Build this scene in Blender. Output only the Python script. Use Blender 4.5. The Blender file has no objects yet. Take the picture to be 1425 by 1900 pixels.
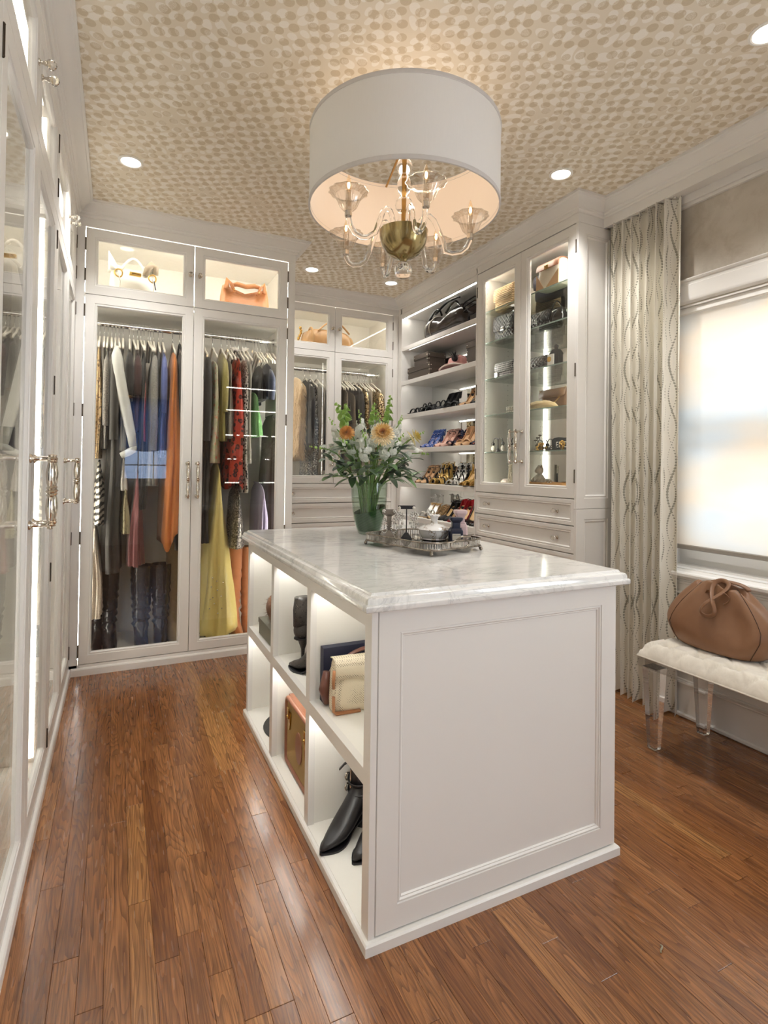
import bpy, bmesh, math, random
from mathutils import Vector, Matrix
from math import sin, cos, pi, sqrt, radians, floor

SC = bpy.context.scene
COL = SC.collection
RND = random.Random(7)

# ---------------------------------------------------------------- camera
cam_data = bpy.data.cameras.new('camera')
cam = bpy.data.objects.new('camera', cam_data)
COL.objects.link(cam)
cam.matrix_world = (Matrix.Translation((-0.584, -1.2618, 1.2371))
                    @ Matrix.Rotation(-0.4427, 4, 'Z') @ Matrix.Rotation(pi/2+0.0133, 4, 'X')
                    @ Matrix.Rotation(0.013, 4, 'Z'))
cam_data.sensor_fit = 'VERTICAL'
cam_data.sensor_height = 36.0
cam_data.sensor_width = 27.0
cam_data.lens = 1014.442/1900*36.0
cam_data.shift_x = (712.5-699.3365)/1900
cam_data.shift_y = (853.3597-950)/1900
cam_data.clip_start = 0.02
SC.camera = cam

# ---------------------------------------------------------------- world, daylight, exposure
world = bpy.data.worlds.new('world'); SC.world = world; world.use_nodes = True
bg = world.node_tree.nodes['Background']
bg.inputs[0].default_value = (0.62, 0.78, 1.0, 1); bg.inputs[1].default_value = 1.2

def area(name, loc, rot, sx, sy, power, color):
    l = bpy.data.lights.new(name, 'AREA'); l.shape = 'RECTANGLE'; l.size = sx; l.size_y = sy
    l.energy = power; l.color = color
    o = bpy.data.objects.new(name, l); o.location = loc; o.rotation_euler = rot
    COL.objects.link(o); return o
# daylight entering the rear window, the shaded window of the right wall and an unseen clear one added behind the camera for fill
area('rear_window_daylight', (-0.185, -3.46, 1.45), (radians(90), 0, 0), 1.0, 1.6, 16, (0.42, 0.58, 1.0))
area('side_window_daylight', (2.42, -0.16, 1.44), (radians(90), 0, radians(90)), 1.9, 1.6, 8, (0.95, 0.97, 1.0))
area('added_window_fill', (2.30, -2.05, 1.44), (radians(90), 0, radians(90)), 1.5, 1.4, 40, (0.84, 0.91, 1.0))
SC.view_settings.view_transform = 'Standard'
SC.view_settings.look = 'None'
SC.view_settings.gamma = 1.0
SC.view_settings.use_curve_mapping = False
SC.view_settings.exposure = 0.9
SC.cycles.caustics_reflective = False
SC.cycles.caustics_refractive = False
SC.cycles.max_bounces = 10
SC.cycles.diffuse_bounces = 5
SC.cycles.glossy_bounces = 5
SC.cycles.transmission_bounces = 8
SC.cycles.transparent_max_bounces = 24
SC.cycles.sample_clamp_indirect = 4.0

# ---------------------------------------------------------------- mesh helpers
class B:
    def __init__(s): s.bm = bmesh.new(); s.mi = 0
    def face(s, vs):
        try:
            f = s.bm.faces.new(vs); f.material_index = s.mi; return f
        except ValueError: return None
    def v(s, p): return s.bm.verts.new(p)
    def box(s, x0, x1, y0, y1, z0, z1, bev=0.0):
        vs = [s.v((x, y, z)) for z in (z0, z1) for y in (y0, y1) for x in (x0, x1)]
        fs = [s.face([vs[i] for i in q]) for q in ((0,2,3,1),(4,5,7,6),(0,1,5,4),(2,6,7,3),(0,4,6,2),(1,3,7,5))]
        if bev > 0:
            es = list({e for f in fs for e in f.edges})
            r = bmesh.ops.bevel(s.bm, geom=es, offset=bev, segments=1, affect='EDGES', profile=0.5)
            for f in r['faces']: f.material_index = s.mi
        return s
    def loft(s, rings, closed=True, cap=(True, True)):
        R = [[s.v(p) for p in r] for r in rings]
        n = len(R[0])
        for a, b in zip(R, R[1:]):
            for i in range(n if closed else n-1):
                j = (i+1) % n
                s.face([a[i], a[j], b[j], b[i]])
        if closed:
            if cap[0]: s.face(R[0][::-1])
            if cap[1]: s.face(R[-1])
        return s
    def tube(s, pts, r, n=8, closed=False, flat=1.0, up=None):
        pts = [Vector(p) for p in pts]; m = len(pts)
        rs = r if isinstance(r, (list, tuple)) else [r]*m
        T = []
        for i in range(m):
            a = pts[(i-1) % m] if closed or i > 0 else pts[i]
            b = pts[(i+1) % m] if closed or i < m-1 else pts[i]
            T.append((b-a).normalized())
        u = Vector(up) if up else (Vector((0,0,1)) if abs(T[0].z) < .9 else Vector((1,0,0)))
        rings = []
        for i in range(m):
            u = (u - T[i]*u.dot(T[i]))
            if u.length < 1e-6: u = Vector((1,0,0)) - T[i]*T[i].x
            u.normalize(); w = T[i].cross(u)
            rings.append([pts[i] + (u*cos(2*pi*k/n)*flat + w*sin(2*pi*k/n))*rs[i] for k in range(n)])
        if closed: rings.append(rings[0])
        if closed:
            R = [[s.v(p) for p in q] for q in rings[:-1]]
            for a, b in zip(R, R[1:]+R[:1]):
                for i in range(n): s.face([a[i], a[(i+1)%n], b[(i+1)%n], b[i]])
            return s
        return s.loft(rings)
    def lathe(s, prof, n=16, o=(0,0,0), ax='Z', close=False):
        o = Vector(o)
        def pt(r, h, k):
            c, d = r*cos(2*pi*k/n), r*sin(2*pi*k/n)
            return o + {'Z': Vector((c, d, h)), 'X': Vector((h, c, d)), 'Y': Vector((d, h, c))}[ax]
        R = []
        for r, h in prof:
            R.append([s.v(pt(0, h, 0))] if r < 1e-6 else [s.v(pt(r, h, k)) for k in range(n)])
        for a, b in zip(R, R[1:]):
            for k in range(n):
                j = (k+1) % n
                if len(a) == 1 and len(b) == 1: continue
                if len(a) == 1: s.face([a[0], b[j], b[k]])
                elif len(b) == 1: s.face([a[k], a[j], b[0]])
                else: s.face([a[k], a[j], b[j], b[k]])
        if len(R[0]) > 1 and close: s.face(R[0][::-1])
        if len(R[-1]) > 1 and close: s.face(R[-1])
        return s
    def ball(s, c, r, n=10, m=6, sx=1, sy=1, sz=1):
        c = Vector(c); R = []
        for i in range(m+1):
            q, h = r*sin(pi*i/m), -r*cos(pi*i/m)
            R.append([s.v(c+Vector((0, 0, h*sz)))] if i in (0, m) else [s.v(c+Vector((q*cos(2*pi*k/n)*sx, q*sin(2*pi*k/n)*sy, h*sz))) for k in range(n)])
        for a, b in zip(R, R[1:]):
            for k in range(n):
                j = (k+1) % n
                if len(a) == 1: s.face([a[0], b[j], b[k]])
                elif len(b) == 1: s.face([a[k], a[j], b[0]])
                else: s.face([a[k], a[j], b[j], b[k]])
        return s
    def rect(s, P, a0, a1, b0, b1, prof, closed=True):
        """sweep a profile of (inset, depth) round a rectangle lying on plane P"""
        rings = []
        for i, d in prof:
            rings.append([P(a0+i, b0+i, d), P(a1-i, b0+i, d), P(a1-i, b1-i, d), P(a0+i, b1-i, d)])
        if closed: rings.append(rings[0])
        R = [[s.v(p) for p in q] for q in (rings[:-1] if closed else rings)]
        for a, b in zip(R, R[1:] + (R[:1] if closed else [])):
            for k in range(4): s.face([a[k], a[(k+1)%4], b[(k+1)%4], b[k]])
        return R
    def pbox(s, P, a0, a1, b0, b1, d0, d1, bev=0):
        p, q = P(a0, b0, d0), P(a1, b1, d1)
        return s.box(*[f(p[i], q[i]) for i in range(3) for f in (min, max)], bev=bev)
    def sweep(s, path, prof, side=1, closed=False):
        """sweep (out, z) profile along an xy polyline with mitred corners; out is to the left of travel * side"""
        n = len(path); rings = []
        for i in range(n):
            p = Vector(path[i])
            d1 = (Vector(path[i])-Vector(path[i-1])).normalized() if (i > 0 or closed) else None
            d2 = (Vector(path[(i+1)%n])-p).normalized() if (i < n-1 or closed) else None
            if d1 is None: d1 = d2
            if d2 is None: d2 = d1
            n1, n2 = Vector((-d1.y, d1.x)), Vector((-d2.y, d2.x))
            m = (n1+n2); m = m/(m.dot(n1)) if m.length > 1e-6 else n1
            rings.append([Vector((p.x+m.x*o*side, p.y+m.y*o*side, z)) for o, z in prof])
        return s.loft(rings, closed=True)
    def prism(s, poly, P, d0, d1):
        a = [P(x, y, d0) for x, y in poly]; b = [P(x, y, d1) for x, y in poly]
        return s.loft([a, b])
    def grid(s, fn, nu, nv, wrapu=False):
        V = [[s.v(fn(i/nu, j/nv)) for i in range(nu if wrapu else nu+1)] for j in range(nv+1)]
        for j in range(nv):
            for i in range(nu):
                k = (i+1) % len(V[0]) if wrapu else i+1
                s.face([V[j][i], V[j][k], V[j+1][k], V[j+1][i]])
        return V

def PYm(y0): return lambda a, b, d: Vector((a, y0-d, b))      # wall facing -Y
def PXm(x0): return lambda a, b, d: Vector((x0-d, a, b))      # wall facing -X
def PXp(x0): return lambda a, b, d: Vector((x0+d, a, b))      # wall facing +X
def PYp(y0): return lambda a, b, d: Vector((a, y0+d, b))
def PZ(z0): return lambda a, b, d: Vector((a, b, z0+d))

WM = {}
def wm(o): return WM.get(o.name, Matrix.Identity(4))
def obj(name, b, mats, parent=None, smooth=None, local=False, thick=0, sub=0):
    me = bpy.data.meshes.new(name)
    bmesh.ops.recalc_face_normals(b.bm, faces=b.bm.faces[:])
    if parent is not None and not local:
        b.bm.transform(wm(parent).inverted())
    b.bm.to_mesh(me); b.bm.free()
    for m in (mats if isinstance(mats, (list, tuple)) else [mats]): me.materials.append(m)
    if smooth is not None:
        me.polygons.foreach_set('use_smooth', [True]*len(me.polygons))
        if smooth < 180: me.set_sharp_from_angle(angle=radians(smooth))
    o = bpy.data.objects.new(name, me); COL.objects.link(o)
    if parent is not None:
        o.parent = parent; WM[o.name] = wm(parent)
    if thick:
        md = o.modifiers.new('solid', 'SOLIDIFY'); md.thickness = thick; md.offset = 0
    if sub:
        md = o.modifiers.new('sub', 'SUBSURF'); md.levels = sub; md.render_levels = sub
    return o
def tag(o, label=None, cat=None, group=None, kind=None):
    if label: o['label'] = label
    if cat: o['category'] = cat
    if group: o['group'] = group
    if kind: o['kind'] = kind
    return o
def thing(name, label, cat, loc=(0,0,0), rz=0, group=None, rot=None):
    o = bpy.data.objects.new(name, None); COL.objects.link(o)
    o.empty_display_size = .05
    o.location = loc
    o.rotation_euler = rot if rot else (0, 0, rz)
    WM[o.name] = Matrix.Translation(loc) @ (o.rotation_euler.to_matrix().to_4x4())
    return tag(o, label, cat, group)
KIDS = {}
def inst(root, loc, rz, label, group=None, rot=None, scale=None):
    r = root.copy(); COL.objects.link(r); r.location = loc
    r.rotation_euler = rot if rot else (0, 0, rz)
    if scale: r.scale = scale if isinstance(scale, (tuple, list)) else (scale,)*3
    r['label'] = label
    if group: r['group'] = group
    def cp(src, dst):
        for ch in KIDS.setdefault(src.name, [c for c in src.children]):
            k = ch.copy(); COL.objects.link(k); k.parent = dst
            cp(ch, k)
    cp(root, r)
    return r
def struct(name, b, m, **k):
    return tag(obj(name, b, m, **k), kind='structure')
def text_mesh(name, body, size, m, parent, loc, rot, extrude=.0):
    fc = bpy.data.curves.new('text_curve', 'FONT'); fc.body = body; fc.size = size; fc.align_x = 'CENTER'; fc.extrude = extrude
    ft = bpy.data.objects.new('text_curve', fc)
    me = bpy.data.meshes.new_from_object(ft); me.name = name
    bpy.data.objects.remove(ft); bpy.data.curves.remove(fc)
    me.materials.clear(); me.materials.append(m)
    o = bpy.data.objects.new(name, me); COL.objects.link(o); o.parent = parent; o.location = loc; o.rotation_euler = rot
    return o
def top(name, b, m, label, cat, group=None, **k):
    return tag(obj(name, b, m, **k), label, cat, group)

# ---------------------------------------------------------------- materials
def lin(h):
    h = h.lstrip('#'); c = [int(h[i:i+2], 16)/255 for i in (0, 2, 4)]
    return tuple(x/12.92 if x <= .04045 else ((x+.055)/1.055)**2.4 for x in c) + (1.0,)
class NT:
    def __init__(s, name, rough=.5, metal=0.0, **k):
        s.m = bpy.data.materials.new(name); s.m.use_nodes = True
        s.t = s.m.node_tree; s.b = s.t.nodes['Principled BSDF']; s.o = s.t.nodes['Material Output']
        s.b.inputs['Roughness'].default_value = rough; s.b.inputs['Metallic'].default_value = metal
        for kk, vv in k.items(): s.b.inputs[kk.replace('_', ' ')].default_value = vv
    def n(s, ty, **k):
        d = s.t.nodes.new(ty)
        for a, b in k.items(): setattr(d, a, b)
        return d
    def link(s, a, b): s.t.links.new(a, b)
    def setin(s, sock, v):
        if hasattr(v, 'links') or isinstance(v, bpy.types.NodeSocket): s.link(v, sock)
        else: sock.default_value = v
    def math(s, op, a, b=0.0, c=None):
        d = s.n('ShaderNodeMath', operation=op)
        s.setin(d.inputs[0], a); s.setin(d.inputs[1], b)
        if c is not None: s.setin(d.inputs[2], c)
        return d.outputs[0]
    def mix(s, f, a, b, blend='MIX'):
        d = s.n('ShaderNodeMix', data_type='RGBA', blend_type=blend)
        s.setin(d.inputs[0], f)
        s.setin(d.inputs[6], lin(a) if isinstance(a, str) else a)
        s.setin(d.inputs[7], lin(b) if isinstance(b, str) else b)
        return d.outputs[2]
    def coord(s, which='Object', scale=(1,1,1), loc=(0,0,0), rot=(0,0,0)):
        t = s.n('ShaderNodeTexCoord'); m = s.n('ShaderNodeMapping')
        m.inputs['Scale'].default_value = scale; m.inputs['Location'].default_value = loc; m.inputs['Rotation'].default_value = rot
        s.link(t.outputs[which], m.inputs[0]); return m.outputs[0]
    def noise(s, vec, scale, detail=2.0, rough=.5, dist=0.0, out=0):
        d = s.n('ShaderNodeTexNoise'); s.link(vec, d.inputs['Vector'])
        d.inputs['Scale'].default_value = scale; d.inputs['Detail'].default_value = detail
        d.inputs['Roughness'].default_value = rough; d.inputs['Distortion'].default_value = dist
        return d.outputs[out]
    def vor(s, vec, scale, rnd=1.0, out='Distance', feature='F1'):
        d = s.n('ShaderNodeTexVoronoi', feature=feature); s.link(vec, d.inputs['Vector'])
        d.inputs['Scale'].default_value = scale; d.inputs['Randomness'].default_value = rnd
        return d.outputs[out]
    def wave(s, vec, scale, dist=0.0, det=2.0, dsc=1.0, dirn='X', prof='SIN'):
        d = s.n('ShaderNodeTexWave', bands_direction=dirn, wave_profile=prof); s.link(vec, d.inputs['Vector'])
        d.inputs['Scale'].default_value = scale; d.inputs['Distortion'].default_value = dist
        d.inputs['Detail'].default_value = det; d.inputs['Detail Scale'].default_value = dsc
        return d.outputs['Fac']
    def ramp(s, f, stops, interp='LINEAR'):
        d = s.n('ShaderNodeValToRGB'); s.link(f, d.inputs[0]); e = d.color_ramp.elements
        d.color_ramp.interpolation = interp
        while len(e) < len(stops): e.new(.5)
        for x, (p, c) in zip(e, stops):
            x.position = p; x.color = lin(c) if isinstance(c, str) else (c, c, c, 1)
        return d.outputs[0]
    def step(s, f, lo, hi):
        d = s.n('ShaderNodeMapRange'); s.setin(d.inputs[0], f)
        d.inputs[1].default_value = lo; d.inputs[2].default_value = hi; return d.outputs[0]
    def base(s, c): s.setin(s.b.inputs['Base Color'], lin(c) if isinstance(c, str) else c); return s
    def bump(s, h, st=.2, dist=.002):
        d = s.n('ShaderNodeBump'); s.link(h, d.inputs['Height'])
        d.inputs['Strength'].default_value = st; d.inputs['Distance'].default_value = dist
        s.link(d.outputs[0], s.b.inputs['Normal']); return s
MC = {}
def mat(c, rough=.5, metal=0.0, name=None, var=.06, **k):
    """plain material of one colour with a faint mottling"""
    key = (c, rough, metal, tuple(sorted(k.items())))
    if key in MC: return MC[key]
    s = NT(name or 'mat_'+c.strip('#'), rough, metal, **k)
    if var:
        f = s.noise(s.coord(), 35, 3)
        d = tuple(x*(1-var*1.6) for x in lin(c)[:3])+(1,)
        s.base(s.mix(f, d, tuple(min(1, x*(1+var)) for x in lin(c)[:3])+(1,)))
    else: s.base(c)
    MC[key] = s.m; return s.m
def emit(name, c, st):
    s = NT(name); s.base('#000000'); s.b.inputs['Specular IOR Level'].default_value = 0
    s.b.inputs['Emission Color'].default_value = lin(c); s.b.inputs['Emission Strength'].default_value = st
    return s.m
def cloth(name, c, c2=None, rough=.85, scale=900, kind='weave', st=.35, **k):
    s = NT(name, rough, **k); v = s.coord()
    c2 = c2 or c
    f = s.noise(v, 60, 4, .65)
    s.base(s.mix(f, c, c2)); s.b.inputs['Sheen Weight'].default_value = .25
    if kind == 'tweed':
        f2 = s.noise(v, 260, 2, .8); s.base(s.mix(s.step(f2, .42, .58), c, c2)); s.bump(f2, .5, .003)
    elif kind == 'fur':
        s.bump(s.noise(s.coord(scale=(1,1,.18)), 180, 4, .7), .9, .01)
    else: s.bump(s.noise(v, scale, 1), st, .0008)
    return s.m
def spots(name, ground, spot, centre=None, scale=45, r=.33, rough=.7, rnd=.9, stretch=(1,1,1)):
    s = NT(name, rough); v = s.coord(scale=stretch)
    d = s.vor(v, scale, rnd)
    nz = s.noise(v, scale*1.6, 2); d = s.math('ADD', d, s.math('MULTIPLY', s.math('SUBTRACT', nz, .5), .35))
    c = s.mix(s.step(d, r, r+.05), spot, ground)
    if centre: c = s.mix(s.step(d, r*.5, r*.5+.05), centre, c)
    s.base(c); return s.m
def glassy(name, tint='#f4f8f6', lo=.04, rough=0.0):
    """clear glass sheet: transparent with a Fresnel mirror coat"""
    s = NT(name); s.t.nodes.remove(s.b)
    tr = s.n('ShaderNodeBsdfTransparent'); tr.inputs[0].default_value = lin(tint)
    gl = s.n('ShaderNodeBsdfGlossy'); gl.inputs['Roughness'].default_value = rough
    ge = s.n('ShaderNodeNewGeometry'); dp = s.n('ShaderNodeVectorMath', operation='DOT_PRODUCT')
    s.link(ge.outputs['Incoming'], dp.inputs[0]); s.link(ge.outputs['Normal'], dp.inputs[1])
    k = s.math('POWER', s.math('SUBTRACT', 1.0, s.math('ABSOLUTE', dp.outputs['Value'])), 5.0)
    mx = s.n('ShaderNodeMixShader')
    s.link(s.math('MULTIPLY_ADD', k, 1-lo, lo), mx.inputs[0])
    s.link(tr.outputs[0], mx.inputs[1]); s.link(gl.outputs[0], mx.inputs[2]); s.link(mx.outputs[0], s.o.inputs[0])
    return s.m
def solidglass(name, c='#ffffff', ior=1.46, rough=0.0):
    s = NT(name, rough); s.base(c); s.b.inputs['Transmission Weight'].default_value = 1; s.b.inputs['IOR'].default_value = ior
    return s.m

def paint_mat(name, c, rough):
    s = NT(name, rough); v = s.coord()
    s.base(s.mix(s.noise(v, 3, 3), c, tuple(x*.985 for x in lin(c)[:3])+(1,)))
    return s.m
PAINT = paint_mat('cabinet_paint', '#eae7e2', .36)
INNER = paint_mat('interior_paint', '#f2efe8', .5)
NICKEL = mat('#d8d0c4', .12, 1.0, 'polished_nickel', var=.03)
DARKMETAL = mat('#6e655b', .3, 1.0, 'hinge_metal', var=.05)
CHROME = mat('#e8e8e8', .06, 1.0, 'chrome', var=0)
GOLD = mat('#c9a45c', .22, 1.0, 'gold_metal', var=.05)
BRASS = mat('#b08a4e', .3, 1.0, 'brass', var=.05)
PANE = glassy('door_glass', '#faf9f6')
GSHELF = glassy('shelf_glass', '#f1f6f2')
GEDGE = mat('#b9cfc6', .1, 0, 'glass_edge', var=0, Transmission_Weight=.5)
CRYSTAL = solidglass('crystal', '#fffdf8', 1.5)
ACRYL = solidglass('acrylic', '#fcfcfc', 1.49)
LED = emit('led_light', '#fffcf4', 13.0)
LEDC = emit('led_light_cool', '#fffdf6', 20.0)
LEDH = emit('led_light_strong', '#fffaf0', 13.0)
BLACK = mat('#16151a', .45, 0, 'black_matte', var=.1)
BLKLEATHER = NT('black_leather', .35).base('#1b191b')
BLKLEATHER.bump(BLKLEATHER.noise(BLKLEATHER.coord(), 240, 3), .25, .001); BLKLEATHER = BLKLEATHER.m
MIRROR = mat('#e9eae6', .02, 1.0, 'mirror', var=0)

# ================================================================ dimensions
XL, YB, XBR, YC, XR, YE, XP, XW = -0.8213, 2.3664, 0.498, 3.1979, 1.7322, 1.0191, 1.9276, 2.0334
H, Z1, Z2, Z0 = 2.7664, 2.6285, 2.2366, 0.0624
YR, YF = -3.2, 3.80            # rear wall, far wall
XLW = -1.45                    # left wall plane

# ================================================================ room shell
def oak():
    s = NT('oak_floor', .3); oi = s.n('ShaderNodeObjectInfo'); t = s.n('ShaderNodeTexCoord')
    off = s.n('ShaderNodeVectorMath', operation='SCALE'); cmb = s.n('ShaderNodeCombineXYZ')
    s.link(oi.outputs['Random'], cmb.inputs[0]); s.link(oi.outputs['Random'], cmb.inputs[1])
    s.link(cmb.outputs[0], off.inputs[0]); off.inputs['Scale'].default_value = 37.0
    add = s.n('ShaderNodeVectorMath', operation='ADD'); s.link(t.outputs['Object'], add.inputs[0]); s.link(off.outputs[0], add.inputs[1])
    def mp(sc):
        m = s.n('ShaderNodeMapping'); m.inputs['Scale'].default_value = sc; s.link(add.outputs[0], m.inputs[0]); return m.outputs[0]
    tone = s.ramp(oi.outputs['Random'], [(0, '#8f5930'), (.25, '#9c6439'), (.6, '#a66d3f'), (.85, '#b27848'), (1, '#c48c54')])
    # cathedral figure: growth rings cut lengthwise, plus straight pores
    fig = s.noise(mp((8, .75, 8)), 1.5, 2, .45, .25)
    rings = s.math('FRACT', s.math('MULTIPLY', fig, 24.0))
    rings = s.math('POWER', rings, 2.2)
    streak = s.noise(mp((170, 3.0, 150)), 1.0, 3, .7)
    grain = s.noise(mp((420, 9, 380)), 1.0, 2, .7)
    broad = s.noise(mp((14, 1.2, 14)), 1.0, 2, .5)
    c = s.mix(s.step(broad, .3, .7), s.mix(.22, tone, '#4a2813'), s.mix(.12, tone, '#c08a55'))
    c = s.mix(s.math('MULTIPLY', rings, .62), c, '#472411')
    c = s.mix(s.math('MULTIPLY', s.step(streak, .42, .66), .58), c, '#3f200f')
    pores = s.step(grain, .52, .68)
    c = s.mix(s.math('MULTIPLY', pores, .45), c, '#301709')
    s.base(c)
    s.setin(s.b.inputs['Roughness'], s.math('MULTIPLY_ADD', s.noise(mp((40, 5, 40)), 1.0, 2), .12, .20))
    s.b.inputs['Coat Weight'].default_value = .25; s.b.inputs['Coat Roughness'].default_value = .16
    return s.m
OAK = oak()
def wallpaper():
    s = NT('dotted_wallpaper', .6); v = s.coord()
    v1 = s.coord(loc=(.006, .012, 0), rot=(0, 0, .5)); v2 = s.coord(loc=(.031, .004, 0), rot=(0, 0, .5)); v3 = s.coord(loc=(.3, .11, 0), rot=(0, 0, .35))
    sil = s.noise(v, 240, 2, .8)
    nz = s.n('ShaderNodeTexNoise'); s.link(v, nz.inputs['Vector']); nz.inputs['Scale'].default_value = 6.5; nz.inputs['Detail'].default_value = 0
    sb = s.n('ShaderNodeVectorMath', operation='MULTIPLY_ADD'); s.link(nz.outputs['Color'], sb.inputs[0]); sb.inputs[1].default_value = (.11, .11, 0); sb.inputs[2].default_value = (-.033, -.040, 0)
    ad = s.n('ShaderNodeVectorMath', operation='ADD'); s.link(v1, ad.inputs[0]); s.link(sb.outputs[0], ad.inputs[1])
    d1 = s.vor(v1, 18.5, .38); d2 = s.vor(ad.outputs[0], 18.5, .38)
    fine = s.noise(v, 420, 2, .8)
    inl, ind = s.step(d2, .385, .355), s.step(d1, .375, .345)
    c = s.mix(s.noise(v, 3, 2), '#e9dfcd', '#e4d9c6')
    c = s.mix(inl, c, s.mix(s.step(fine, .3, .75), '#f1eade', '#f6f0e6'))
    dk = s.mix(s.step(fine, .32, .7), '#c9b99e', '#d8c9af')
    lap = s.mix(s.step(fine, .40, .62), '#cfc0a6', '#ece3d4')
    c = s.mix(ind, c, s.mix(inl, dk, lap))
    s.base(c)
    s.b.inputs['Specular IOR Level'].default_value = .4
    return s.m
def faux():
    s = NT('faux_plaster', .6); v = s.coord()
    a = s.noise(v, 3.0, 6, .62, .8); b = s.noise(v, 9, 5, .7, .5)
    c = s.mix(s.step(a, .35, .68), '#b5ada0', '#cec6ba'); c = s.mix(s.math('MULTIPLY', s.step(b, .5, .75), .35), c, '#927e66')
    s.base(c); return s.m
FAUX = faux()
WALLP = paint_mat('wall_paint', '#d9d2c6', .55)
b = B(); b.box(-1.6, 2.35, YR-.2, YF+.2, -.14, -.012)
fl = struct('floor', b, mat('#2a170c', .8, 0, 'subfloor'))
# strip oak boards, one object each; the ones behind the camera are laid as one joined part
W_ = .0572; n = 0; rest = B()
x = -.8213
rows = int((2.06-x)/W_)+1
for i in range(rows):
    x0, x1 = x+i*W_, min(x+(i+1)*W_, 2.045)
    y = -.62 - RND.random()*.5
    if x0 < .04: yend = YB+.03
    elif x0 < .86: yend = YC+.05
    else: yend = YC+.05
    ys_ = []
    while y < yend:
        ln = RND.choice((.45, .62, .8, .95, 1.1, 1.3))*(.9+.2*RND.random())
        y2 = min(y+ln, yend)
        if yend-y2 < .2: y2 = yend
        dz = -RND.random()*.0004
        hid = x0 > .03 and x1 < .87 and y > .03 and y2 < 1.47
        if not hid:
            p = B().box(-(x1-x0)/2+.0002, (x1-x0)/2-.0002, -(y2-y)/2+.0005, (y2-y)/2-.0005, -.012, 0, bev=.0007)
            o = obj('plank', p, OAK, fl, local=True); o.location = ((x0+x1)/2, (y+y2)/2, dz)
        y = y2
    yy = ys_[0] if ys_ else -.62
    q = YR
    while q < -1.12:
        q2 = min(q+RND.uniform(.5, 1.2), -1.12); rest.box(x0+.0004, x1-.0004, q+.0005, q2-.0005, -.012, 0, bev=.0011); q = q2
# the first boards of every row start somewhere between -1.12 and -.62
rest.box(-.8213, 2.045, -1.121, -.60, -.013, -.003)
tag(obj('floor_boards', rest, OAK, fl), kind='stuff')
b = B(); b.box(-1.6, 2.35, YR-.2, YF+.2, H, H+.15)
struct('ceiling', b, wallpaper())
b = B(); b.box(XLW-.15, XLW, YR-.2, YF+.2, 0, H); struct('wall_left', b, WALLP)
b = B(); b.box(-1.6, 2.35, YF, YF+.15, 0, H); struct('wall_back', b, WALLP)
# rear wall with its window opening
rx0, rx1, rz0, rz1 = -.52, .15, .98, 2.2
b = B()
for q in ((-1.6, rx0, 0, H), (rx1, 2.35, 0, H), (rx0, rx1, 0, rz0), (rx0, rx1, rz1, H)): b.box(q[0], q[1], YR-.16, YR, q[2], q[3])
struct('wall_rear', b, FAUX)
# right wall with the window opening
wy0, wy1, wz0, wz1 = -1.02, .70, .735, 2.085
vy0, vy1 = -2.75, -1.35
b = B()
for q in ((YR-.2, vy0, 0, H), (vy1, wy0, 0, H), (vy0, vy1, 0, wz0), (vy0, vy1, wz1, H), (wy1, YE+.02, 0, H), (wy0, wy1, 0, wz0), (wy0, wy1, wz1, H)): b.box(XW, XW+.16, q[0], q[1], q[2], q[3])
b.box(2.062, XW+.16, YE+.02, YF+.2, 0, H)
struct('wall_right', b, FAUX)
# crown moulding and frieze that run round the cabinet tops
CR = [(-.02, Z1+.004), (0, Z1+.004), (0, 2.684), (.007, 2.685), (.011, 2.690), (.012, 2.700), (.019, 2.704), (.021, 2.711), (.026, 2.713), (.034, 2.722),
      (.046, 2.735), (.060, 2.743), (.070, 2.746), (.074, 2.752), (.084, 2.753), (.084, H+.002), (-.02, H+.002)]
runs = [[(XL, -3.2), (XL, YB)], [(XL, YB), (XBR, YB)], [(XBR, YB), (XBR, YC)], [(XBR, YC), (XR, YC)], [(XR, YC), (XR, YE)], [(XR, YE), (XP, YE)], [(XP, YE), (XP, -3.2)]]
full = [(XL, -3.2), (XL, YB), (XBR, YB), (XBR, YC), (XR, YC), (XR, YE), (XP, YE), (XP, -3.2)]
def mitred(i):
    out = []
    for k in (i, i+1):
        p = Vector(full[k])
        d1 = (Vector(full[k])-Vector(full[k-1])).normalized() if k > 0 else None
        d2 = (Vector(full[k+1])-p).normalized() if k < len(full)-1 else None
        d1 = d1 or d2; d2 = d2 or d1
        n1, n2 = Vector((d1.y, -d1.x)), Vector((d2.y, -d2.x)); m = n1+n2; m = m/m.dot(n1)
        out.append([Vector((p.x+m.x*o, p.y+m.y*o, z)) for o, z in CR])
    return out
for i in range(7):
    struct('trim_%d' % (i+1), B().loft(mitred(i)), PAINT, smooth=28)
b = B(); b.box(XP+.001, 2.2, -3.2, YE-.001, 2.640, H-.002); struct('trim_8', b, PAINT)     # soffit above the curtain
b = B(); b.box(XW-.03, XW, -3.2, YE-.03, 2.600, 2.640); b.box(XW-.016, XW, -3.2, YE-.03, 2.585, 2.600); struct('trim_9', b, PAINT)

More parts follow.
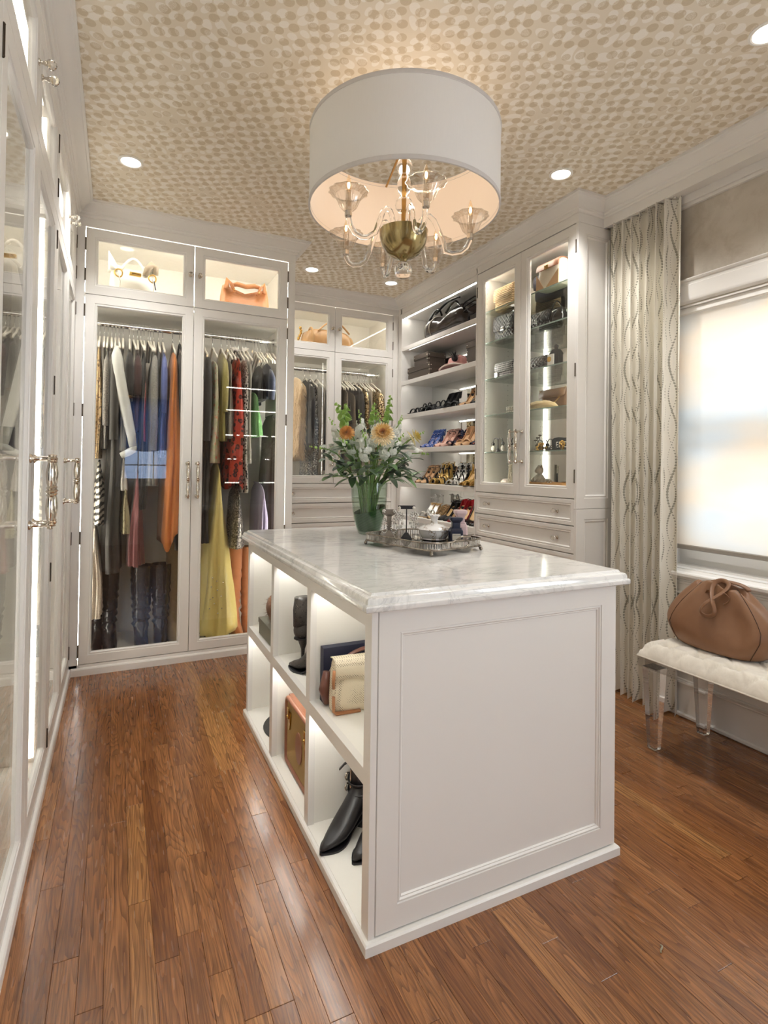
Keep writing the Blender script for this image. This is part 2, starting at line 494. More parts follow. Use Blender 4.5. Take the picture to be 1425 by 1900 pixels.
# window in the right wall
P = PXm(XW)
b = B()
csg = [(0, 0), (0, .030), (.006, .034), (.012, .030), (.016, .022), (.03, .020), (.034, .024), (.10, .022), (.112, .016), (.118, .008), (.122, 0)]
b.rect(P, wy0-.118, wy1+.118, wz0-.118, wz1+.128, csg)
w1 = struct('window_1', b, PAINT, smooth=25)
b = B(); b.rect(P, wy0, wy1, wz0, wz1, [(0, .0), (.0, -.14), (.05, -.14), (.05, -.10), (.018, -.10), (.018, -.05), (.008, -.05), (.008, 0)])
obj('window_frame', b, PAINT, w1)
b = B(); b.pbox(P, wy0-.13, wy1+.13, wz0-.028, wz0-.006, -.02, .056, bev=.005); obj('sill', b, PAINT, w1)
b = B(); 
for i, (za, zb, d) in enumerate(((wz0-.04, wz0-.028, .04), (wz0-.052, wz0-.042, .034), (wz0-.064, wz0-.054, .030), (wz0-.12, wz0-.066, .026))): b.pbox(P, wy0-.12, wy1+.12, za, zb, 0, d, bev=.003)
obj('apron', b, PAINT, w1)
b = B()
for k in range(2):
    yy0 = wy0+.05+k*.81
    for za, zb in ((wz0+.05, 1.40), (1.44, wz1-.05)): b.rect(P, yy0, yy0+.81, za, zb, [(0, -.12), (0, -.085), (.045, -.085), (.05, -.10), (.05, -.12)])
obj('sash', b, PAINT, w1)
b = B(); b.pbox(P, wy0+.05, wy1-.05, wz0+.05, wz1-.05, -.112, -.108); obj('pane', b, PANE, w1)
def blind_mat():
    s = NT('blind_fabric', .9); s.t.nodes.remove(s.b); v = s.coord()
    f = s.noise(s.coord(scale=(1, 1, 2.2)), 2.0, 2, .5); c = s.mix(s.step(f, .35, .68), '#fbf0e2', '#eef0f0')  # warm and cool patches paint the outdoor light behind into the cloth colour
    wv = s.noise(s.coord(scale=(1, 3, 220)), 4, 1)
    c = s.mix(.05, c, s.mix(wv, '#d8d4cc', '#ffffff'))
    tl = s.n('ShaderNodeBsdfTranslucent'); df = s.n('ShaderNodeBsdfDiffuse'); mx = s.n('ShaderNodeMixShader')
    s.link(c, tl.inputs[0]); s.link(c, df.inputs[0]); mx.inputs[0].default_value = .35
    s.link(tl.outputs[0], mx.inputs[1]); s.link(df.outputs[0], mx.inputs[2]); s.link(mx.outputs[0], s.o.inputs[0]); return s.m
bl = thing('roller_blind', 'white translucent roller blind drawn down over the window', 'blind', (XW+.03, (wy0+wy1)/2, 2.06))
b = B(); b.pbox(P, wy0+.012, wy1-.012, .858, 2.05, -.0312, -.030); obj('blind_fabric', b, blind_mat(), bl)
b = B(); b.pbox(P, wy0+.012, wy1-.012, .836, .860, -.036, -.024, bev=.004); obj('bottom_bar', b, mat('#9b948b', .5, 0, 'blind_bar'), bl)
b = B(); b.pbox(P, wy0+.010, wy1-.010, 2.044, 2.078, -.07, -.012, bev=.004); obj('head_box', b, mat('#f6f4ef', .4, 0, 'blind_head'), bl)
b = B(); b.rect(P, vy0-.118, vy1+.118, wz0-.118, wz1+.128, csg); w3 = struct('added_fill_window', b, PAINT, smooth=25)  # unseen second window, added to bring more fill light into the room
b = B(); b.rect(P, vy0, vy1, wz0, wz1, [(0, -.06), (0, -.14), (.05, -.14), (.05, -.06)]); b.pbox(P, (vy0+vy1)/2-.02, (vy0+vy1)/2+.02, wz0, wz1, -.13, -.09); b.pbox(P, vy0, vy1, 1.40, 1.44, -.13, -.09); obj('sash', b, PAINT, w3)
b = B(); b.pbox(P, vy0+.05, vy1-.05, wz0+.05, wz1-.05, -.112, -.108); obj('pane', b, PANE, w3)
# wall panelling below the window
b = B(); b.pbox(P, -3.2, YE-.03, 0, .60, .001, .004); struct('trim_10', b, PAINT)
def ring_panel(b, P, a0, a1, z0, z1, w=.05):
    b.rect(P, a0, a1, z0, z1, [(0, .003), (0, .012), (.006, .020), (.014, .017), (.018, .021), (.030, .018), (w-.012, .010), (w-.006, .004), (w-.006, .003)])
b = B()
ring_panel(b, P, -1.10, .93, .245, .54); ring_panel(b, P, -2.9, -1.2, .245, .54); struct('trim_11', b, PAINT, smooth=25)
b = B(); b.pbox(P, -3.2, YE-.03, .0, .165, .003, .020, bev=.002); b.pbox(P, -3.2, YE-.03, .163, .178, .003, .026, bev=.004); b.pbox(P, -3.2, YE-.03, .176, .186, .003, .016, bev=.003); b.pbox(P, -3.2, YE-.03, 0, .022, .018, .034, bev=.006)
struct('baseboard_right', b, PAINT, smooth=25)
# rear wall: window, shade, cabinet with lit shelves (all seen only as reflections in the wardrobe glass)
PR = PYp(YR)
b = B(); b.rect(PR, rx0-.09, rx1+.09, rz0-.09, rz1+.09, [(0, 0), (0, .025), (.08, .02), (.09, 0)]); w2 = struct('window_2', b, PAINT)
b = B(); b.rect(PR, rx0, rx1, rz0, rz1, [(0, -.02), (0, -.10), (.035, -.10), (.035, -.02)])
for k in (1, 2): b.pbox(PR, rx0+(rx1-rx0)*k/3-.008, rx0+(rx1-rx0)*k/3+.008, rz0, rz1, -.08, -.06)
for k in range(1, 5): b.pbox(PR, rx0, rx1, rz0+(rz1-rz0)*k/5-.008, rz0+(rz1-rz0)*k/5+.008, -.08, -.06)
obj('sash', b, PAINT, w2)
b = B(); b.pbox(PR, rx0+.03, rx1-.03, rz0+.03, rz1-.03, -.092, -.088); obj('pane', b, PANE, w2)

SHD = NT('roman_shade_cloth', .9); SHD.t.nodes.remove(SHD.b); v = SHD.coord(); w_ = SHD.wave(SHD.coord(), 7, 3, 1, .6, 'X'); c_ = SHD.mix(SHD.step(w_, .92, .97), '#7d97c4', '#2c3c62')
tl = SHD.n('ShaderNodeBsdfTranslucent'); df = SHD.n('ShaderNodeBsdfDiffuse'); mx = SHD.n('ShaderNodeMixShader'); SHD.link(c_, tl.inputs[0]); SHD.link(c_, df.inputs[0]); mx.inputs[0].default_value = .5
SHD.link(tl.outputs[0], mx.inputs[1]); SHD.link(df.outputs[0], mx.inputs[2]); SHD.link(mx.outputs[0], SHD.o.inputs[0])
rs = thing('roman_shade', 'patterned roman shade with a bowed hem on the window behind the camera', 'blind', ((rx0+rx1)/2, YR+.04, 2.25))
b = B(); b.grid(lambda i, j: Vector((rx0-.05+(rx1-rx0+.10)*i, YR+.035+.012*sin(16*j), 2.26-(.76+.07*sin(pi*i))*j)), 24, 20); obj('shade_cloth', b, SHD.m, rs, smooth=180)
b = B(); b.box(.03, .87, .03, 1.47, -.012, -.0005); tag(obj('floor_boards', b, OAK, fl), kind='stuff')

# ================================================================ cabinet builders
DOORP = [(0, 0), (0, .0205), (.0015, .022), (None, .022), (None, .019), (None, .0165), (None, .017), (None, .010), (None, 0)]
def door_prof(s, t=.022):
    return [(0, 0), (0, t-.0015), (.0015, t), (s-.017, t), (s-.0155, t-.003), (s-.010, t-.0045), (s-.006, t-.003), (s-.003, t-.006), (s, t-.012), (s, 0)]
def panel_prof(s, t=.022, rec=.010):
    return [(0, 0), (0, t-.0015), (.0015, t), (s-.017, t), (s-.0155, t-.003), (s-.010, t-.0045), (s-.006, t-.002), (s-.003, t-.004), (s, t-rec)]
def handle(P, a, z0, z1, d0, par, out=.055, r=1.0):
    """turned nickel pull: two posts and a waisted barrel"""
    b = B(); zm = (z0+z1)/2; h = (z1-z0)/2
    o = P(a, 0, d0+out)
    prof = []
    for t, q in ((-1.14, 0), (-1.13, .006), (-1.10, .0075), (-1.07, .005), (-1.05, .0075), (-1.0, .0105), (-.95, .0075), (-.92, .009), (-.88, .0065), (-.80, .0085), (-.55, .0115), (-.25, .0095), (-.16, .007), (-.11, .0105), (-.06, .0075), (0, .0125)):
        prof.append((q*r, zm+t*h))
    prof += [(q, 2*zm-z) for q, z in prof[-2::-1]]
    b.lathe(prof, 12, (o.x, o.y, 0))
    for z in (z0, z1):
        p0, p1 = P(a, z, d0), P(a, z, d0+out); d = (p1-p0)
        pts = [p0+d*t for t in (0, .06, .12, .2, .5, .8, .9, 1)]
        b.tube(pts, [x*r for x in (.0125, .0125, .009, .0055, .0065, .0055, .008, .006)], 10)
    return obj('handle', b, NICKEL, par, smooth=50)
def knob(P, a, z, d0, par, r=.0155):
    b = B()
    p0, p1 = P(a, z, d0), P(a, z, d0+.022); d = p1-p0
    b.tube([p0+d*t for t in (0, .15, .3, .6, .85, 1)], [.010, .010, .005, .0045, .008, .008], 10)
    k = obj('knob', b, NICKEL, par, smooth=50)
    b = B(); c = P(a, z, d0+.022+r*.8); b.ball(c, r, 8, 6)
    obj('crystal_ball', b, CRYSTAL, par)
    return k
def hinge(P, a, z, d, par):
    b = B(); p, q = P(a, z-.034, d), P(a, z+.034, d)
    b.tube([p, q], .0042, 8); b.ball(p, .0048, 8, 4); b.ball(q, .0048, 8, 4)
    obj('hinge', b, DARKMETAL, par, smooth=50)
def glass_door(par, P, a0, a1, z0, z1, s=.067, name='door', hinges=None, hz=()):
    g = .0016
    b = B(); b.rect(P, a0+g, a1-g, z0+g, z1-g, door_prof(s))
    d = obj(name, b, PAINT, par, smooth=25)
    b = B(); b.pbox(P, a0+s-.004, a1-s+.004, z0+s-.004, z1-s+.004, .006, .0095)
    obj('glass_pane', b, PANE, d)
    if hinges is not None:
        for z in hz: hinge(P, hinges, z, .0225, d)
    return d
def drawer(par, P, a0, a1, z0, z1, s=.034, knobs=(), name='drawer'):
    g = .0016; b = B()
    R = b.rect(P, a0+g, a1-g, z0+g, z1-g, panel_prof(s), closed=False)
    b.face([v for v in R[-1]]); b.face([v for v in R[0]][::-1])
    d = obj(name, b, PAINT, par, smooth=25)
    for k in knobs: knob(P, k, (z0+z1)/2, .012, d)
    return d
def led(par, x0, x1, y0, y1, z0, z1, m=None):
    b = B(); b.box(x0, x1, y0, y1, z0, z1); return obj('led_strip', b, m or LED, par)
def rod(par, p0, p1, r=.0165):
    b = B(); p0, p1 = Vector(p0), Vector(p1); d = (p1-p0).normalized()
    b.tube([p0, p1], r, 14); b.tube([p0, p0+d*.02], r*1.7, 14); b.tube([p1-d*.02, p1], r*1.7, 14)
    return obj('clothes_rod', b, CHROME, par, smooth=40)

# ---------------------------------------------------------------- wardrobe facing the aisle, back
yd = YB+.022
wb = thing('wardrobe', 'tall white two-door glass wardrobe full of clothes, facing the aisle', 'wardrobe', (-.16, YB+.3, 0))
P = PYm(yd)
b = B()
b.box(-.80, -.778, yd, YB+.62, Z0, Z1+.06); b.box(.450, .472, yd, YB+.62, Z0, Z1+.06)
b.box(-.80, .472, YB+.60, YB+.62, Z0, Z1+.06); b.box(-.778, .45, yd, YB+.60, Z0-.03, Z0)
b.box(-.778, .45, yd+.002, YB+.60, Z2-.012, Z2+.012); b.box(-.778, .45, yd+.03, YB+.60, Z1+.02, Z1+.05)
obj('carcass', b, INNER, wb)
b = B()
b.box(XL+.0, -.777, YB, yd, 0.03, Z1+.003, bev=.001); b.box(.4485, XBR, YB, yd, .03, Z1+.003, bev=.001)
b.box(XL, XBR, YB, yd, .03, Z0-.002); b.box(.474, XBR, yd, YC, .0, Z1+.01)
obj('face_frame', b, PAINT, wb)
b = B()
b.loft([[Vector((x, YB-d, z)) for d, z in ((-.02, 0), (.012, 0), (.012, .036), (.008, .043), (0, .045), (-.02, .045))] for x in (XL+.012, XBR)])
obj('base_moulding', b, PAINT, wb)
gl_, gc_, gr_ = -.7755, -.1622, .4470
hz = ((2.53, 2.35), (2.14, 1.55, .80, .14))
for k, (a0, a1) in enumerate(((gl_, gc_), (gc_, gr_))):
    hx = a0 if k == 0 else a1
    d = glass_door(wb, P, a0, a1, Z2, Z1, .066, 'upper_door', hx, hz[0]); knob(P, gc_+(-.026 if k == 0 else .030), 2.434, .022, d)
    d = glass_door(wb, P, a0, a1, Z0, Z2, .067, 'door', hx, hz[1]); handle(P, gc_+(-.024 if k == 0 else .034), 1.04, 1.245, .022, d)
for x in (gl_, gr_):
    led(wb, x-.007, x+.007, yd+.004, yd+.012, Z0+.02, Z2-.02, LEDC); led(wb, x-.007, x+.007, yd+.004, yd+.012, Z2+.02, Z1-.004, LEDC)
led(wb, gc_-.007, gc_+.007, yd+.004, yd+.012, Z2+.02, Z1-.004, LEDC)
led(wb, gl_+.02, gr_-.02, yd+.006, yd+.014, Z1-.0005, Z1+.004)
led(wb, gl_+.02, gr_-.02, yd+.035, yd+.055, Z1+.012, Z1+.018, LEDH)
led(wb, gl_+.02, gr_-.02, yd+.02, yd+.03, Z2-.018, Z2-.012)
RB_Y, RB_Z = YB+.30, 2.135
rod(wb, (-.776, RB_Y, RB_Z), (.449, RB_Y, RB_Z))

# ---------------------------------------------------------------- wardrobes along the left wall
def left_unit(y0, y1, label, mids, full=True):
    xd = XL-.022; P = PXp(xd)
    u = thing('wardrobe', label, 'wardrobe', (XL-.3, (y0+y1)/2, 0), group='glass door wardrobes along the side wall')
    b = B()
    xb = XLW+.012
    b.box(xb, xd, y0+.001, y0+.02, Z0, Z1+.06); b.box(xb, xd, y1-.02, y1-.001, Z0, Z1+.06)
    b.box(xb-.002, xb+.016, y0+.001, y1-.001, Z0, Z1+.06)
    b.box(xb, xd, y0+.02, y1-.02, Z0-.03, Z0); b.box(xb, xd-.002, y0+.02, y1-.02, Z2-.012, Z2+.012); b.box(xb, xd-.03, y0+.02, y1-.02, Z1+.02, Z1+.05)
    obj('carcass', b, INNER, u)
    b = B(); b.box(xd, XL, y0+.0005, y1-.0005, .03, Z0-.002)
    e0, e1 = y0, y1
    if y1 > 2.3: b.box(xd, XL, y1-.012, y1, Z0, Z1+.003); e1 = y1-.012
    obj('face_frame', b, PAINT, u)
    b = B(); b.loft([[Vector((XL+d, y, z)) for d, z in ((-.02, 0), (.012, 0), (.012, .036), (.008, .043), (0, .045), (-.02, .045))] for y in (y0, min(y1, YB-.0))])
    obj('base_moulding', b, PAINT, u)
    for k, (a0, a1) in enumerate(((e0, mids), (mids, e1))):
        hy = a0 if k == 0 else a1; s = -1 if k == 0 else 1
        d = glass_door(u, P, a0, a1, Z2, Z1, .078, 'upper_door', hy, (2.53, 2.35)); knob(P, mids+s*.038, 2.45, .022, d)
        d = glass_door(u, P, a0, a1, Z0, Z2, .078, 'door', hy, (2.14, 1.55, .80, .14)); handle(P, mids+s*.042, 1.05, 1.25, .022, d, r=1.15)
    for z0_, z1_ in ((Z0+.02, Z2-.03), (Z2+.02, Z1-.02)):
        led(u, XL-.066, XL-.042, y1-.0225, y1-.020, z0_, z1_, LEDC)
        led(u, XL-.066, XL-.042, y0+.020, y0+.0225, z0_, z1_, LEDC)
    led(u, XL-.075, XL-.050, y0+.05, y1-.05, Z1+.012, Z1+.018, LEDH)
    rod(u, (XL-.30, y0+.02, RB_Z), (XL-.30, y1-.02, RB_Z))
    return u
left_unit(1.28, YB, 'white glass wardrobe against the side wall, in the corner beside the two-door wardrobe', 1.845)
left_unit(.13, 1.28, 'white glass wardrobe against the side wall, with big nickel pulls nearest the camera', .70)
left_unit(-1.02, .13, 'white glass wardrobe against the side wall, mostly outside the frame', -.445)

# ---------------------------------------------------------------- short cabinet over drawers in the far corner
yd2 = YC+.022; P = PYm(yd2)
cb = thing('drawer_cabinet', 'white corner cabinet with glass doors above recessed drawers, behind the flowers', 'cabinet', (1.1, YC+.3, 0))
zb = 1.092
b = B(); x0, x1 = XBR+.002, XR-.002
b.box(x0, x0+.02, yd2, YF-.01, Z0, Z1+.06); b.box(x1-.03, x1, yd2, YF-.01, Z0, Z1+.06); b.box(x0, x1, YF-.024, YF-.004, Z0, Z1+.06)
for z in (Z0-.02, zb-.012, Z2-.012): b.box(x0, x1, yd2+.002, YF-.02, z, z+.024)
b.box(x0, x1, yd2+.03, YF-.02, Z1+.02, Z1+.05)
obj('carcass', b, INNER, cb)
b = B(); b.box(x0, .546, YC, yd2, .03, Z1+.003); b.box(1.6785, x1+.002, YC, yd2, .03, Z1+.003, bev=.001); b.box(x0, x1, YC, yd2, .0, Z0-.002); obj('face_frame', b, PAINT, cb)
for k, (a0, a1) in enumerate(((.547, 1.1125), (1.1125, 1.678))):
    hx = a0 if k == 0 else a1
    d = glass_door(cb, P, a0, a1, Z2, Z1, .067, 'upper_door', hx, (2.53, 2.35)); knob(P, 1.1125+(-.03 if k == 0 else .03), 2.434, .022, d)
    d = glass_door(cb, P, a0, a1, zb, Z2, .067, 'door', hx, (2.10, 1.65, 1.2)); handle(P, 1.1125+(-.03 if k == 0 else .03), 1.25, 1.42, .022, d)
zz = [zb-.004, .922, .752, .582, .33, Z0]
for t, u in zip(zz, zz[1:]): drawer(cb, P, .547, 1.678, u+.003, t, .045, (.75, 1.47))
for x in (x0+.022, x1-.034): led(cb, x, x+.004, yd2+.006, yd2+.022, zb+.03, Z2-.03); led(cb, x, x+.004, yd2+.006, yd2+.022, Z2+.03, Z1-.01)
led(cb, x0+.03, x1-.04, yd2+.035, yd2+.05, Z1+.012, Z1+.018, LEDH); led(cb, x0+.03, x1-.04, yd2+.012, yd2+.022, Z2-.018, Z2-.012)
RC_Y, RC_Z = YC+.26, 2.11
rod(cb, (x0+.02, RC_Y, RC_Z), (1.66, RC_Y, RC_Z), .018)

# ---------------------------------------------------------------- open shelf unit for shoes
MX = 2.058
su = thing('shelf_unit', 'tall white open shelf unit holding shoes and boxes under strip lights', 'shelf unit', (1.9, 2.56, 0))
b = B(); b.box(XR, MX, 1.9735, 1.986, 0.105, Z1+.05, bev=.0008); b.box(XR, MX, 3.13, 3.148, 0.105, Z1+.05); b.box(XR, XR+.02, 3.1482, 3.196, 0.105, Z1+.003); b.box(XR+.0185, MX, 1.9862, 3.1298, 2.600, Z1+.03)
b.box(XR, XR+.018, 1.9865, 3.1295, 2.592, Z1+.003)
obj('carcass', b, PAINT, su)
b = B(); b.box(MX, MX+.003, 1.974, 3.15, .05, 2.62); obj('mirror_back', b, MIRROR, su)
SHELF = {1: 2.327, 2: 2.016, 3: 1.712, 4: 1.408, 5: 1.103, 6: .812}
for k, z in SHELF.items():
    b = B(); b.box(XR+.024, MX-.001, 1.987, 3.129, z-.026, z); b.box(XR+.004, XR+.0235, 1.987, 3.129, z-.038, z, bev=.0015); obj('shelf', b, PAINT, su)
    if k == 1: led(su, XR+.036, XR+.043, 2.0, 3.06, z-.0295, z-.0262)
    else: led(su, XR+.0245, XR+.034, 2.0, 3.10, z-.030, z-.0262)
led(su, XR+.028, XR+.042, 2.0, 3.12, 2.595, 2.5995, LEDH)
b = B(); b.box(XR+.004, MX-.001, 1.987, 3.129, .104, .40); b.box(XR-.001, XR+.02, 1.974, 3.196, 0, .10); obj('plinth', b, PAINT, su)

# ---------------------------------------------------------------- display cabinet with drawers
dc = thing('display_cabinet', 'white display cabinet with glass doors, glass shelves of handbags and drawers below', 'cabinet', (1.88, 1.5, 0))
xd = XR+.022; P = PXm(xd)
ys_, ym_, yr_ = 1.9723, 1.5032, 1.0355
zd, zd1, zd2 = 1.0735, .9185, .7615
b = B()
b.box(xd, MX, 1.954, 1.971, zd, Z1+.05); b.box(xd, MX, YE+.0185, YE+.036, zd, Z1+.05); b.box(xd, MX, YE+.036, 1.954, zd, 1.10); b.box(xd, MX, YE+.036, 1.954, 2.60, Z1+.03)
b.box(xd+.001, MX, YE+.0185, 1.971, .03, zd)
obj('carcass', b, INNER, dc)
b = B(); b.box(MX, MX+.003, YE+.03, 1.96, 1.09, 2.61); obj('mirror_back', b, MIRROR, dc)
b = B(); b.box(XR, xd, YE+.0182, yr_-.0005, .104, Z1+.003); b.box(XR-.001, xd, YE+.0182, 1.972, 0, .10); obj('face_frame', b, PAINT, dc)
PE = PYm(YE+.018)
for za, zc in ((zd-.055, Z1+.003), (.05, zd-.057)):
    b = B(); R = b.rect(PE, XR+.0005, XW-.002, za, zc, [(0, 0), (0, .0172), (.0008, .018), (.058, .018), (.0595, .015), (.066, .0135), (.070, .0155), (.074, .012), (.078, .008)], closed=False); b.face(R[-1]); b.face(R[0][::-1])
    obj('side_panel', b, PAINT, dc, smooth=25)
for k, (a0, a1) in enumerate(((ym_, ys_), (yr_, ym_))):
    d = glass_door(dc, P, a0, a1, zd, Z1, .070, 'door', a1 if k == 0 else a0, (2.50, 1.80, 1.20))
    handle(P, ym_+(.028 if k == 0 else -.028), 1.285, 1.475, .022, d)
dz = [zd-.003, zd1, zd2, .60, .36, .105]
for t, u in zip(dz, dz[1:]): drawer(dc, P, yr_, ys_, u+.003, t, .038, (1.826, 1.173))
GS = [2.352, 2.130, 1.870, 1.615, 1.354]
for z in GS:
    b = B(); b.box(xd+.018, MX-.002, YE+.038, 1.952, z-.008, z); o = obj('glass_shelf', b, GSHELF, dc)
    b = B(); b.box(xd+.0172, xd+.018, YE+.038, 1.952, z-.008, z); obj('shelf_edge', b, GEDGE, dc)
b = B()
for k in range(38):
    z = 1.20+k*.036
    for x in (xd+.05, MX-.06): b.tube([(x, 1.9539, z), (x, 1.9530, z)], .0028, 6)
obj('shelf_pin_holes', b, mat('#8d867b', .6), dc)
led(dc, XR+.026, XR+.046, 1.9515, 1.9535, 1.11, 2.59, LEDC); led(dc, XR+.026, XR+.046, YE+.0365, YE+.0385, 1.11, 2.59, LEDC)
led(dc, XR+.030, XR+.050, YE+.05, 1.94, 2.594, 2.599, LEDH)

# ---------------------------------------------------------------- rear cabinet with lit shelves (reflected in the glass)
rc = thing('shelf_unit', 'white lit shelf unit on the wall behind the camera', 'shelf unit', (1.43, YR+.17, 0))
b = B(); b.box(.93, .95, YR+.002, YR+.34, 0, H-.1); b.box(1.92, 1.94, YR+.002, YR+.34, 0, H-.1); b.box(.95, 1.92, YR+.002, YR+.02, 0, H-.1); b.box(.95, 1.92, YR+.02, YR+.34, H-.12, H-.1); obj('carcass', b, mat('#7d746a', .6), rc)
for z in (2.50, 2.14, 1.74, 1.36, .98, .6, .2):
    b = B(); b.box(.95, 1.92, YR+.02, YR+.335, z-.03, z); obj('shelf', b, mat('#8b8278', .5), rc)
    led(rc, .96, 1.91, YR+.336, YR+.340, z-.028, z-.012)

# ---------------------------------------------------------------- island
W_I, L_I, ZC = .898, 1.485, .915
isl = thing('kitchen_island'.replace('kitchen', 'closet'), 'white closet island with six open cubbies and a panelled end', 'island', (W_I/2, L_I/2, 0))
x0, x1, y0, y1 = .012, W_I-.012, .012, L_I-.012
DEP = .60
b = B()
b.box(x0+.02, x1-.02, y0+.020, y0+.034, .03, .868); b.box(x0+.02, x1, y1-.018, y1, .03, .868); b.box(x0+DEP, x0+DEP+.015, y0+.034, y1-.018, .03, .868); b.box(x1-.018, x1, y0+.03, y1-.018, .03, .868)
b.box(x0+.0005, x1-.02, y0+.034, y1-.018, .015, .0325); b.box(x0+.004, x0+DEP, y0+.034, y1-.018, .412, .4475); b.box(x0+.022, x1-.02, y0+.034, y1-.018, .838, .868)
for ya, yc in ((.505, .533), (.982, 1.012)): b.box(x0+.022, x0+DEP, ya, yc, .0325, .838)
obj('carcass', b, INNER, isl)
b = B()
for ya, yc in ((y0, .0545), (.500, .5385), (.9775, 1.0175), (1.4405, y1)): b.box(x0, x0+(.0178 if ya == y0 else .022), ya, yc, .03, .870)
for ya, yc in ((.0545, .500), (.5385, .9775), (1.0175, 1.4405)):
    b.box(x0, x0+.022, ya, yc, .820, .870); b.box(x0, x0+.022, ya, yc, .405, .4477)
obj('face_frame', b, PAINT, isl)
for ya, yc in ((.0545, .500), (.5385, .9775), (1.0175, 1.4405)):
    led(isl, x0+.024, x0+.034, ya+.01, yc-.01, .830, .8375, LEDC); led(isl, x0+.023, x0+.035, ya+.01, yc-.01, .4065, .4115, LEDC)
PI_ = PYm(y0+.02)
b = B(); R = b.rect(PI_, .0325, x1, .0345, .869, [(0, 0), (0, .0185), (.0015, .020), (.0630, .020), (.0637, .016), (.067, .0185), (.070, .0185), (.0735, .0145), (.0765, .015), (.079, .0105)], closed=False)
b.face(R[-1]); b.face(R[0][::-1]); obj('end_panel', b, PAINT, isl, smooth=25)
b = B(); b.rect(PZ(0), 0, W_I, 0, L_I, [(.02, 0), (0, 0), (0, .024), (.004, .029), (.010, .0305), (.02, .0305)]); obj('base_moulding', b, PAINT, isl, smooth=25)
b = B(); b.rect(PZ(0), x0+.01, x1-.01, y0+.01, y1-.01, [(0, .86), (0, .871), (.1, .871), (.1, .86)]); obj('top_frame', b, PAINT, isl)

def marble():
    s = NT('white_marble', .12); v = s.coord(rot=(0, 0, .9)); v2 = s.coord()
    w = s.noise(v2, 2.2, 4, .6); 
    d1 = s.noise(s.coord(rot=(0, 0, .75), scale=(1, 3.2, 1)), 1.9, 6, .62, 1.3)
    vein = s.step(s.math('ABSOLUTE', s.math('SUBTRACT', d1, .5)), .035, .0)
    d2 = s.noise(s.coord(rot=(0, 0, .6), scale=(1, 2.4, 1), loc=(3, 1, 0)), 4.2, 5, .6, 1.0)
    vein2 = s.step(s.math('ABSOLUTE', s.math('SUBTRACT', d2, .5)), .014, .0)
    c = s.mix(s.step(w, .35, .75), '#f0efec', '#e6e5e2')
    c = s.mix(s.math('MULTIPLY', s.math('MULTIPLY', vein, .5), s.step(w, .3, .7)), c, '#8f918f')
    c = s.mix(s.math('MULTIPLY', vein2, .24), c, '#8a8d90')
    s.base(c); s.b.inputs['Coat Weight'].default_value = .3; s.b.inputs['Coat Roughness'].default_value = .05
    return s.m
b = B()
R = b.rect(PZ(0), -.018, W_I+.018, -.018, L_I+.018, [(.032, .870), (.004, .870), (.001, .8725), (0, .877), (0, .884), (.0025, .888), (.007, .8895), (.0075, .899), (.010, .9035), (.016, .9065), (.022, .908), (.0245, .9125), (.027, ZC)], closed=False)
b.face(R[-1]); b.face(R[0][::-1])
top('countertop', b, marble(), 'white marble countertop with grey veins and ogee edge on the island', 'countertop', smooth=30)

# ---------------------------------------------------------------- recessed ceiling lights
def downlight(x, y, label, power=24):
    o = thing('recessed_light', label, 'ceiling light', (x, y, H), group='recessed ceiling lights')
    b = B(); b.lathe([(.060, .0), (.060, -.003), (.052, -.006), (.047, -.004), (.044, .03), (.0, .03)][:5], 24, (x, y, H)); obj('trim_ring', b, mat('#f2efe8', .4, 0, 'light_trim'), o, smooth=40)
    b = B(); b.lathe([(.0, -.0012), (.0455, -.001)], 24, (x, y, H)); obj('lamp_lens', b, emit('downlight', '#fff6ea', 5) if 'downlight' not in bpy.data.materials else bpy.data.materials['downlight'], o)
    l = bpy.data.lights.new('downlight', 'SPOT'); l.energy = power; l.spot_size = radians(125); l.spot_blend = .7; l.shadow_soft_size = .05; l.color = (1, .985, .96)
    q = bpy.data.objects.new('downlight_lamp', l); q.location = (x, y, H-.03); COL.objects.link(q)
for x, y, t in ((-.55, 1.761, 'round recessed light in the ceiling above the side wardrobes'), (1.463, .877, 'round recessed light in the ceiling near the display cabinet and curtain'),
                (.754, 2.782, 'round recessed light in the ceiling in front of the corner cabinet'), (1.44, 2.775, 'round recessed light in the far ceiling corner above the shoe shelves'),
                (1.433, -.137, 'round recessed light in the ceiling at the edge of the picture by the window'), (-.45, -.75, 'round recessed light in the ceiling behind the camera'), (.5, -2.0, 'round recessed light in the ceiling near the rear wall'), (1.45, -1.4, 'round recessed light in the ceiling behind the camera on the window side')):
    downlight(x, y, t, 9 if y > 2.5 else (24 if y > -.3 else 5.5))

# ================================================================ chandelier
CX, CY = .462, .717
ch = thing('chandelier', 'clear glass chandelier with six candle arms inside a white drum shade', 'chandelier', (CX, CY, H))
def shade_mat(n, c):
    s = NT(n, .9); v = s.coord(); s.base(s.mix(s.noise(s.coord(scale=(60, 60, 3)), 6, 2), c, tuple(x*.965 for x in lin(c)[:3])+(1,)))
    s.b.inputs['Sheen Weight'].default_value = .1; return s.m
SW, SI = shade_mat('shade_fabric', '#f3f1ee'), shade_mat('shade_lining', '#f2e4d6')
RS, zb_, zt_ = .388, 2.291, 2.600
b = B(); b.lathe([(RS, zb_), (RS, zt_), (RS-.0015, zt_)], 72, (CX, CY, 0)); b.mi = 1; b.lathe([(RS-.0015, zt_), (RS-.004, zb_+.001), (RS, zb_)], 72, (CX, CY, 0))
obj('drum_shade', b, [SW, SI], ch, smooth=40)
b = B()
for z0, z1 in ((zb_-.001, zb_+.015), (zt_-.015, zt_+.001)): b.lathe([(RS-.005, z0), (RS+.0015, z0), (RS+.0025, z0+.003), (RS+.0025, z1-.003), (RS+.0015, z1), (RS-.005, z1)], 72, (CX, CY, 0))
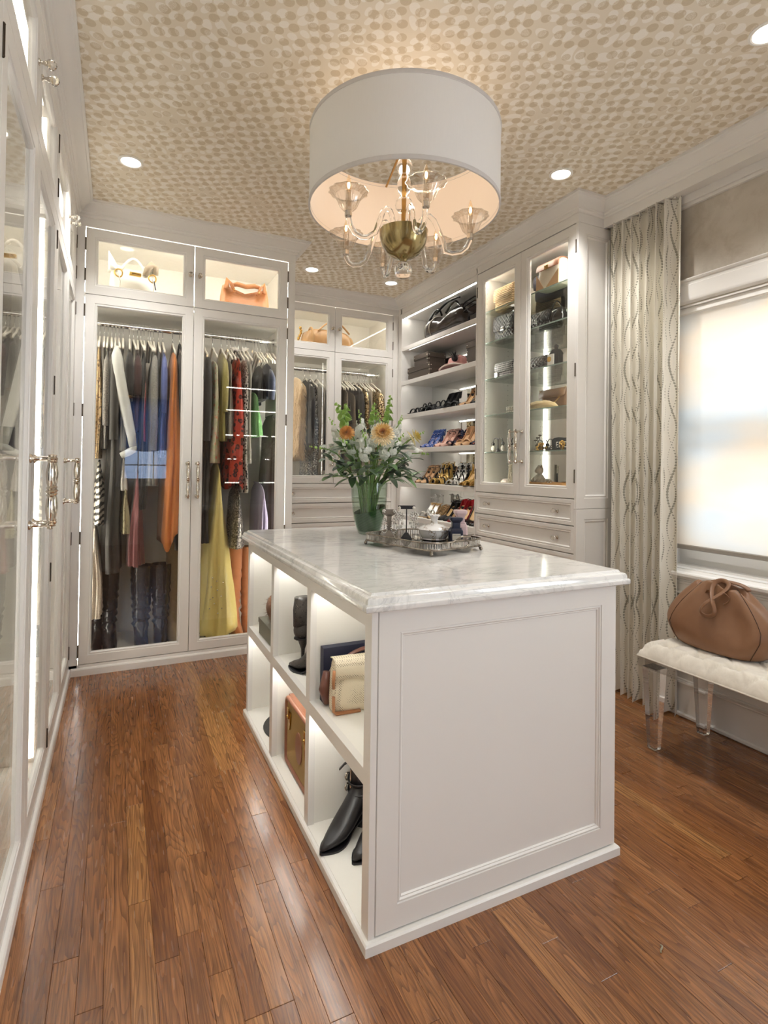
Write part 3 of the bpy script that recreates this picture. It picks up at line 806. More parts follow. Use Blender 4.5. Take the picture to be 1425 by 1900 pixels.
obj('shade_trim', b, mat('#d9d5d2', .8, 0, 'shade_binding'), ch, smooth=40)
b = B()
for k in range(3):
    a = radians(75+120*k); b.tube([(CX, CY, zt_-.02), (CX+(RS-.004)*cos(a), CY+(RS-.004)*sin(a), zt_-.012)], .005, 8)
obj('spider_frame', b, BRASS, ch, smooth=40)
b = B(); b.tube([(CX, CY, 2.12), (CX, CY, H-.02)], .007, 10); b.lathe([(.0, H-.035), (.02, H-.034), (.055, H-.022), (.06, H), (0, H)], 24, (CX, CY, 0)); obj('stem', b, BRASS, ch, smooth=40)
ARMG = solidglass('blown_glass_arm', '#ffffff', 1.33)
THIN = glassy('blown_glass', '#f3efe9', .17)
b = B()
for z, r in ((2.476, .034), (2.316, .036)): b.ball((CX, CY, z), r, 14, 8)
b.lathe([(.012, 2.446), (.020, 2.431), (.030, 2.406), (.026, 2.376), (.015, 2.351), (.013, 2.343)], 14, (CX, CY, 0)); b.lathe([(.016, 2.293), (.02, 2.276), (.030, 2.236), (.034, 2.201)], 14, (CX, CY, 0))
b.lathe([(.013, 2.64), (.03, 2.60), (.02, 2.53), (.012, 2.51)], 14, (CX, CY, 0))
obj('glass_column', b, ARMG, ch, smooth=60)
b = B(); b.lathe([(.098, 2.203), (.101, 2.207), (.099, 2.199), (.098, 2.181), (.088, 2.146), (.066, 2.116), (.038, 2.099), (.02, 2.093), (.014, 2.086), (.014, 2.081), (0, 2.081)], 36, (CX, CY, 0)); b.lathe([(.098, 2.203), (.0, 2.196)], 36, (CX, CY, 0))
obj('gilded_bowl', b, mat('#9a8757', .2, .75, 'gilded_glass', Coat_Weight=.6), ch, smooth=50)
b = B(); b.ball((CX, CY, 2.047), .037, 20, 12); obj('finial', b, CRYSTAL, ch, smooth=180)
BULB = emit('candle_bulb', '#ffdcae', 10)
CUPS = [(-.29, -.11), (-.07, -.30), (.225, -.15), (.235, .13), (.05, .30), (-.16, .235)]
for dx, dy in CUPS:
    r = sqrt(dx*dx+dy*dy); ux, uy = dx/r, dy/r; zc = 2.255
    def at(q, z): return Vector((CX+ux*q, CY+uy*q, z))
    b = B(); b.tube([at(*p) for p in ((.06, 2.206), (.07, 2.246), (.085, 2.265), (.105, 2.266), (.125, 2.245), (.145, 2.200), (.165, 2.152), (r-.10, 2.118), (r-.07, 2.108), (r-.035, 2.113), (r-.012, 2.132), (r, 2.16), (r, 2.178))], .0105, 10)
    arm = obj('arm', b, ARMG, ch, smooth=60)
    o = at(r, 0); b = B(); n = 20
    prof = [(.012, zc-.072), (.02, zc-.068), (.032, zc-.055), (.040, zc-.036), (.050, zc-.016), (.062, zc-.004), (.072, zc), (.071, zc+.0015), (.060, zc-.001), (.048, zc-.013)]
    rings = [[Vector((o.x+q*(1+.03*cos(12*2*pi*k/96))*cos(2*pi*k/96), o.y+q*(1+.03*cos(12*2*pi*k/96))*sin(2*pi*k/96), z)) for k in range(96)] for q, z in prof]
    b.loft(rings, cap=(True, False)); obj('bobeche', b, THIN, arm, smooth=80)
    b = B(); b.tube([Vector((o.x+.0725*(1+.03*cos(12*2*pi*k/96))*cos(2*pi*k/96), o.y+.0725*(1+.03*cos(12*2*pi*k/96))*sin(2*pi*k/96), zc)) for k in range(96)], .0016, 6, closed=True); obj('bobeche_rim', b, CRYSTAL, arm, smooth=180)
    b = B(); b.tube([at(r, zc-.075), at(r, zc+.004)], .0115, 12); obj('candle_sleeve', b, glassy('candle_glass', '#e9e4dc', .25), arm, smooth=50)
    b = B(); b.tube([at(r, zc-.09), at(r, zc-.072)], .014, 12); obj('collar', b, NICKEL, arm, smooth=50)
    b = B(); b.lathe([(.007, zc+.004), (.012, zc+.016), (.0125, zc+.026), (.009, zc+.042), (.004, zc+.058), (0, zc+.07)], 12, o); obj('bulb', b, glassy('bulb_glass', '#fff6e6', .08) if 'bulb_glass' not in bpy.data.materials else bpy.data.materials['bulb_glass'], arm, smooth=60)
    b = B(); b.ball(at(r, zc+.026), .006, 8, 6, sz=2.2); obj('filament', b, BULB, arm)
l = bpy.data.lights.new('chandelier_glow', 'POINT'); l.energy = 2.0; l.color = (1, .87, .72); l.shadow_soft_size = .12
q = bpy.data.objects.new('chandelier_lamp', l); q.location = (CX, CY, 2.45); COL.objects.link(q)

# ================================================================ curtain
def curtain_mat():
    s = NT('embroidered_linen', .85); tc = s.n('ShaderNodeUVMap'); sep = s.n('ShaderNodeSeparateXYZ'); s.link(tc.outputs[0], sep.inputs[0])
    u, v = sep.outputs[0], sep.outputs[1]
    def strand(p, A, lam, ph, off, sp, r0, mod):
        w = s.math('MULTIPLY', s.math('SINE', s.math('MULTIPLY_ADD', v, 2*pi/lam, ph)), A)
        d = s.math('MULTIPLY', s.math('SUBTRACT', s.math('FRACT', s.math('ADD', s.math('DIVIDE', s.math('ADD', u, w), p), off)), .5), p)
        e = s.math('MULTIPLY', s.math('SUBTRACT', s.math('FRACT', s.math('DIVIDE', v, sp)), .5), sp)
        dist = s.math('SQRT', s.math('ADD', s.math('MULTIPLY', d, d), s.math('MULTIPLY', e, e)))
        rad = s.math('MULTIPLY_ADD', s.math('POWER', s.math('MULTIPLY_ADD', s.math('SINE', s.math('MULTIPLY_ADD', v, 2*pi/mod, ph*1.7+off*5)), .5, .5), 2.0), r0*.75, r0*.45)
        return s.math('LESS_THAN', dist, rad)
    m = strand(.115, .022, .34, 0, .5, .0150, .0066, .62)
    m = s.math('MAXIMUM', m, strand(.115, .022, .34, pi, .5, .0125, .0050, .51))
    m = s.math('MAXIMUM', m, strand(.115, .018, .34, pi*.55, .0, .0115, .0040, .44))
    nz = s.noise(s.coord(), 320, 2)
    c = s.mix(s.noise(s.coord(), 9, 3), '#eeeae0', '#e6e1d4'); c = s.mix(s.math('MULTIPLY', nz, .12), c, '#b9ad93')
    s.base(s.mix(s.math('MULTIPLY', m, .85), c, '#8d8a7c')); s.b.inputs['Sheen Weight'].default_value = .3
    s.bump(s.math('ADD', nz, m), .25, .001); return s.m
CURT = curtain_mat()
def curtain():
    b = B(); NU, NV = 260, 40; uvs = {}
    def fn(i, j):
        t = i; z = .012+(2.636-.012)*j; f = 1-j
        y = .985-.40*t - .012*f*sin(5*t+1)
        am = .030+.008*sin(7*t+2)+.010*f
        ph = 2*pi*(7.6*t)+.5*sin(6.5*t)+.35*f*sin(11*t+2.2*f)
        x = 1.958 + am*sin(ph) + .012*f*sin(17*t+3*f)
        y += .012*cos(ph)*(1-.3*f)
        if t > .975: x += (t-.975)*1.8*(.6+.4*j)
        if j == 0: z += .010*sin(ph*1.0)
        return Vector((min(x, 2.026), y, z))
    V = b.grid(fn, NU, NV)
    uvl = b.bm.loops.layers.uv.new('UVMap')
    idx = {}
    arc = [0.0]
    for i in range(NU): arc.append(arc[-1]+(V[NV//2][i+1].co-V[NV//2][i].co).length)
    for j, row in enumerate(V):
        for i, q in enumerate(row): idx[q] = (arc[i], j/NV*2.62)
    for f in b.bm.faces:
        for lo in f.loops: lo[uvl].uv = idx[lo.vert]
    o = obj('curtain_panel', b, CURT, cu, smooth=180)
cu = thing('curtain', 'cream linen curtain with grey dotted wave embroidery beside the window', 'curtain', (1.96, .79, 0))
curtain()
b = B()
for k in range(10): b.tube([(1.962, .97-.041*k, 2.628), (1.962, .97-.041*k, 2.642)], .006, 8)
obj('curtain_glides', b, mat('#dcd7cc', .4, 0, 'glide_white'), cu)

# ================================================================ acrylic bench
be = thing('bench', 'tufted cream velvet bench on clear tapered acrylic legs under the window', 'bench', (1.77, -.25, 0))
bx0, bx1, by0, by1 = 1.548, 1.985, -1.02, .468
def seat():
    b = B(); nx, ny = 60, 200; pitch = .145
    btn = []
    for r in range(3):
        for k in range(-1, 12):
            btn.append((bx0+.075+r*.143, by1-.10-k*pitch-(pitch/2 if r % 2 else 0)))
    def hgt(x, y):
        e = min(x-bx0, bx1-x, y-by0, by1-y)
        e = max(e, 0); rim = .050*(1-(1-min(1, e/.055))**2.6)
        d = 0
        for bx, by in btn:
            q = (x-bx)**2+(y-by)**2
            if q < .02: d = max(d, math.exp(-q/(.024**2)))
        # pleats running along the diamonds
        u = ((x-bx0-.075)/.143+(y-by1+.10)/pitch*2*.5)
        w = ((x-bx0-.075)/.143-(y-by1+.10)/pitch*2*.5)
        f = max(math.exp(-((u-round(u))/.045)**2), math.exp(-((w-round(w))/.045)**2))
        return .414+rim+.012*min(1, e/.04)-.046*d*min(1, e/.03)-.010*f*min(1, e/.012)
    def fn(i, j):
        x, y = bx0+(bx1-bx0)*i, by0+(by1-by0)*j
        return Vector((x, y, hgt(x, y)))
    V = b.grid(fn, nx, ny)
    ring = [V[0][i] for i in range(nx+1)]+[V[j][nx] for j in range(1, ny+1)]+[V[ny][i] for i in range(nx-1, -1, -1)]+[V[j][0] for j in range(ny-1, 0, -1)]
    low = [b.v((q.co.x, q.co.y, .404)) for q in ring]
    n = len(ring)
    for k in range(n): b.face([ring[k], ring[(k+1) % n], low[(k+1) % n], low[k]])
    b.face(low[::-1])
    s = NT('cream_velvet', .8); v = s.coord(); f = s.noise(v, 14, 5, .7, 1.0)
    s.base(s.mix(s.step(f, .3, .7), '#d9d2c4', '#efe9dd')); s.b.inputs['Sheen Weight'].default_value = .6; s.bump(s.noise(v, 700, 1), .2, .0006)
    ct = obj('cushion', b, s.m, be, smooth=180)
    b = B()
    for bx, by in btn:
        if by0+.03 < by < by1-.03: b.ball((bx, by, hgt(bx, by)+.001), .008, 8, 4, sz=.5)
    obj('tuft_buttons', b, s.m, ct, smooth=180)
    b = B(); b.rect(PZ(0), bx0-.001, bx1+.001, by0-.001, by1+.001, [(0, .404), (-.0015, .407), (0, .411), (.01, .411), (.01, .404)]); obj('piping', b, s.m, ct)
seat()
b = B(); b.rect(PZ(0), bx0, bx1, by0, by1, [(0, .362), (0, .402), (.022, .402), (.022, .362)]); obj('apron', b, glassy('acrylic_apron', '#efeeec', .10), be)
for sx, sy in ((0, 1), (1, 1), (0, 0), (1, 0)):
    X0 = bx0+.012 if sx == 0 else bx1-.012-.075; Y1 = by1-.012 if sy else by0+.012+.075
    b = B(); w0, w1 = .070, .038
    cx, cy = X0+.0375, Y1-.0375
    b.loft([[Vector((cx+s1*w, cy+s2*w, z)) for s1, s2 in ((-1, -1), (1, -1), (1, 1), (-1, 1))] for z, w in ((.0, w1*.5-.002), (.003, w1*.5), (.362, w0*.5))])
    obj('leg', b, ACRYL, be)

# ================================================================ slouchy brown tote on the bench
def leather(name, c, c2, rough=.38):
    s = NT(name, rough); v = s.coord(); s.base(s.mix(s.noise(v, 12, 4, .6), c, c2)); s.bump(s.noise(v, 420, 2), .12, .0005); return s.m
TAN = leather('tan_leather', '#7d583c', '#8d6649')
TANEDGE = mat('#c0977c', .5, 0, 'leather_edge'); DARKSEAM = mat('#3a2418', .6, 0, 'dark_seam')
bg_ = thing('tote_bag', 'slouchy brown leather tote with looped handle on the cream bench', 'bag', (1.765, .195, .476))
def tote():
    b = B(); n = 72
    # z, half width (y), half depth (x), gathers
    S = [(0, .158, .092, 0), (.010, .182, .106, 0), (.05, .208, .120, .012), (.09, .228, .124, .03), (.125, .232, .120, .05), (.16, .212, .110, .08), (.195, .186, .096, .12), (.23, .156, .078, .16), (.265, .122, .058, .2), (.292, .098, .044, .2)]
    cy0 = .225; rings = []
    for z, hw, hd, g in S:
        r = []
        for k in range(n):
            a = 2*pi*k/n; e = 2.7 if z < .1 else 2.2
            c, s = cos(a), sin(a); zf = min(1, max(0, z/.29))
            y = hw*math.copysign(abs(c)**(2/e), c); x = hd*math.copysign(abs(s)**(2/e), s)
            f = 1+g*(.6*cos(3*a+.4)+.30*cos(7*a+1.0))
            mid = sin(pi*min(1, max(0, (z-.03)/.26)))
            dent = 1-.42*math.exp(-((a-1.5*pi+.42)/.34)**2)*mid-.22*math.exp(-((a-pi-.42)/.22)**2)*mid-.20*math.exp(-((a-1.5*pi)/.25)**2)*zf**2
            zz = z-.030*zf**3*abs(c)**2*(1.3 if c < 0 else .5)+.010*zf**2*cos(5*a)
            r.append(Vector((1.765+x*f*dent, cy0+y*(1+(f-1)*.3), .476+zz)))
        rings.append(r)
    # inner mouth
    for z, k in ((-.018, .86), (-.08, .7)):
        rings.append([Vector((1.765+(p.x-1.765)*k, .225+(p.y-.225)*k, p.z+z)) for p in rings[9]])
    b.loft(rings)
    obj('body', b, TAN, bg_, smooth=180, sub=1)
    for a0 in (1.5*pi-.95, 1.5*pi+.78):
        k = int(round(a0/(2*pi)*n)) % n; b = B()
        pts = []
        for r in rings[1:10]:
            p = r[k]; d = Vector((p.x-1.765, p.y-.225, 0)); pts.append(p-d.normalized()*.0002)
        b.tube(pts, .0013, 6); obj('seam', b, DARKSEAM, bg_, smooth=180)
    # figure of eight strap hanging over the front, and side loops
    b = B(); pts = []
    cx, cy, cz = 1.690, .208, .690
    for k in range(48):
        t = 2*pi*k/48
        pts.append(Vector((cx-.030*(.5-.5*cos(t))-.004*sin(2*t)-.010, cy+.031*sin(2*t)*(.8 if t < pi else 1.0)-.006*cos(t), cz+.015+.072*cos(t))))
    for k, p in enumerate(pts): p.x += .045*max(0, (p.z-cz)/.07)
    b.tube(pts, .0095, 8, closed=True, flat=.22, up=(1, 0, 0)); obj('strap', b, TAN, bg_, smooth=180)
    for sy in (-1, 1):
        b = B(); pts = []
        for k in range(14):
            t = pi*k/13; pts.append(Vector((1.700+.012*sin(t), .208+sy*(.03+.018*sin(t)), .735-.05*k/13)))
        b.tube(pts, .0085, 8, flat=.25); obj('side_loop', b, TAN, bg_, smooth=180)
    b = B(); pts = []
    for k in range(20):
        t = pi*k/19; pts.append(Vector((1.79+.01*sin(t), .215+.085*cos(t), .742+.022*sin(t))))
    b.tube(pts, .009, 8, flat=.3); obj('strap', b, TAN, bg_, smooth=180)
tote()

# ================================================================ lint on the floor
b = B(); b.tube([(.695, -.300, .003), (.700, -.296, .006), (.706, -.2935, .004), (.711, -.292, .006), (.716, -.288, .003), (.713, -.284, .004)], .0022, 6)
top('lint_tuft', b, mat('#9a9078', .95, 0, 'lint'), 'tiny grey tuft of lint on the bare oak floor', 'lint', smooth=180)

# ================================================================ hanging clothes
HANGW = mat('#ece6da', .45, 0, 'white_hanger')
HANGB = mat('#2a2627', .5, 0, 'black_hanger')
def hanger(x, yr, zr, label, group, hw=.205, m=None, tilt=0.0, drop=.115):
    """slim hanger: wire hook over the rod and a sloping shoulder bar"""
    t = thing('hanger', label, 'hanger', (x, yr, zr), 0, group)
    b = B(); pts = []
    for k in range(9):
        a = radians(200-k*27.5); pts.append((x, yr+.0215*cos(a), zr+.0215*sin(a)))
    pts += [(x, yr+.008, zr-.035), (x, yr, zr-.05), (x, yr, zr-.085)]
    b.tube(pts, .0021, 6); obj('hook', b, CHROME, t, smooth=180)
    b = B(); z = zr-.083
    b.tube([(x+tilt*.5, yr-hw, z-drop+.012), (x+tilt*.45, yr-hw*.93, z-drop+.030), (x+tilt*.2, yr-hw*.5, z-drop*.42), (x, yr-.035, z-.008), (x, yr, z), (x, yr+.035, z-.008), (x, yr+hw*.5, z-drop*.42), (x, yr+hw, z-drop+.012)], .0065, 8)
    obj('shoulder_bar', b, m or HANGW, t, smooth=180)
    return t
def garment(name, label, cat, x, zt, zb, m, yr=RB_Y, t=.026, w=.20, wb=None, sleeve=None, folds=6, amp=.24, lean=0.0, ph=0.0, hem=.0, group=None, hang=None, hz=None, neck=.05, shift=0.0, tb=None, hm=None, sl_m=None, sl_out=0.0, sl_x=0.0):
    """garment hanging edge-on: rod runs along x, shoulders along y"""
    wb = wb or w*.95; tb = tb or t*1.25
    o = thing(name, label, cat, (x, yr, zb), 0, group)
    b = B(); n = 44; rings = []
    yc = yr+shift; ph = ph or x*37.0
    L = zt-zb
    lv = [(0, .14, neck), (.012, .20, w*.45), (.03, .28, w*.72), (.058, .40, w*.94), (.09, .52, w)]
    lv = [(d, t*k, q) for d, k, q in lv]+[(d, (t+(tb-t)*(d/L))*(.52+.48*min(1, (d-.09)/(L*.35))), w+(wb-w)*(d/L)) for d in [.09+(L-.09)*q for q in (.12, .25, .4, .55, .7, .85, .95, 1)]]
    for d, ht, hw in lv:
        f = min(1, max(0, (d-.05)/(L*.5)))
        r = []
        for k in range(n):
            a = 2*pi*k/n; s, c = sin(a), cos(a)
            g = 1+amp*f*cos(folds*a+ph+2.0*d)+.45*amp*f*cos((folds*2+1)*a+ph*2+3*d)+.25*amp*f*cos((folds*3+2)*a+5*d)
            r.append(Vector((x+lean*d+ht*c*g+.006*f*sin(7*d+ph), yc+hw*math.copysign(abs(s)**.8, s)*(1+(g-1)*.35), zt-d+(hem*cos(3*a+ph) if d > L*.93 else 0))))
        rings.append(r)
    b.loft(rings)
    obj('body', b, m, o, smooth=180)
    if sleeve:
        for sg in ((-1, 1) if shift == 0 else (-1,)):
            b = B(); zs = zt-.075; ln = sleeve
            pts = [(x, yc+sg*w*.80, zs+.015), (x+sl_x*.1, yc+sg*(w*.98), zs-.03), (x+lean*.1+sl_x*.3, yc+sg*(w*1.06+sl_out*.3), zs-ln*.3), (x+lean*ln*.6+sl_x*.7, yc+sg*(w*1.06+sl_out*.7), zs-ln*.65), (x+lean*ln+sl_x, yc+sg*(w*1.02+sl_out), zs-ln)]
            b.tube(pts, [t*.35, t*.75, t*.95, t*.95, t*.85], 12, flat=1.5, up=(0, 1, 0)); obj('sleeve', b, sl_m or m, o, smooth=180)
    if hang: hanger(x, yr, hz or RB_Z, hang, group and group.replace('clothes', 'hangers') or 'hangers', m=hm)
    return o

KN = cloth
K = {
 'leopard': spots('tan_leopard', '#b59a72', '#4a3a2a', '#8a6c48', 60, .36),
 'zebra': None,
 'lace': cloth('white_lace', '#e2d9cb', '#b7a894', kind='tweed'),
 'tweed': cloth('grey_tweed', '#3b3733', '#8b857d', kind='tweed'),
 'charcoal': cloth('charcoal_wool', '#34322f', '#403d3a'),
 'pale': cloth('pale_grey_knit', '#c9cac4', '#d8d8d2'),
 'black': cloth('black_cloth', '#1d1c1d', '#2a2828'),
 'blackb': cloth('black_knit', '#242223', '#302d2d'),
 'maroon': cloth('maroon_wool', '#3d2828', '#4a3131'),
 'greymarl': cloth('grey_marl', '#787672', '#9a9893', kind='tweed'),
 'blue': cloth('periwinkle_silk', '#4f5f9c', '#6674b2', rough=.5),
 'orange': cloth('orange_crepe', '#c9702c', '#dd8a3c', rough=.55),
 'red': cloth('red_satin', '#a8322c', '#b8433a', rough=.45),
 'burgundy': cloth('burgundy_satin', '#642d30', '#783a3c', rough=.45),
 'floral': None,
 'olive': cloth('olive_satin', '#8c8348', '#a89b58', rough=.4),
 'redleo': spots('red_leopard', '#b8402f', '#3a1512', '#7c2a24', 24, .36),
 'bw': spots('black_white_print', '#d9d6cf', '#1c1b1c', None, 55, .38),
 'green': cloth('green_print', '#4c8a4a', '#7db070', kind='tweed'),
 'yellow': cloth('yellow_satin', '#e6d27a', '#f0e096', rough=.32),
 'sequin': None,
 'cream': cloth('cream_crepe', '#d8cfbd', '#e6decd'),
 'floralolive': spots('olive_floral', '#b5ab8a', '#6f6a4c', '#e0d7bb', 40, .3),
 'fur': cloth('blond_fur', '#c8a983', '#e6cfae', kind='fur'),
 'navy': cloth('navy_denim', '#23293a', '#303850'),
 'lgrey': cloth('grey_lace', '#8d867c', '#b5aea3', kind='tweed'),
 'taupe': cloth('taupe_silk', '#8f8273', '#a69888', rough=.45),
 'brown': cloth('dark_brown_cloth', '#3b2f29', '#4b3c34'),
 'white': cloth('white_cotton', '#dcd8d0', '#ebe7df'),
 'purple': cloth('lilac_cloth', '#8d84a0', '#a59db6'),
}
s = NT('zebra_print', .6); v = s.coord(rot=(0, .5, 0)); wv = s.wave(v, 9, 5, 2, 1.2, 'Z'); s.base(s.mix(s.step(wv, .45, .52), '#2a2825', '#d9d2c4')); K['zebra'] = s.m
s = NT('pastel_floral', .7); v = s.coord(); a = s.vor(v, 26, 1); b_ = s.noise(v, 11, 3, .6); c = s.mix(s.step(b_, .45, .58), '#d8d0b8', '#b9bb94'); c = s.mix(s.step(a, .30, .22), c, '#d98d76'); c = s.mix(s.step(s.vor(s.coord(loc=(.3, .2, .7)), 20, 1), .26, .2), c, '#e3b9a0'); s.base(c); K['floral'] = s.m
def sequins(name, c1, c2, c3):
    s = NT(name, .28, .55); v = s.coord(); d = s.vor(v, 130, .6, 'Color'); q = s.n('ShaderNodeSeparateColor'); s.link(d, q.inputs[0])
    c = s.mix(s.step(q.outputs[0], .35, .45), c1, c2); s.base(s.mix(s.step(q.outputs[1], .7, .75), c, c3)); s.bump(q.outputs[2], .8, .003); return s.m
K['sequin'] = sequins('silver_sequins', '#8f8a84', '#4d4a4a', '#d8d2cc')
K['goldseq'] = sequins('gold_sequins', '#b89a66', '#4a3a28', '#ead7ae')
K['blackseq'] = sequins('black_sequins', '#1f1d1e', '#2a2829', '#d0cdc8')

G1 = 'clothes on the rod of the two-door wardrobe'
def dress(name, cat, label, x, zt, zb, k, hang=None, **kw):
    return garment(name, label, cat, x, zt, zb, K[k], group=G1, hang=hang, **kw)
NB = ' in the two-door wardrobe'
dress('dress', 'dress', 'tan leopard print dress hanging at the wall end'+NB, -.700, 2.00, 1.27, 'leopard', 'slim hanger under the tan leopard print dress', t=.020, wb=.21)
dress('skirt', 'skirt', 'black and white zebra striped skirt below the tan leopard dress', -.690, 1.262, .86, 'zebra', t=.030, w=.2, wb=.215, neck=.12, folds=4)
dress('skirt', 'skirt', 'ivory lace long skirt hanging below the zebra stripes', -.705, .850, .30, 'lace', t=.034, w=.21, wb=.235, neck=.15, folds=6, lean=.02)
dress('sweater', 'sweater', 'dark grey tweed sweater next to the tan leopard dress', -.655, 1.965, 1.33, 'tweed', 'slim hanger under the grey tweed sweater', t=.020, sleeve=.42, w=.2)
dress('coat', 'coat', 'long charcoal coat falling almost to the boots beside the pale sleeve', -.610, 2.01, .56, 'charcoal', 'slim hanger under the long charcoal coat', t=.027, w=.205, sleeve=.55, tb=.05)
o_ = dress('sweater', 'sweater', 'pale grey knit sweater with its long sleeve swinging forward', -.566, 1.955, 1.32, 'pale', 'curved white hanger in the pale grey knit', t=.020, w=.18)
b = B(); b.tube([(-.600, RB_Y-.19, 1.955), (-.600, RB_Y-.218, 1.90), (-.588, RB_Y-.225, 1.80), (-.566, RB_Y-.228, 1.68), (-.538, RB_Y-.228, 1.54), (-.512, RB_Y-.226, 1.42), (-.500, RB_Y-.222, 1.345)], [.016, .030, .034, .034, .031, .027, .022], 14, flat=1.3, up=(0, 1, 0)); obj('sleeve', b, K['pale'], o_, smooth=180)
b = B(); b.tube([(-.496, RB_Y-.220, 1.355), (-.500, RB_Y-.222, 1.325), (-.53, RB_Y-.226, 1.305), (-.568, RB_Y-.228, 1.288)], [.020, .024, .022, .017], 12, flat=1.3, up=(0, 1, 0))
obj('cuff', b, K['pale'], o_, smooth=180)
o_ = dress('jacket', 'jacket', 'black jacket with a gold trimmed cuff in the two-door wardrobe', -.528, 2.00, 1.50, 'black', 'slim hanger in the black gold-trimmed jacket', t=.026, w=.20, sleeve=.30)
b = B(); b.tube([(-.545+.028*cos(2*pi*k/14)+.012, RB_Y-.212+.034*sin(2*pi*k/14), 1.655) for k in range(14)], .0035, 6, closed=True); b.tube([(-.545+.028*cos(2*pi*k/14)+.012, RB_Y-.212+.034*sin(2*pi*k/14), 1.645) for k in range(14)], .002, 6, closed=True)
obj('cuff_trim', b, GOLD, o_, smooth=180)
dress('blouse', 'blouse', 'dark maroon blouse behind the black jacket'+NB, -.480, 1.985, 1.45, 'maroon', 'slim hanger in the dark maroon blouse', t=.026, w=.19, sleeve=.24)
dress('dress', 'dress', 'black velvet dress between the maroon blouse and grey coat', -.440, 1.97, .95, 'blackb', 'white hanger standing out above the black velvet dress', t=.022, w=.185)
dress('top', 'top', 'small red top hanging low behind the grey coat', -.432, 1.80, 1.38, 'red', t=.012, w=.200, neck=.06)
dress('dress', 'dress', 'burgundy satin dress knotted at its top, low in the wardrobe', -.470, 1.225, .60, 'burgundy', t=.022, w=.20, wb=.24, tb=.048, neck=.02)
dress('skirt', 'skirt', 'olive floral print skirt hanging behind the burgundy satin dress', -.535, 1.13, .80, 'floralolive', t=.024, w=.2, neck=.1)
dress('shirt', 'shirt', 'white shirt tail below the pale knit cuff', -.550, 1.300, 1.07, 'white', t=.022, w=.2, neck=.12)
dress('coat', 'coat', 'long grey marl coat next to the periwinkle blouse', -.382, 2.00, 1.10, 'greymarl', 'slim hanger in the grey marl coat', t=.024, w=.205, sleeve=.6, tb=.04)
dress('dress', 'dress', 'thin black dress squeezed between grey coat and periwinkle blouse', -.352, 1.99, 1.30, 'black', 'white hanger above the thin black dress', t=.016, w=.2)
dress('blouse', 'blouse', 'periwinkle blue silk blouse beside the orange dress', -.325, 2.00, 1.28, 'blue', 'slim hanger in the periwinkle blouse', t=.022, w=.2, sleeve=.36, folds=4)
dress('dress', 'dress', 'bright orange draped dress with a curved hem', -.262, 1.985, .74, 'orange', 'slim hanger in the bright orange dress', t=.046, w=.225, wb=.235, tb=.052, folds=5, amp=.30, hem=.06)
dress('dress', 'dress', 'black strappy dress hanging behind the orange one', -.218, 1.985, .68, 'black', 'black wire hanger beside the orange dress', t=.024, w=.19, hm=HANGB, neck=.08)
for x, tl, w_ in ((-.735, .01, 'at the wall end of the rod, before the leopard dress'), (-.718, .01, 'touching the tan leopard dress'), (-.675, .008, 'between the leopard dress and tweed sweater'), (-.632, .008, 'between the tweed sweater and charcoal coat'), (-.590, .01, 'beside the pale grey knit'), (-.505, .03, 'between the black jacket and maroon blouse'), (-.46, .03, 'between the maroon blouse and black velvet dress'), (-.415, .04, 'between the velvet dress and grey marl coat'), (-.40, .02, 'touching the grey marl coat')):
    hanger(x, RB_Y, RB_Z, 'thin bare white hanger '+w_, 'bare white hangers in the two-door wardrobe', tilt=tl, hw=.215)
# second door
dress('coat', 'coat', 'long black coat just past the centre stile of the two-door wardrobe', -.060, 2.02, .72, 'black', 'slim hanger in the long black coat', t=.030, w=.205, sleeve=.55)
dress('dress', 'dress', 'pastel floral dress with green and coral flowers', .000, 1.955, 1.25, 'floral', 'white hanger in the pastel floral dress', t=.034, w=.215, tb=.042, folds=4)
o_ = dress('gown', 'gown', 'yellow satin gown with jewels falling to the wardrobe floor', .030, 1.255, .10, 'yellow', t=.028, w=.19, wb=.245, tb=.112, folds=7, amp=.34, hem=.02, neck=.10, lean=.004)
b = B()
for dx, z in ((-.045, .50), (-.02, .48), (-.05, .44), (-.015, .42), (-.04, .37), (.01, .38), (-.03, .33), (-.06, .30), (.02, .47), (.015, .30), (-.01, .27), (-.055, .36)): b.ball((.034+dx, RB_Y-.232-.02*(abs(dx) < .03), z), .0045, 8, 5)
obj('jewels', b, CHROME, o_, smooth=180)
dress('blouse', 'blouse', 'olive satin blouse between the floral and red leopard dresses', .058, 2.02, 1.40, 'olive', 'slim hanger in the olive satin blouse', t=.024, w=.185, sleeve=.35)
dress('dress', 'dress', 'grey chiffon dress behind the olive satin blouse', .098, 1.97, 1.42, 'lgrey', 'white hanger in the grey chiffon dress', t=.02, w=.2)
dress('dress', 'dress', 'red leopard print dress with tattered ruffles', .155, 1.995, 1.10, 'redleo', 'black clip hanger above the red leopard dress', t=.024, w=.19, tb=.06, wb=.22, hm=HANGB, hem=.03, folds=6, amp=.18)
dress('dress', 'dress', 'black and white patterned dress next to the red leopard one', .205, 1.975, 1.05, 'bw', 'slim hanger in the black and white dress', t=.020, w=.2)
dress('skirt', 'skirt', 'silver sequin skirt hanging above the tan suede boots', .165, 1.09, .67, 'sequin', t=.036, w=.2, neck=.15, folds=3)
dress('dress', 'dress', 'white strappy dress with a tail next to the green print', .232, 1.98, 1.25, 'white', 'slim hanger in the white strappy dress', t=.013, w=.19)
dress('blouse', 'blouse', 'bright green printed blouse hanging low by the shelf reflections', .275, 1.76, 1.44, 'green', t=.026, w=.2, neck=.03, lean=.06)
dress('top', 'top', 'dark halter top on the white hangers by the door frame', .315, 1.95, 1.70, 'black', 'white hanger with a dark halter top', t=.026, w=.18)
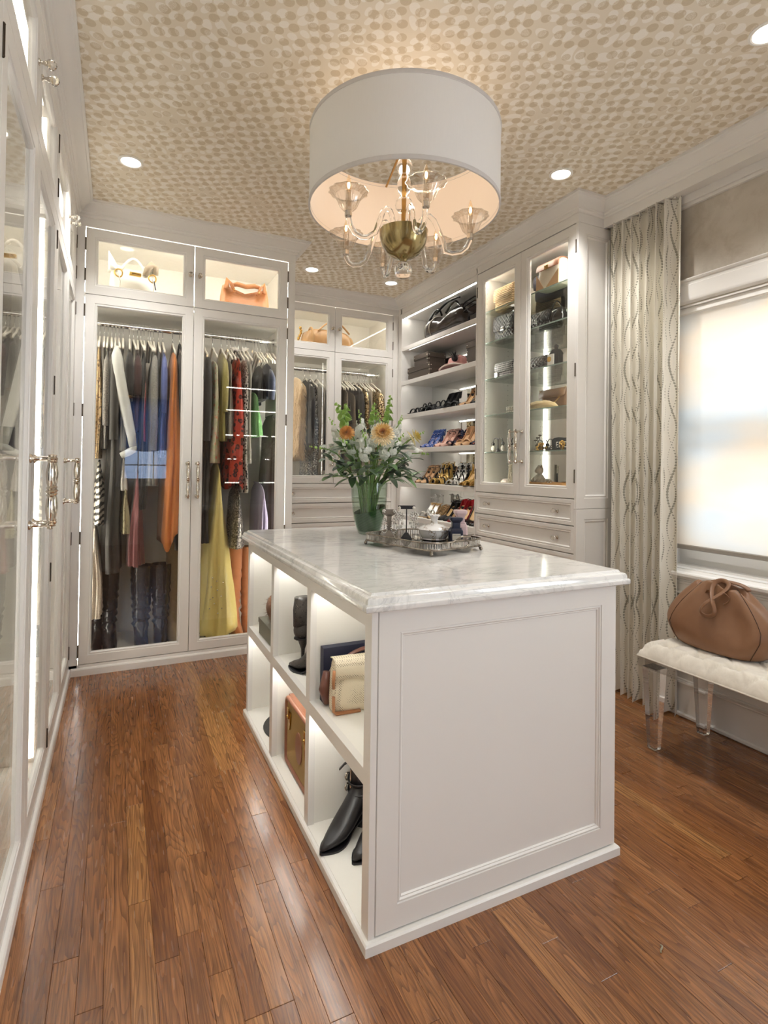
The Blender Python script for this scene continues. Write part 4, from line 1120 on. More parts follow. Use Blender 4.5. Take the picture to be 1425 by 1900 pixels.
dress('top', 'top', 'navy top at the far end of the rod by the door frame', .372, 1.97, 1.72, 'navy', 'white hanger with the navy top', t=.024, w=.19, sleeve=.2)
dress('skirt', 'skirt', 'lilac skirt hanging low behind the silver sequin skirt', .330, 1.12, .72, 'purple', t=.03, w=.2, neck=.15)
dress('dress', 'dress', 'long dark brown dress at the end of the two-door wardrobe', .405, 1.60, .60, 'brown', t=.028, w=.2, neck=.12)
for x, w_ in ((.122, 'between the grey chiffon and red leopard dresses'), (.178, 'between the red leopard and black-white dresses'), (.295, 'between the green blouse and halter top'), (.335, 'beside the dark halter top'), (.39, 'beside the navy top'), (.42, 'last on the rod by the door frame')):
    hanger(x, RB_Y, RB_Z, 'thin bare white hanger '+w_, 'bare white hangers above the dresses', hw=.2)

# corner cabinet
G2 = 'clothes on the rod of the corner cabinet'
def cdress(name, cat, label, x, zt, zb, k, hang=None, **kw):
    return garment(name, label, cat, x, zt, zb, K[k], yr=RC_Y, hz=RC_Z, group=G2, hang=hang, **kw)
o_ = cdress('coat', 'coat', 'blond shaggy fur coat in the corner cabinet', .835, 2.02, 1.31, 'fur', 'hanger in the blond fur coat', t=.055, w=.20, tb=.060, folds=7, amp=.14, hem=.03)
b = B(); rr = random.Random(5)
for k in range(650):
    z = rr.uniform(1.33, 1.98); a = rr.uniform(pi*1.0, pi*2.0); ht = .050*min(1, (2.03-z)/.09+.3); hw = .20*min(1, (2.04-z)/.10)
    p = Vector((.835+ht*cos(a)*1.15, RC_Y+hw*sin(a)*1.02, z)); q = p+Vector((.018*cos(a)+rr.uniform(-.01, .01), .03*sin(a), -.05-.03*rr.random()))
    m_ = (p+q)/2+Vector((.008*cos(a), .012*sin(a), 0)); s_ = Vector((.0016, 0, 0)); b.face([b.v(p-s_), b.v(p+s_), b.v(m_+s_*.7), b.v(m_-s_*.7)]); b.face([b.v(m_-s_*.7), b.v(m_+s_*.7), b.v(q)])
tag(obj('fur_hair', b, K['fur'], o_), kind='stuff')
cdress('jacket', 'jacket', 'black jacket beside the blond fur coat in the corner cabinet', .925, 2.01, 1.35, 'black', 'hanger in the black jacket by the fur', t=.03, w=.2, sleeve=.5)
cdress('dress', 'dress', 'long black dress with tiny sequins in the corner cabinet', .975, 2.0, 1.14, 'blackseq', 'hanger in the tiny-sequin black dress', t=.028, w=.2)
cdress('dress', 'dress', 'grey lace dress near the lit strip in the corner cabinet', 1.035, 1.98, 1.14, 'lgrey', 'hanger in the grey lace dress', t=.03, w=.19)
cdress('dress', 'dress', 'black dress at the edge of the corner cabinet second door', 1.195, 2.02, 1.2, 'black', 'hanger in the black dress by the stile', t=.032, w=.2)
ob_ = cdress('dress', 'dress', 'black and taupe dress with a silver beaded front', 1.265, 1.96, 1.2, 'taupe', 'hanger in the beaded taupe dress', t=.036, w=.195)
cdress('top', 'top', 'dark brown top above the taupe beaded dress', 1.30, 1.97, 1.60, 'brown', 'hanger in the dark brown top', t=.024, w=.18)
cdress('dress', 'dress', 'pale taupe silk slip dress in the corner cabinet', 1.345, 1.93, 1.2, 'taupe', 'hanger in the pale taupe slip dress', t=.02, w=.18)
cdress('jacket', 'jacket', 'charcoal fine knit jacket in the corner cabinet', 1.395, 2.0, 1.25, 'charcoal', 'hanger in the charcoal knit jacket', t=.026, w=.2, sleeve=.4)
cdress('jacket', 'jacket', 'gold sequin jacket between charcoal and cream in the corner cabinet', 1.445, 2.0, 1.3, 'goldseq', 'hanger in the gold sequin jacket', t=.022, w=.2, sleeve=.45)
cdress('blouse', 'blouse', 'cream blouse on a curved hanger in the corner cabinet', 1.505, 2.0, 1.25, 'cream', 'hanger in the cream blouse', t=.022, w=.2)
cdress('jacket', 'jacket', 'speckled gold and black jacket at the end of the corner rod', 1.585, 1.985, 1.3, 'goldseq', 'hanger in the speckled gold jacket', t=.040, w=.2, sleeve=.5)
b = B(); rr = random.Random(3)
for k in range(26): b.ball((1.255+rr.uniform(-.02, .03), RC_Y-.197, 1.85-.011*k), .0035, 6, 4)
obj('beads', b, CHROME, ob_, smooth=180)
for x, w_ in ((1.225, 'between the black and taupe dresses'), (1.24, 'touching the beaded taupe dress'), (1.32, 'between the brown top and slip dress'), (1.47, 'between the gold sequins and cream blouse'), (1.53, 'between the cream blouse and speckled jacket')):
    hanger(x, RC_Y, RC_Z, 'bare pale hanger '+w_+' in the corner cabinet', 'bare pale hangers in the corner cabinet', hw=.2)

# side wardrobe, seen edge-on through the glass
G3 = 'clothes on the rods of the side wardrobes'
def sdress(name, cat, label, y, zt, zb, k, t=.03, w=.2, sleeve=None):
    xr = XL-.30
    o = garment(name, label, cat, 0, zt, zb, K[k], yr=0, t=t, w=w, sleeve=sleeve, group=G3)
    o.location = (xr, y, zb); o.rotation_euler = (0, 0, pi/2)
    h = hanger(0, 0, RB_Z, 'slim white hanger carrying the '+label.split(' hanging')[0], 'hangers in the side wardrobes'); h.location = (xr, y, RB_Z); h.rotation_euler = (0, 0, pi/2)
sdress('jacket', 'jacket', 'black wool jacket hanging in the side wardrobe nearest its pulls', .98, 1.99, 1.33, 'black', .04, .2, .5)
sdress('shirt', 'shirt', 'navy shirt hanging in the side wardrobe behind big pulls', 1.09, 1.98, 1.28, 'navy', .035, .2, .5)
sdress('shirt', 'shirt', 'white shirt hanging in the side wardrobe by a black jacket', .86, 1.98, 1.25, 'white', .03, .2, .55)
sdress('coat', 'coat', 'grey coat hanging in the side wardrobe before the white shirt', .55, 2.0, 1.2, 'greymarl', .035, .2, .5)
sdress('coat', 'coat', 'charcoal coat hanging in the side wardrobe at its near end', .40, 2.0, 1.1, 'charcoal', .04, .2, .5)
sdress('jacket', 'jacket', 'black knit jacket hanging in the corner side wardrobe', 1.62, 2.0, 1.3, 'blackb', .035, .2, .5)

# ---------------------------------------------------------------- tall boots on the wardrobe floors
def tall_boot(label, x, y, rz, h, m, r=.058, slouch=.012, group='tall boots on the wardrobe floor', heel=.055):
    o = thing('tall_boot', label, 'boot', (x, y, Z0), rz, group)
    b = B(); ctr = []
    n = 26
    for k in range(n+1):
        t = k/n; z = h*(1-t)+.13*t; f = 1-t
        rad = r*(1-.30*t**1.5)*(1+slouch/r*.6*sin(k*2.3)*(t**1.2))
        ctr.append((Vector((slouch*.5*sin(k*1.7)*t, slouch*.6*cos(k*1.3)*t, z)), rad, rad*1.05))
    rings = [[c+Vector((rx*cos(2*pi*q/20), ry*sin(2*pi*q/20), 0)) for q in range(20)] for c, rx, ry in ctr]
    for z, yo, rx, ry in ((.10, -.008, .042, .056), (.075, -.03, .041, .085), (.05, -.055, .042, .118), (.028, -.066, .042, .136), (.012, -.07, .040, .138)):
        rings.append([Vector((rx*cos(2*pi*q/20)*(1-.35*max(0, -sin(2*pi*q/20))), yo+ry*sin(2*pi*q/20), z)) for q in range(20)])
    b.loft(rings, cap=(False, True)); obj('shaft', b, m, o, smooth=180, local=True)
    b = B(); b.loft([[Vector((.041*cos(2*pi*q/20)*(1-.35*max(0, -sin(2*pi*q/20))), -.07+.14*sin(2*pi*q/20), z)) for q in range(20)] for z in (0, .012)]); obj('sole', b, BLACK, o, local=True)
    return o
LB = NT('patent_boot_leather', .22).base('#1a1719'); LB.bump(LB.noise(LB.coord(scale=(1, 1, 2.2)), 16, 3, .6), .55, .012); LB = LB.m
SUEDE = cloth('olive_suede', '#6a5a44', '#826f55', rough=.95); TSUEDE = cloth('tan_suede', '#9a5f38', '#b4744a', rough=.95)
tall_boot('wrinkled black leather knee boot by the ivory lace skirt', -.615, YB+0.26, .1, .50, LB, .055)
tall_boot('black leather knee boot in the wardrobe corner behind ivory lace', -.690, YB+0.30, -.1, .46, LB, .05)
tall_boot('glossy black tall boot under the burgundy dress, nearer the side wall', -.430, YB+0.24, .05, .52, LB, .068)
tall_boot('glossy black tall boot under the burgundy dress, beside the suede boot', -.310, YB+0.26, -.05, .52, LB, .064)
tall_boot('olive suede over-knee boot below the orange dress', -.232, YB+0.28, .2, .66, SUEDE, .05)
tall_boot('tan suede over-knee boot under the silver sequins', .170, YB+0.28, .1, .63, TSUEDE, .055)
tall_boot('tan suede over-knee boot behind the island corner', .265, YB+0.29, -.1, .60, TSUEDE, .055)
tall_boot('dark leather boot behind the yellow gown hem', -.020, YB+0.43, .1, .42, LB, .05)

# ================================================================ shoes
def shoe(label, x, y, z, rz, kind='pump', m=None, lin_=None, heel=.09, hm=None, strap=None, L=.235, group=None, straps=(), wide=1.0, heelw=.010, toe=.010, flat=False, peep=False):
    """one shoe; toe points along local -x from the heel at the origin"""
    o = thing('shoe', label, 'shoe', (x, y, z), rz, group)
    sm = smooth_ = lambda t: t*t*(3-2*t)
    def zb(s): return heel*(1-sm(min(1, max(0, (s-.10)/.55))))+.004
    Lh = sqrt(max(.02, L*L-(heel*.85)**2))
    def px_(s): return -Lh*s
    W = lambda s: wide*(.030*min(1, (s/.06)**.5) if s < .12 else (.030-.005*sin(pi*(s-.12)/.36) if s < .48 else (.025+.015*sm((s-.48)/.22) if s < .70 else toe+(.040-toe)*(1-((s-.70)/.30)**2.2))))
    NS = 22
    if kind == 'pump':
        b = B(); secs = []
        for k in range(NS+1):
            s = k/NS; c = sm(min(1, max(0, (s-.60)/.10))); w = max(W(s), .006)
            u = (.058-.036*sm(min(1, s/.38)) if s < .38 else (.022 if s < .60 else .022+.014*sm(min(1, (s-.60)/.1))))
            if s > .7: u = .036-.022*((s-.7)/.3)
            if peep and s > .93: continue
            r = []
            for q in range(15):
                a = -1+2*q/14; sg = 1 if a >= 0 else -1; aa = abs(a)
                if aa <= .4: yy, zz = w*a/.4*.94, 0
                else:
                    t = (aa-.4)/.6; yy = sg*w*((1-c)*(1-.06*t)+c*cos(t*pi/2)); zz = u*((1-c)*t+c*sin(t*pi/2))
                r.append(Vector((px_(s)+(.012*(zz/.058) if s < .1 else 0), yy, zb(s)+zz)))
            secs.append(r)
        b.loft(secs, closed=False); obj('upper', b, m, o, smooth=60, local=True, thick=.0022)
    b = B(); ins = []
    for k in range(NS+1):
        s = .015+.965*k/NS; w = max(W(s)*.92, .004); ins.append([Vector((px_(s), w*t, zb(s)+.0035)) for t in (-1, -.5, 0, .5, 1)])
    b.loft(ins, closed=False); obj('insole', b, lin_, o, smooth=180, local=True)
    b = B(); ins = []
    for k in range(NS+1):
        s = k/NS; w = max(W(s)*.97, .005); zz = zb(s); ins.append([Vector((px_(s), w*t, zz+d)) for t, d in ((-1, -.0005), (0, -.0005), (1, -.0005), (1, -.004), (0, -.004), (-1, -.004))])
    b.loft(ins); obj('sole', b, hm or BLACK, o, smooth=50, local=True)
    if heel > .02:
        b = B(); hr = []
        for t in (0, .12, .3, .6, .9, 1):
            w = .024*(1-t)**1.4+heelw*(1-(1-t)**1.4); cx = -.030*(1-t)**1.3-.014
            hr.append([Vector((cx+w*cos(2*pi*q/10), w*sin(2*pi*q/10)*1.05, (heel+.002)*(1-t))) for q in range(10)])
        b.loft(hr); obj('heel', b, hm or m, o, smooth=60, local=True)
    for s, h, w_, mm in straps:
        b = B(); w = W(s)*1.04; pts = [Vector((px_(s)+.004*sin(pi*q/10), -w*cos(pi*q/10), zb(s)+h*sin(pi*q/10))) for q in range(11)]
        b.tube(pts, w_, 8, flat=.28, up=(0, -.3, 1)); obj('strap', b, mm, o, smooth=180, local=True)
    if strap:
        h, mm = strap[:2]; b = B(); pts = []
        for q in range(20):
            a = 2*pi*q/20; pts.append(Vector((px_(.12)+.036*cos(a), .031*sin(a), heel+h+.012*cos(a))))
        b.tube(pts, .004, 6, closed=True, flat=.5); 
        for sg in (-1, 1): b.tube([Vector((px_(.04), sg*.02, heel+.02)), Vector((px_(.06), sg*.029, heel+h*.6)), Vector((px_(.08), sg*.031, heel+h))], .0035, 6)
        obj('ankle_strap', b, mm, o, smooth=180, local=True)
    return o
NUDE = leather('nude_leather', '#c39a72', '#cda77f', .35); TANL = leather('tan_lining', '#c8a26a', '#d4b07a', .4)
PATENT = mat('#141314', .1, 0, 'black_patent', var=0, Coat_Weight=.5); BSU = mat('#1c1b1d', .7, 0, 'black_suede')
SILV = mat('#d3d0ca', .3, .35, 'silver_leather'); GOLDL = mat('#c9a45a', .35, .35, 'gold_leather'); PINKC = spots('pink_check', '#d8b2a2', '#c48f80', None, 150, .3, rnd=0)
BLUEF = spots('blue_floral_silk', '#3f5a9c', '#c8cbe0', '#d8864a', 60, .30); DARKF = spots('dark_floral_silk', '#23273a', '#c2574c', '#d9b28a', 70, .30)
LEOS = spots('leopard_calf', '#c0a074', '#3b2c1e', '#7a5a38', 95, .36); REDS = mat('#a01822', .4, 0, 'red_leather')
def pair(desc, y, shelf, dy=.085, x=1.985, rz=.22, where='', **k):
    z = SHELF[shelf]+.0006
    gp = 'pairs of shoes on the shelf unit'
    a = shoe(desc+', farther from the display cabinet', x, y+dy/2, z, rz, group=gp, **k)
    b_ = shoe(desc+', nearer the display cabinet', x, y-dy/2, z, rz, group=gp, **k)
    return a, b_
pair('black flat strappy sandal on the third shelf', 3.00, 3, kind='sandal', m=BSU, lin_=BSU, heel=.030, straps=((.75, .045, .013, BSU), (.55, .055, .010, BSU), (.15, .075, .009, BSU)), x=1.96)
pair('black bow sandal on the third shelf', 2.79, 3, kind='sandal', m=BSU, lin_=BSU, heel=.055, straps=((.8, .035, .012, BSU), (.68, .055, .016, BSU), (.6, .06, .008, BSU), (.12, .05, .010, BSU)), x=1.965)
pair('black suede pump on the third shelf', 2.60, 3, kind='pump', m=BSU, lin_=BSU, heel=.105, x=1.985)
pair('black flat mule, third shelf front', 2.42, 3, kind='sandal', m=BSU, lin_=BSU, heel=.012, straps=((.75, .04, .02, BSU),), x=1.95, rz=.3)
pair('nude and black slingback heel on the third shelf', 2.265, 3, kind='pump', m=NUDE, lin_=TANL, heel=.11, hm=BSU, strap=(.05, BSU), x=1.985)
pair('black white-rosette heel on the third shelf', 2.10, 3, dy=.08, kind='pump', m=BSU, lin_=NUDE, heel=.10, straps=((.78, .045, .012, SILV),), x=1.985)
pair('blue floral silk heel on the fourth shelf', 2.84, 4, kind='pump', m=BLUEF, lin_=BLUEF, heel=.11, strap=(.03, BLUEF))
pair('pink checked slingback on the fourth shelf', 2.61, 4, kind='pump', m=PINKC, lin_=PINKC, heel=.10, strap=(.045, BSU))
pair('dark floral sandal on the fourth shelf', 2.475, 4, kind='sandal', m=DARKF, lin_=DARKF, heel=.085, straps=((.75, .045, .014, DARKF), (.15, .06, .012, DARKF)), x=2.0)
pair('nude bow pump on the fourth shelf', 2.31, 4, dy=.095, kind='pump', m=NUDE, lin_=NUDE, heel=.11, hm=NUDE, straps=((.72, .050, .013, NUDE), (.66, .046, .012, NUDE)), wide=1.1)
pair('multicoloured floral pump, end of fourth shelf', 2.09, 4, dy=.08, kind='pump', m=DARKF, lin_=BSU, heel=.06)
pair('nude-soled black ankle strap sandal, fifth shelf', 2.92, 5, kind='pump', m=NUDE, lin_=NUDE, heel=.10, hm=BSU, strap=(.045, BSU), straps=((.78, .045, .012, BSU), (.55, .05, .006, BSU)))
pair('gold caged wedge on the fifth shelf', 2.69, 5, kind='sandal', m=GOLDL, lin_=GOLDL, heel=.115, hm=GOLDL, heelw=.02, straps=((.78, .04, .018, GOLDL), (.62, .055, .008, BSU), (.5, .06, .008, GOLDL), (.35, .065, .008, BSU), (.2, .06, .010, GOLDL), (.08, .055, .010, BSU)), strap=(.06, GOLDL))
pair('silver and black strappy heel on the fifth shelf', 2.44, 5, kind='sandal', m=SILV, lin_=SILV, heel=.115, hm=BSU, straps=((.8, .035, .014, SILV), (.6, .055, .006, SILV), (.48, .06, .006, BSU), (.36, .062, .006, SILV), (.24, .06, .006, BSU), (.1, .06, .009, SILV)), strap=(.055, SILV))
pair('gold peep toe pump on the fifth shelf', 2.235, 5, kind='pump', m=GOLDL, lin_=TANL, heel=.105, peep=True)
pair('flat bronze sandal, fifth shelf front', 2.15, 5, kind='sandal', m=GOLDL, lin_=TANL, heel=.018, straps=((.78, .04, .016, GOLDL), (.62, .045, .014, GOLDL)), x=1.93, rz=.45, dy=.09)
pair('silver strappy sandal on the lowest shelf', 2.86, 6, kind='sandal', m=SILV, lin_=SILV, heel=.115, hm=TANL, straps=((.78, .04, .013, SILV), (.55, .05, .007, SILV), (.1, .075, .009, SILV)), strap=(.06, SILV))
pair('leopard print heel on the lowest shelf', 2.69, 6, kind='pump', m=LEOS, lin_=LEOS, heel=.05)
pair('black slingback on the lowest shelf', 2.555, 6, kind='pump', m=BSU, lin_=TANL, heel=.095, strap=(.06, PATENT), x=2.0)
pair('black pump with red inside, lowest shelf', 2.385, 6, dy=.10, kind='pump', m=REDS, lin_=TANL, heel=.115, hm=BSU)
pair('black pump with tan lining on the lowest shelf', 2.175, 6, dy=.10, kind='pump', m=PATENT, lin_=TANL, heel=.125, wide=1.15, x=1.97)

# ================================================================ boxes, hat and duffel on the upper shelves
BOXM = mat('#4a4038', .55, 0, 'brown_box_paper'); RIV = mat('#e0dad0', .25, 1, 'box_rivet', var=0)
def storage_box(label, x0, x1, y0, y1, z0, z1, lid=.045):
    o = thing('storage_box', label, 'box', ((x0+x1)/2, (y0+y1)/2, z0), group='brown storage boxes on the second shelf')
    b = B(); b.box(x0+.004, x1-.004, y0+.004, y1-.004, z0, z1-lid*.4, bev=.001); obj('body', b, BOXM, o)
    b = B(); b.box(x0, x1, y0, y1, z1-lid, z1, bev=.001); obj('lid', b, BOXM, o)
    b = B(); zz = [z1-lid*.5]+[z0+(z1-lid-z0)*q for q in (.2, .8)]
    for z in zz:
        for y in (y0+.014, y1-.014): b.ball((x0 if z > z1-lid else x0+.004, y, z), .005, 8, 5)
        for x in (x0+.014, x1-.014): b.ball((x, y0 if z > z1-lid else y0+.004, z), .005, 8, 5)
    obj('rivets', b, RIV, o, smooth=180); return o
zS = SHELF[2]+.0005
storage_box('low wide brown storage box at the end of the second shelf', 1.775, 2.02, 2.70, 3.09, zS, zS+.115)
storage_box('smaller brown box stacked on the wide brown storage box', 1.815, 2.0, 2.80, 3.05, zS+.1155, zS+.225)
storage_box('tall brown storage box beside the pink hat', 1.80, 2.02, 2.02, 2.205, zS, zS+.175)
hat = thing('sun_hat', 'crumpled pink hat with black feathers on the second shelf', 'hat', (1.88, 2.43, zS))
PINK = cloth('pink_straw', '#b9807a', '#c9958c')
b = B()
def hatfn(i, j):
    a = 2*pi*i
    prof = [(.165, .012), (.15, .010), (.12, .012), (.095, .016), (.085, .05), (.078, .085), (.06, .105), (.03, .11), (0.0005, .108)]
    q = j*(len(prof)-1); k = min(int(q), len(prof)-2); f = q-k
    r = prof[k][0]*(1-f)+prof[k+1][0]*f; z = prof[k][1]*(1-f)+prof[k+1][1]*f
    w = 1+.07*sin(3*a+1)*(z/.1)+.03*sin(8*a)
    return Vector((1.88+r*w*cos(a)*.82, 2.43+r*w*sin(a)*1.18, zS+z+.014*sin(2*a+.8)*(r/.16)**2+.006+.010*sin(5*a)*(z > .03)+.010*(r > .1)))
b.grid(hatfn, 48, 24, wrapu=True); obj('hat_body', b, PINK, hat, smooth=180, thick=.004)
b = B(); b.tube([Vector((1.88+.088*.84*cos(2*pi*k/30), 2.43+.088*1.2*sin(2*pi*k/30), zS+.045)) for k in range(30)], .012, 8, closed=True, flat=.5); obj('hat_band', b, PINK, hat, smooth=180)
b = B(); b.tube([Vector((1.88+.158*.83*cos(2*pi*k/40), 2.43+.158*1.19*sin(2*pi*k/40), zS+.024+.014*sin(4*pi*k/40+.8))) for k in range(40)], .007, 6, closed=True); obj('brim_edge', b, mat('#e9d8cc', .7, 0, 'brim_edge'), hat, smooth=180)
b = B(); rr = random.Random(2)
for k in range(46):
    a = rr.uniform(0, 2*pi); e = rr.uniform(.2, 1.5); c0 = Vector((1.80, 2.36, zS+.08)); d = Vector((cos(a)*cos(e)*.8-.2, sin(a)*cos(e), sin(e)*.9)); l_ = rr.uniform(.035, .085)
    b.tube([c0, c0+d*l_*.5+Vector((0, 0, .006)), c0+d*l_], [.0032, .0045, .0008], 5, flat=.3)
b.ball((1.80, 2.36, zS+.085), .026, 10, 6); obj('feathers', b, BLACK, hat)

DUF = leather('black_patent_bag', '#1b1614', '#2b211c', .18)
PIPE = mat('#8d857b', .35, .3, 'bag_piping')
df = thing('duffel_bag', 'black glossy duffel bag with grey piping on the top shelf', 'bag', (1.885, 2.51, SHELF[1]))
zS1 = SHELF[1]+.0005
b = B(); rings = []; n = 32
for k in range(17):
    t = k/16; y = 2.865-.665*t; e = min(1, sin(pi*min(.5, .08+t*2.2))**.5 if t < .2 else (1 if t < .85 else 1-.25*((t-.85)/.15)**2))
    hh = (.205-.03*sin(pi*t)+.018*sin(9*t+1))*e; hw = .118*e
    r = []
    for q in range(n):
        a = 2*pi*q/n; c, s_ = cos(a), sin(a)
        zz = hh/2+hh/2*math.copysign(abs(s_)**.7, s_)
        wr = 1+.035*sin(5*a+7*t*3)*(s_ > -.5)
        r.append(Vector((1.885+hw*math.copysign(abs(c)**.7, c)*wr*(1-.25*max(0, s_)), y, zS1+max(.0, zz*(1+.04*sin(13*t+2*a))))))
    rings.append(r)
b.loft(rings); obj('body', b, DUF, df, smooth=180)
for k in (1, 4):
    b = B(); b.tube([p+Vector((-.002, 0, .002)) for p in rings[k]], .006, 6, closed=True); obj('piping', b, PIPE, df, smooth=180)
for yy in (2.40, 2.66):
    b = B(); b.tube([Vector((1.80+.02*sin(pi*k/12), yy+.10-.20*k/12, zS1+.165+.075*sin(pi*k/12))) for k in range(13)], .009, 8); obj('handle', b, PATENT, df, smooth=180)
b = B(); b.tube([Vector((1.79, 2.64-.35*k/10, zS1+.19+.05*k/10+.025*sin(pi*k/10))) for k in range(11)], .014, 8, flat=.4); obj('strap', b, PATENT, df, smooth=180)
b = B(); pts = [(1.81, 2.30), (1.79, 2.24), (1.80, 2.19)]
for dz in (0, .03, .06): b.tube([(1.80, 2.26, zS1+.10+dz), (1.785, 2.20, zS1+.115+dz), (1.80, 2.10, zS1+.135+dz), (1.86, 2.06, zS1+.12+dz)], .008, 8, flat=.5)
b.box(1.80, 1.99, 2.03, 2.17, zS1, zS1+.075, bev=.012); obj('belt_loops', b, PATENT, df, smooth=40)

# ================================================================ handbags
def sring(cx, cy, z, hx, hy, e=4, n=28):
    r = []
    for k in range(n):
        a = 2*pi*k/n; c, s_ = cos(a), sin(a)
        r.append(Vector((cx+hx*math.copysign(abs(c)**(2/e), c), cy+hy*math.copysign(abs(s_)**(2/e), s_), z)))
    return r
def quilt_mat(name, c, sc=34, rough=.35, depth=.9):
    s = NT(name, rough); tc = s.n('ShaderNodeTexCoord'); sep = s.n('ShaderNodeSeparateXYZ'); s.link(tc.outputs['Object'], sep.inputs[0])
    y, z = sep.outputs[1], sep.outputs[2]
    f = lambda v: s.math('ABSOLUTE', s.math('SINE', s.math('MULTIPLY', v, pi*sc)))
    h = s.math('POWER', s.math('MULTIPLY', f(s.math('ADD', y, z)), f(s.math('SUBTRACT', y, z))), .45)
    s.base(c); s.bump(h, depth, .006); return s.m
def flap_bag(name, label, x, y, z, w, h, d, m, flapm=None, clasp=GOLD, flap=.6, rz=0, chain=None, group='handbags in the display cabinet', taper=.93, trim=None):
    """structured bag: w along y, d along x, front towards -x"""
    o = thing(name, label, 'bag', (x, y, z), rz, group)
    b = B(); b.loft([sring(0, 0, zz*h, d/2*kx, w/2*ky, 5) for zz, kx, ky in ((0, .86, .95), (.03, .98, .99), (.15, 1.04, 1.0), (.5, 1.0, .985), (.85, .85, taper+.02), (.97, .68, taper), (1, .5, taper-.02))]); obj('body', b, m, o, smooth=50, local=True)
    b = B(); pts = []
    P_ = [(d*.30, h*.99), (0, h*1.02), (-d*.36, h*.985), (-d*.485, h*.90), (-d*.545, h*.72), (-d*.565, h*(1-flap))]
    for sx, wk in ((0, 1), (1, 1)):
        pass
    rows = [[Vector((px_, w/2*k*(.955 if i < 5 else .90), pz)) for k in (-1, -.5, 0, .5, 1)] for i, (px_, pz) in enumerate(P_)]
    b.loft(rows, closed=False); obj('flap', b, flapm or m, o, smooth=60, local=True, thick=.005)
    if clasp:
        b = B(); b.box(-d*.565-.008, -d*.565-.001, -.016, .016, h*(1-flap)-.004, h*(1-flap)+.022, bev=.002); b.tube([Vector((-d*.565-.008, .009*cos(2*pi*k/12), h*(1-flap)+.009+.009*sin(2*pi*k/12))) for k in range(12)], .0018, 6, closed=True); obj('clasp', b, clasp, o, local=True)
    if chain:
        b = B(); n = 34; 
        for k in range(n):
            t = k/(n-1); p = Vector((-d*.50-.012*sin(pi*t), w*.46-w*.92*t, h*(.98-.75*sin(pi*t)**.8))) if chain == 'front' else Vector((.0, w*.42-w*.84*t, h+.09*sin(pi*t)))
            b.tube([p+Vector((0, .004*cos(2*pi*q/6)*(1 if k % 2 else .4), .004*sin(2*pi*q/6))) for q in range(6)], .0012, 4, closed=True)
        obj('chain', b, clasp or GOLD, o, local=True)
    if trim:
        b = B(); b.tube([v+Vector((0, 0, .0)) for v in sring(0, 0, h*.06, d/2*1.02, w/2*1.0, 5)], .004, 6, closed=True); obj('trim', b, trim, o, smooth=180, local=True)
    return o
def emblem(o, curves, m, r=.0016):
    b = B()
    for c in curves: b.tube(c, r, 6)
    return obj('emblem', b, m, o, smooth=180, local=True)
s = NT('woven_raffia', .8); v = s.coord(); w1_ = s.wave(s.coord(scale=(1, 1, 1)), 26, 1.5, 2, 3, 'Z'); s.base(s.mix(s.step(w1_, .35, .6), s.mix(s.noise(v, 60, 2), '#9a7650', '#b89468'), s.mix(s.noise(v, 45, 2), '#cfae82', '#e2cba6'))); s.bump(w1_, 1.0, .006); RAFF = s.m
zg = [z+.0008 for z in GS]
XF = 1.875
flap_bag('handbag', 'woven raffia handbag on the top glass shelf', XF, 1.80, zg[0], .21, .165, .10, RAFF, clasp=None)
NAVYP = spots('navy_scallop_print', '#45465a', '#2c2d3e', '#585a70', 42, .33, rnd=.1)
flap_bag('handbag', 'grey-navy printed handbag with silver clasp on the top glass shelf', XF+.07, 1.435, zg[0], .29, .165, .09, NAVYP, clasp=CHROME)
o = flap_bag('handbag', 'white and brown colour-blocked handbag on the top glass shelf', XF-.045, 1.315, zg[0], .20, .165, .10, leather('white_bag_leather', '#e6dccb', '#efe6d6'), flapm=leather('brown_bag_flap', '#8e5f48', '#9b6c52'), clasp=GOLD, flap=.30)
b = B(); b.loft([[Vector((-.0545, y_, z_)) for y_, z_ in ((-.095, .004), (-.095, .09), (.01, .004))], [Vector((-.0500, y_, z_)) for y_, z_ in ((-.095, .004), (-.095, .09), (.01, .004))]]); b.loft([[Vector((-.0545, y_, z_)) for y_, z_ in ((.095, .004), (.03, .004), (.095, .10))], [Vector((-.0500, y_, z_)) for y_, z_ in ((.095, .004), (.03, .004), (.095, .10))]]); obj('tan_panels', b, leather('tan_panel', '#b08a66', '#bd9873'), o, local=True)
QB = quilt_mat('black_quilted', '#232022'); QB2 = quilt_mat('black_chevron_quilt', '#1d1b1d', 30); QBR = quilt_mat('brown_quilted', '#33241e', 30)
flap_bag('handbag', 'black diamond-quilted handbag on the second glass shelf', XF, 1.80, zg[1], .23, .19, .09, QB, clasp=CHROME, chain='front')
o = flap_bag('handbag', 'black chevron-quilted handbag with silver letters on the second glass shelf', XF, 1.475, zg[1], .22, .115, .08, QB2, clasp=None)
emblem(o, [[(-.052, .030, .085), (-.054, .018, .06), (-.053, .010, .085)], [(-.054, .018, .06), (-.054, .020, .036)], [(-.053, .006, .058), (-.054, -.004, .066), (-.054, -.006, .054), (-.054, .004, .046), (-.054, -.006, .036), (-.054, -.014, .042)], [(-.053, -.012, .078), (-.054, -.018, .034), (-.054, -.030, .036)]], CHROME)
o = thing('evening_bag', 'small black patent round-top bag on the second glass shelf', 'bag', (XF, 1.315, zg[1]), group='handbags in the display cabinet')
b = B(); b.loft([sring(0, 0, z_, hx, hy, 3) for z_, hx, hy in ((0, .03, .045), (.01, .04, .06), (.05, .042, .066), (.09, .034, .056), (.108, .02, .035), (.112, .008, .015))]); obj('body', b, PATENT, o, smooth=60, local=True)
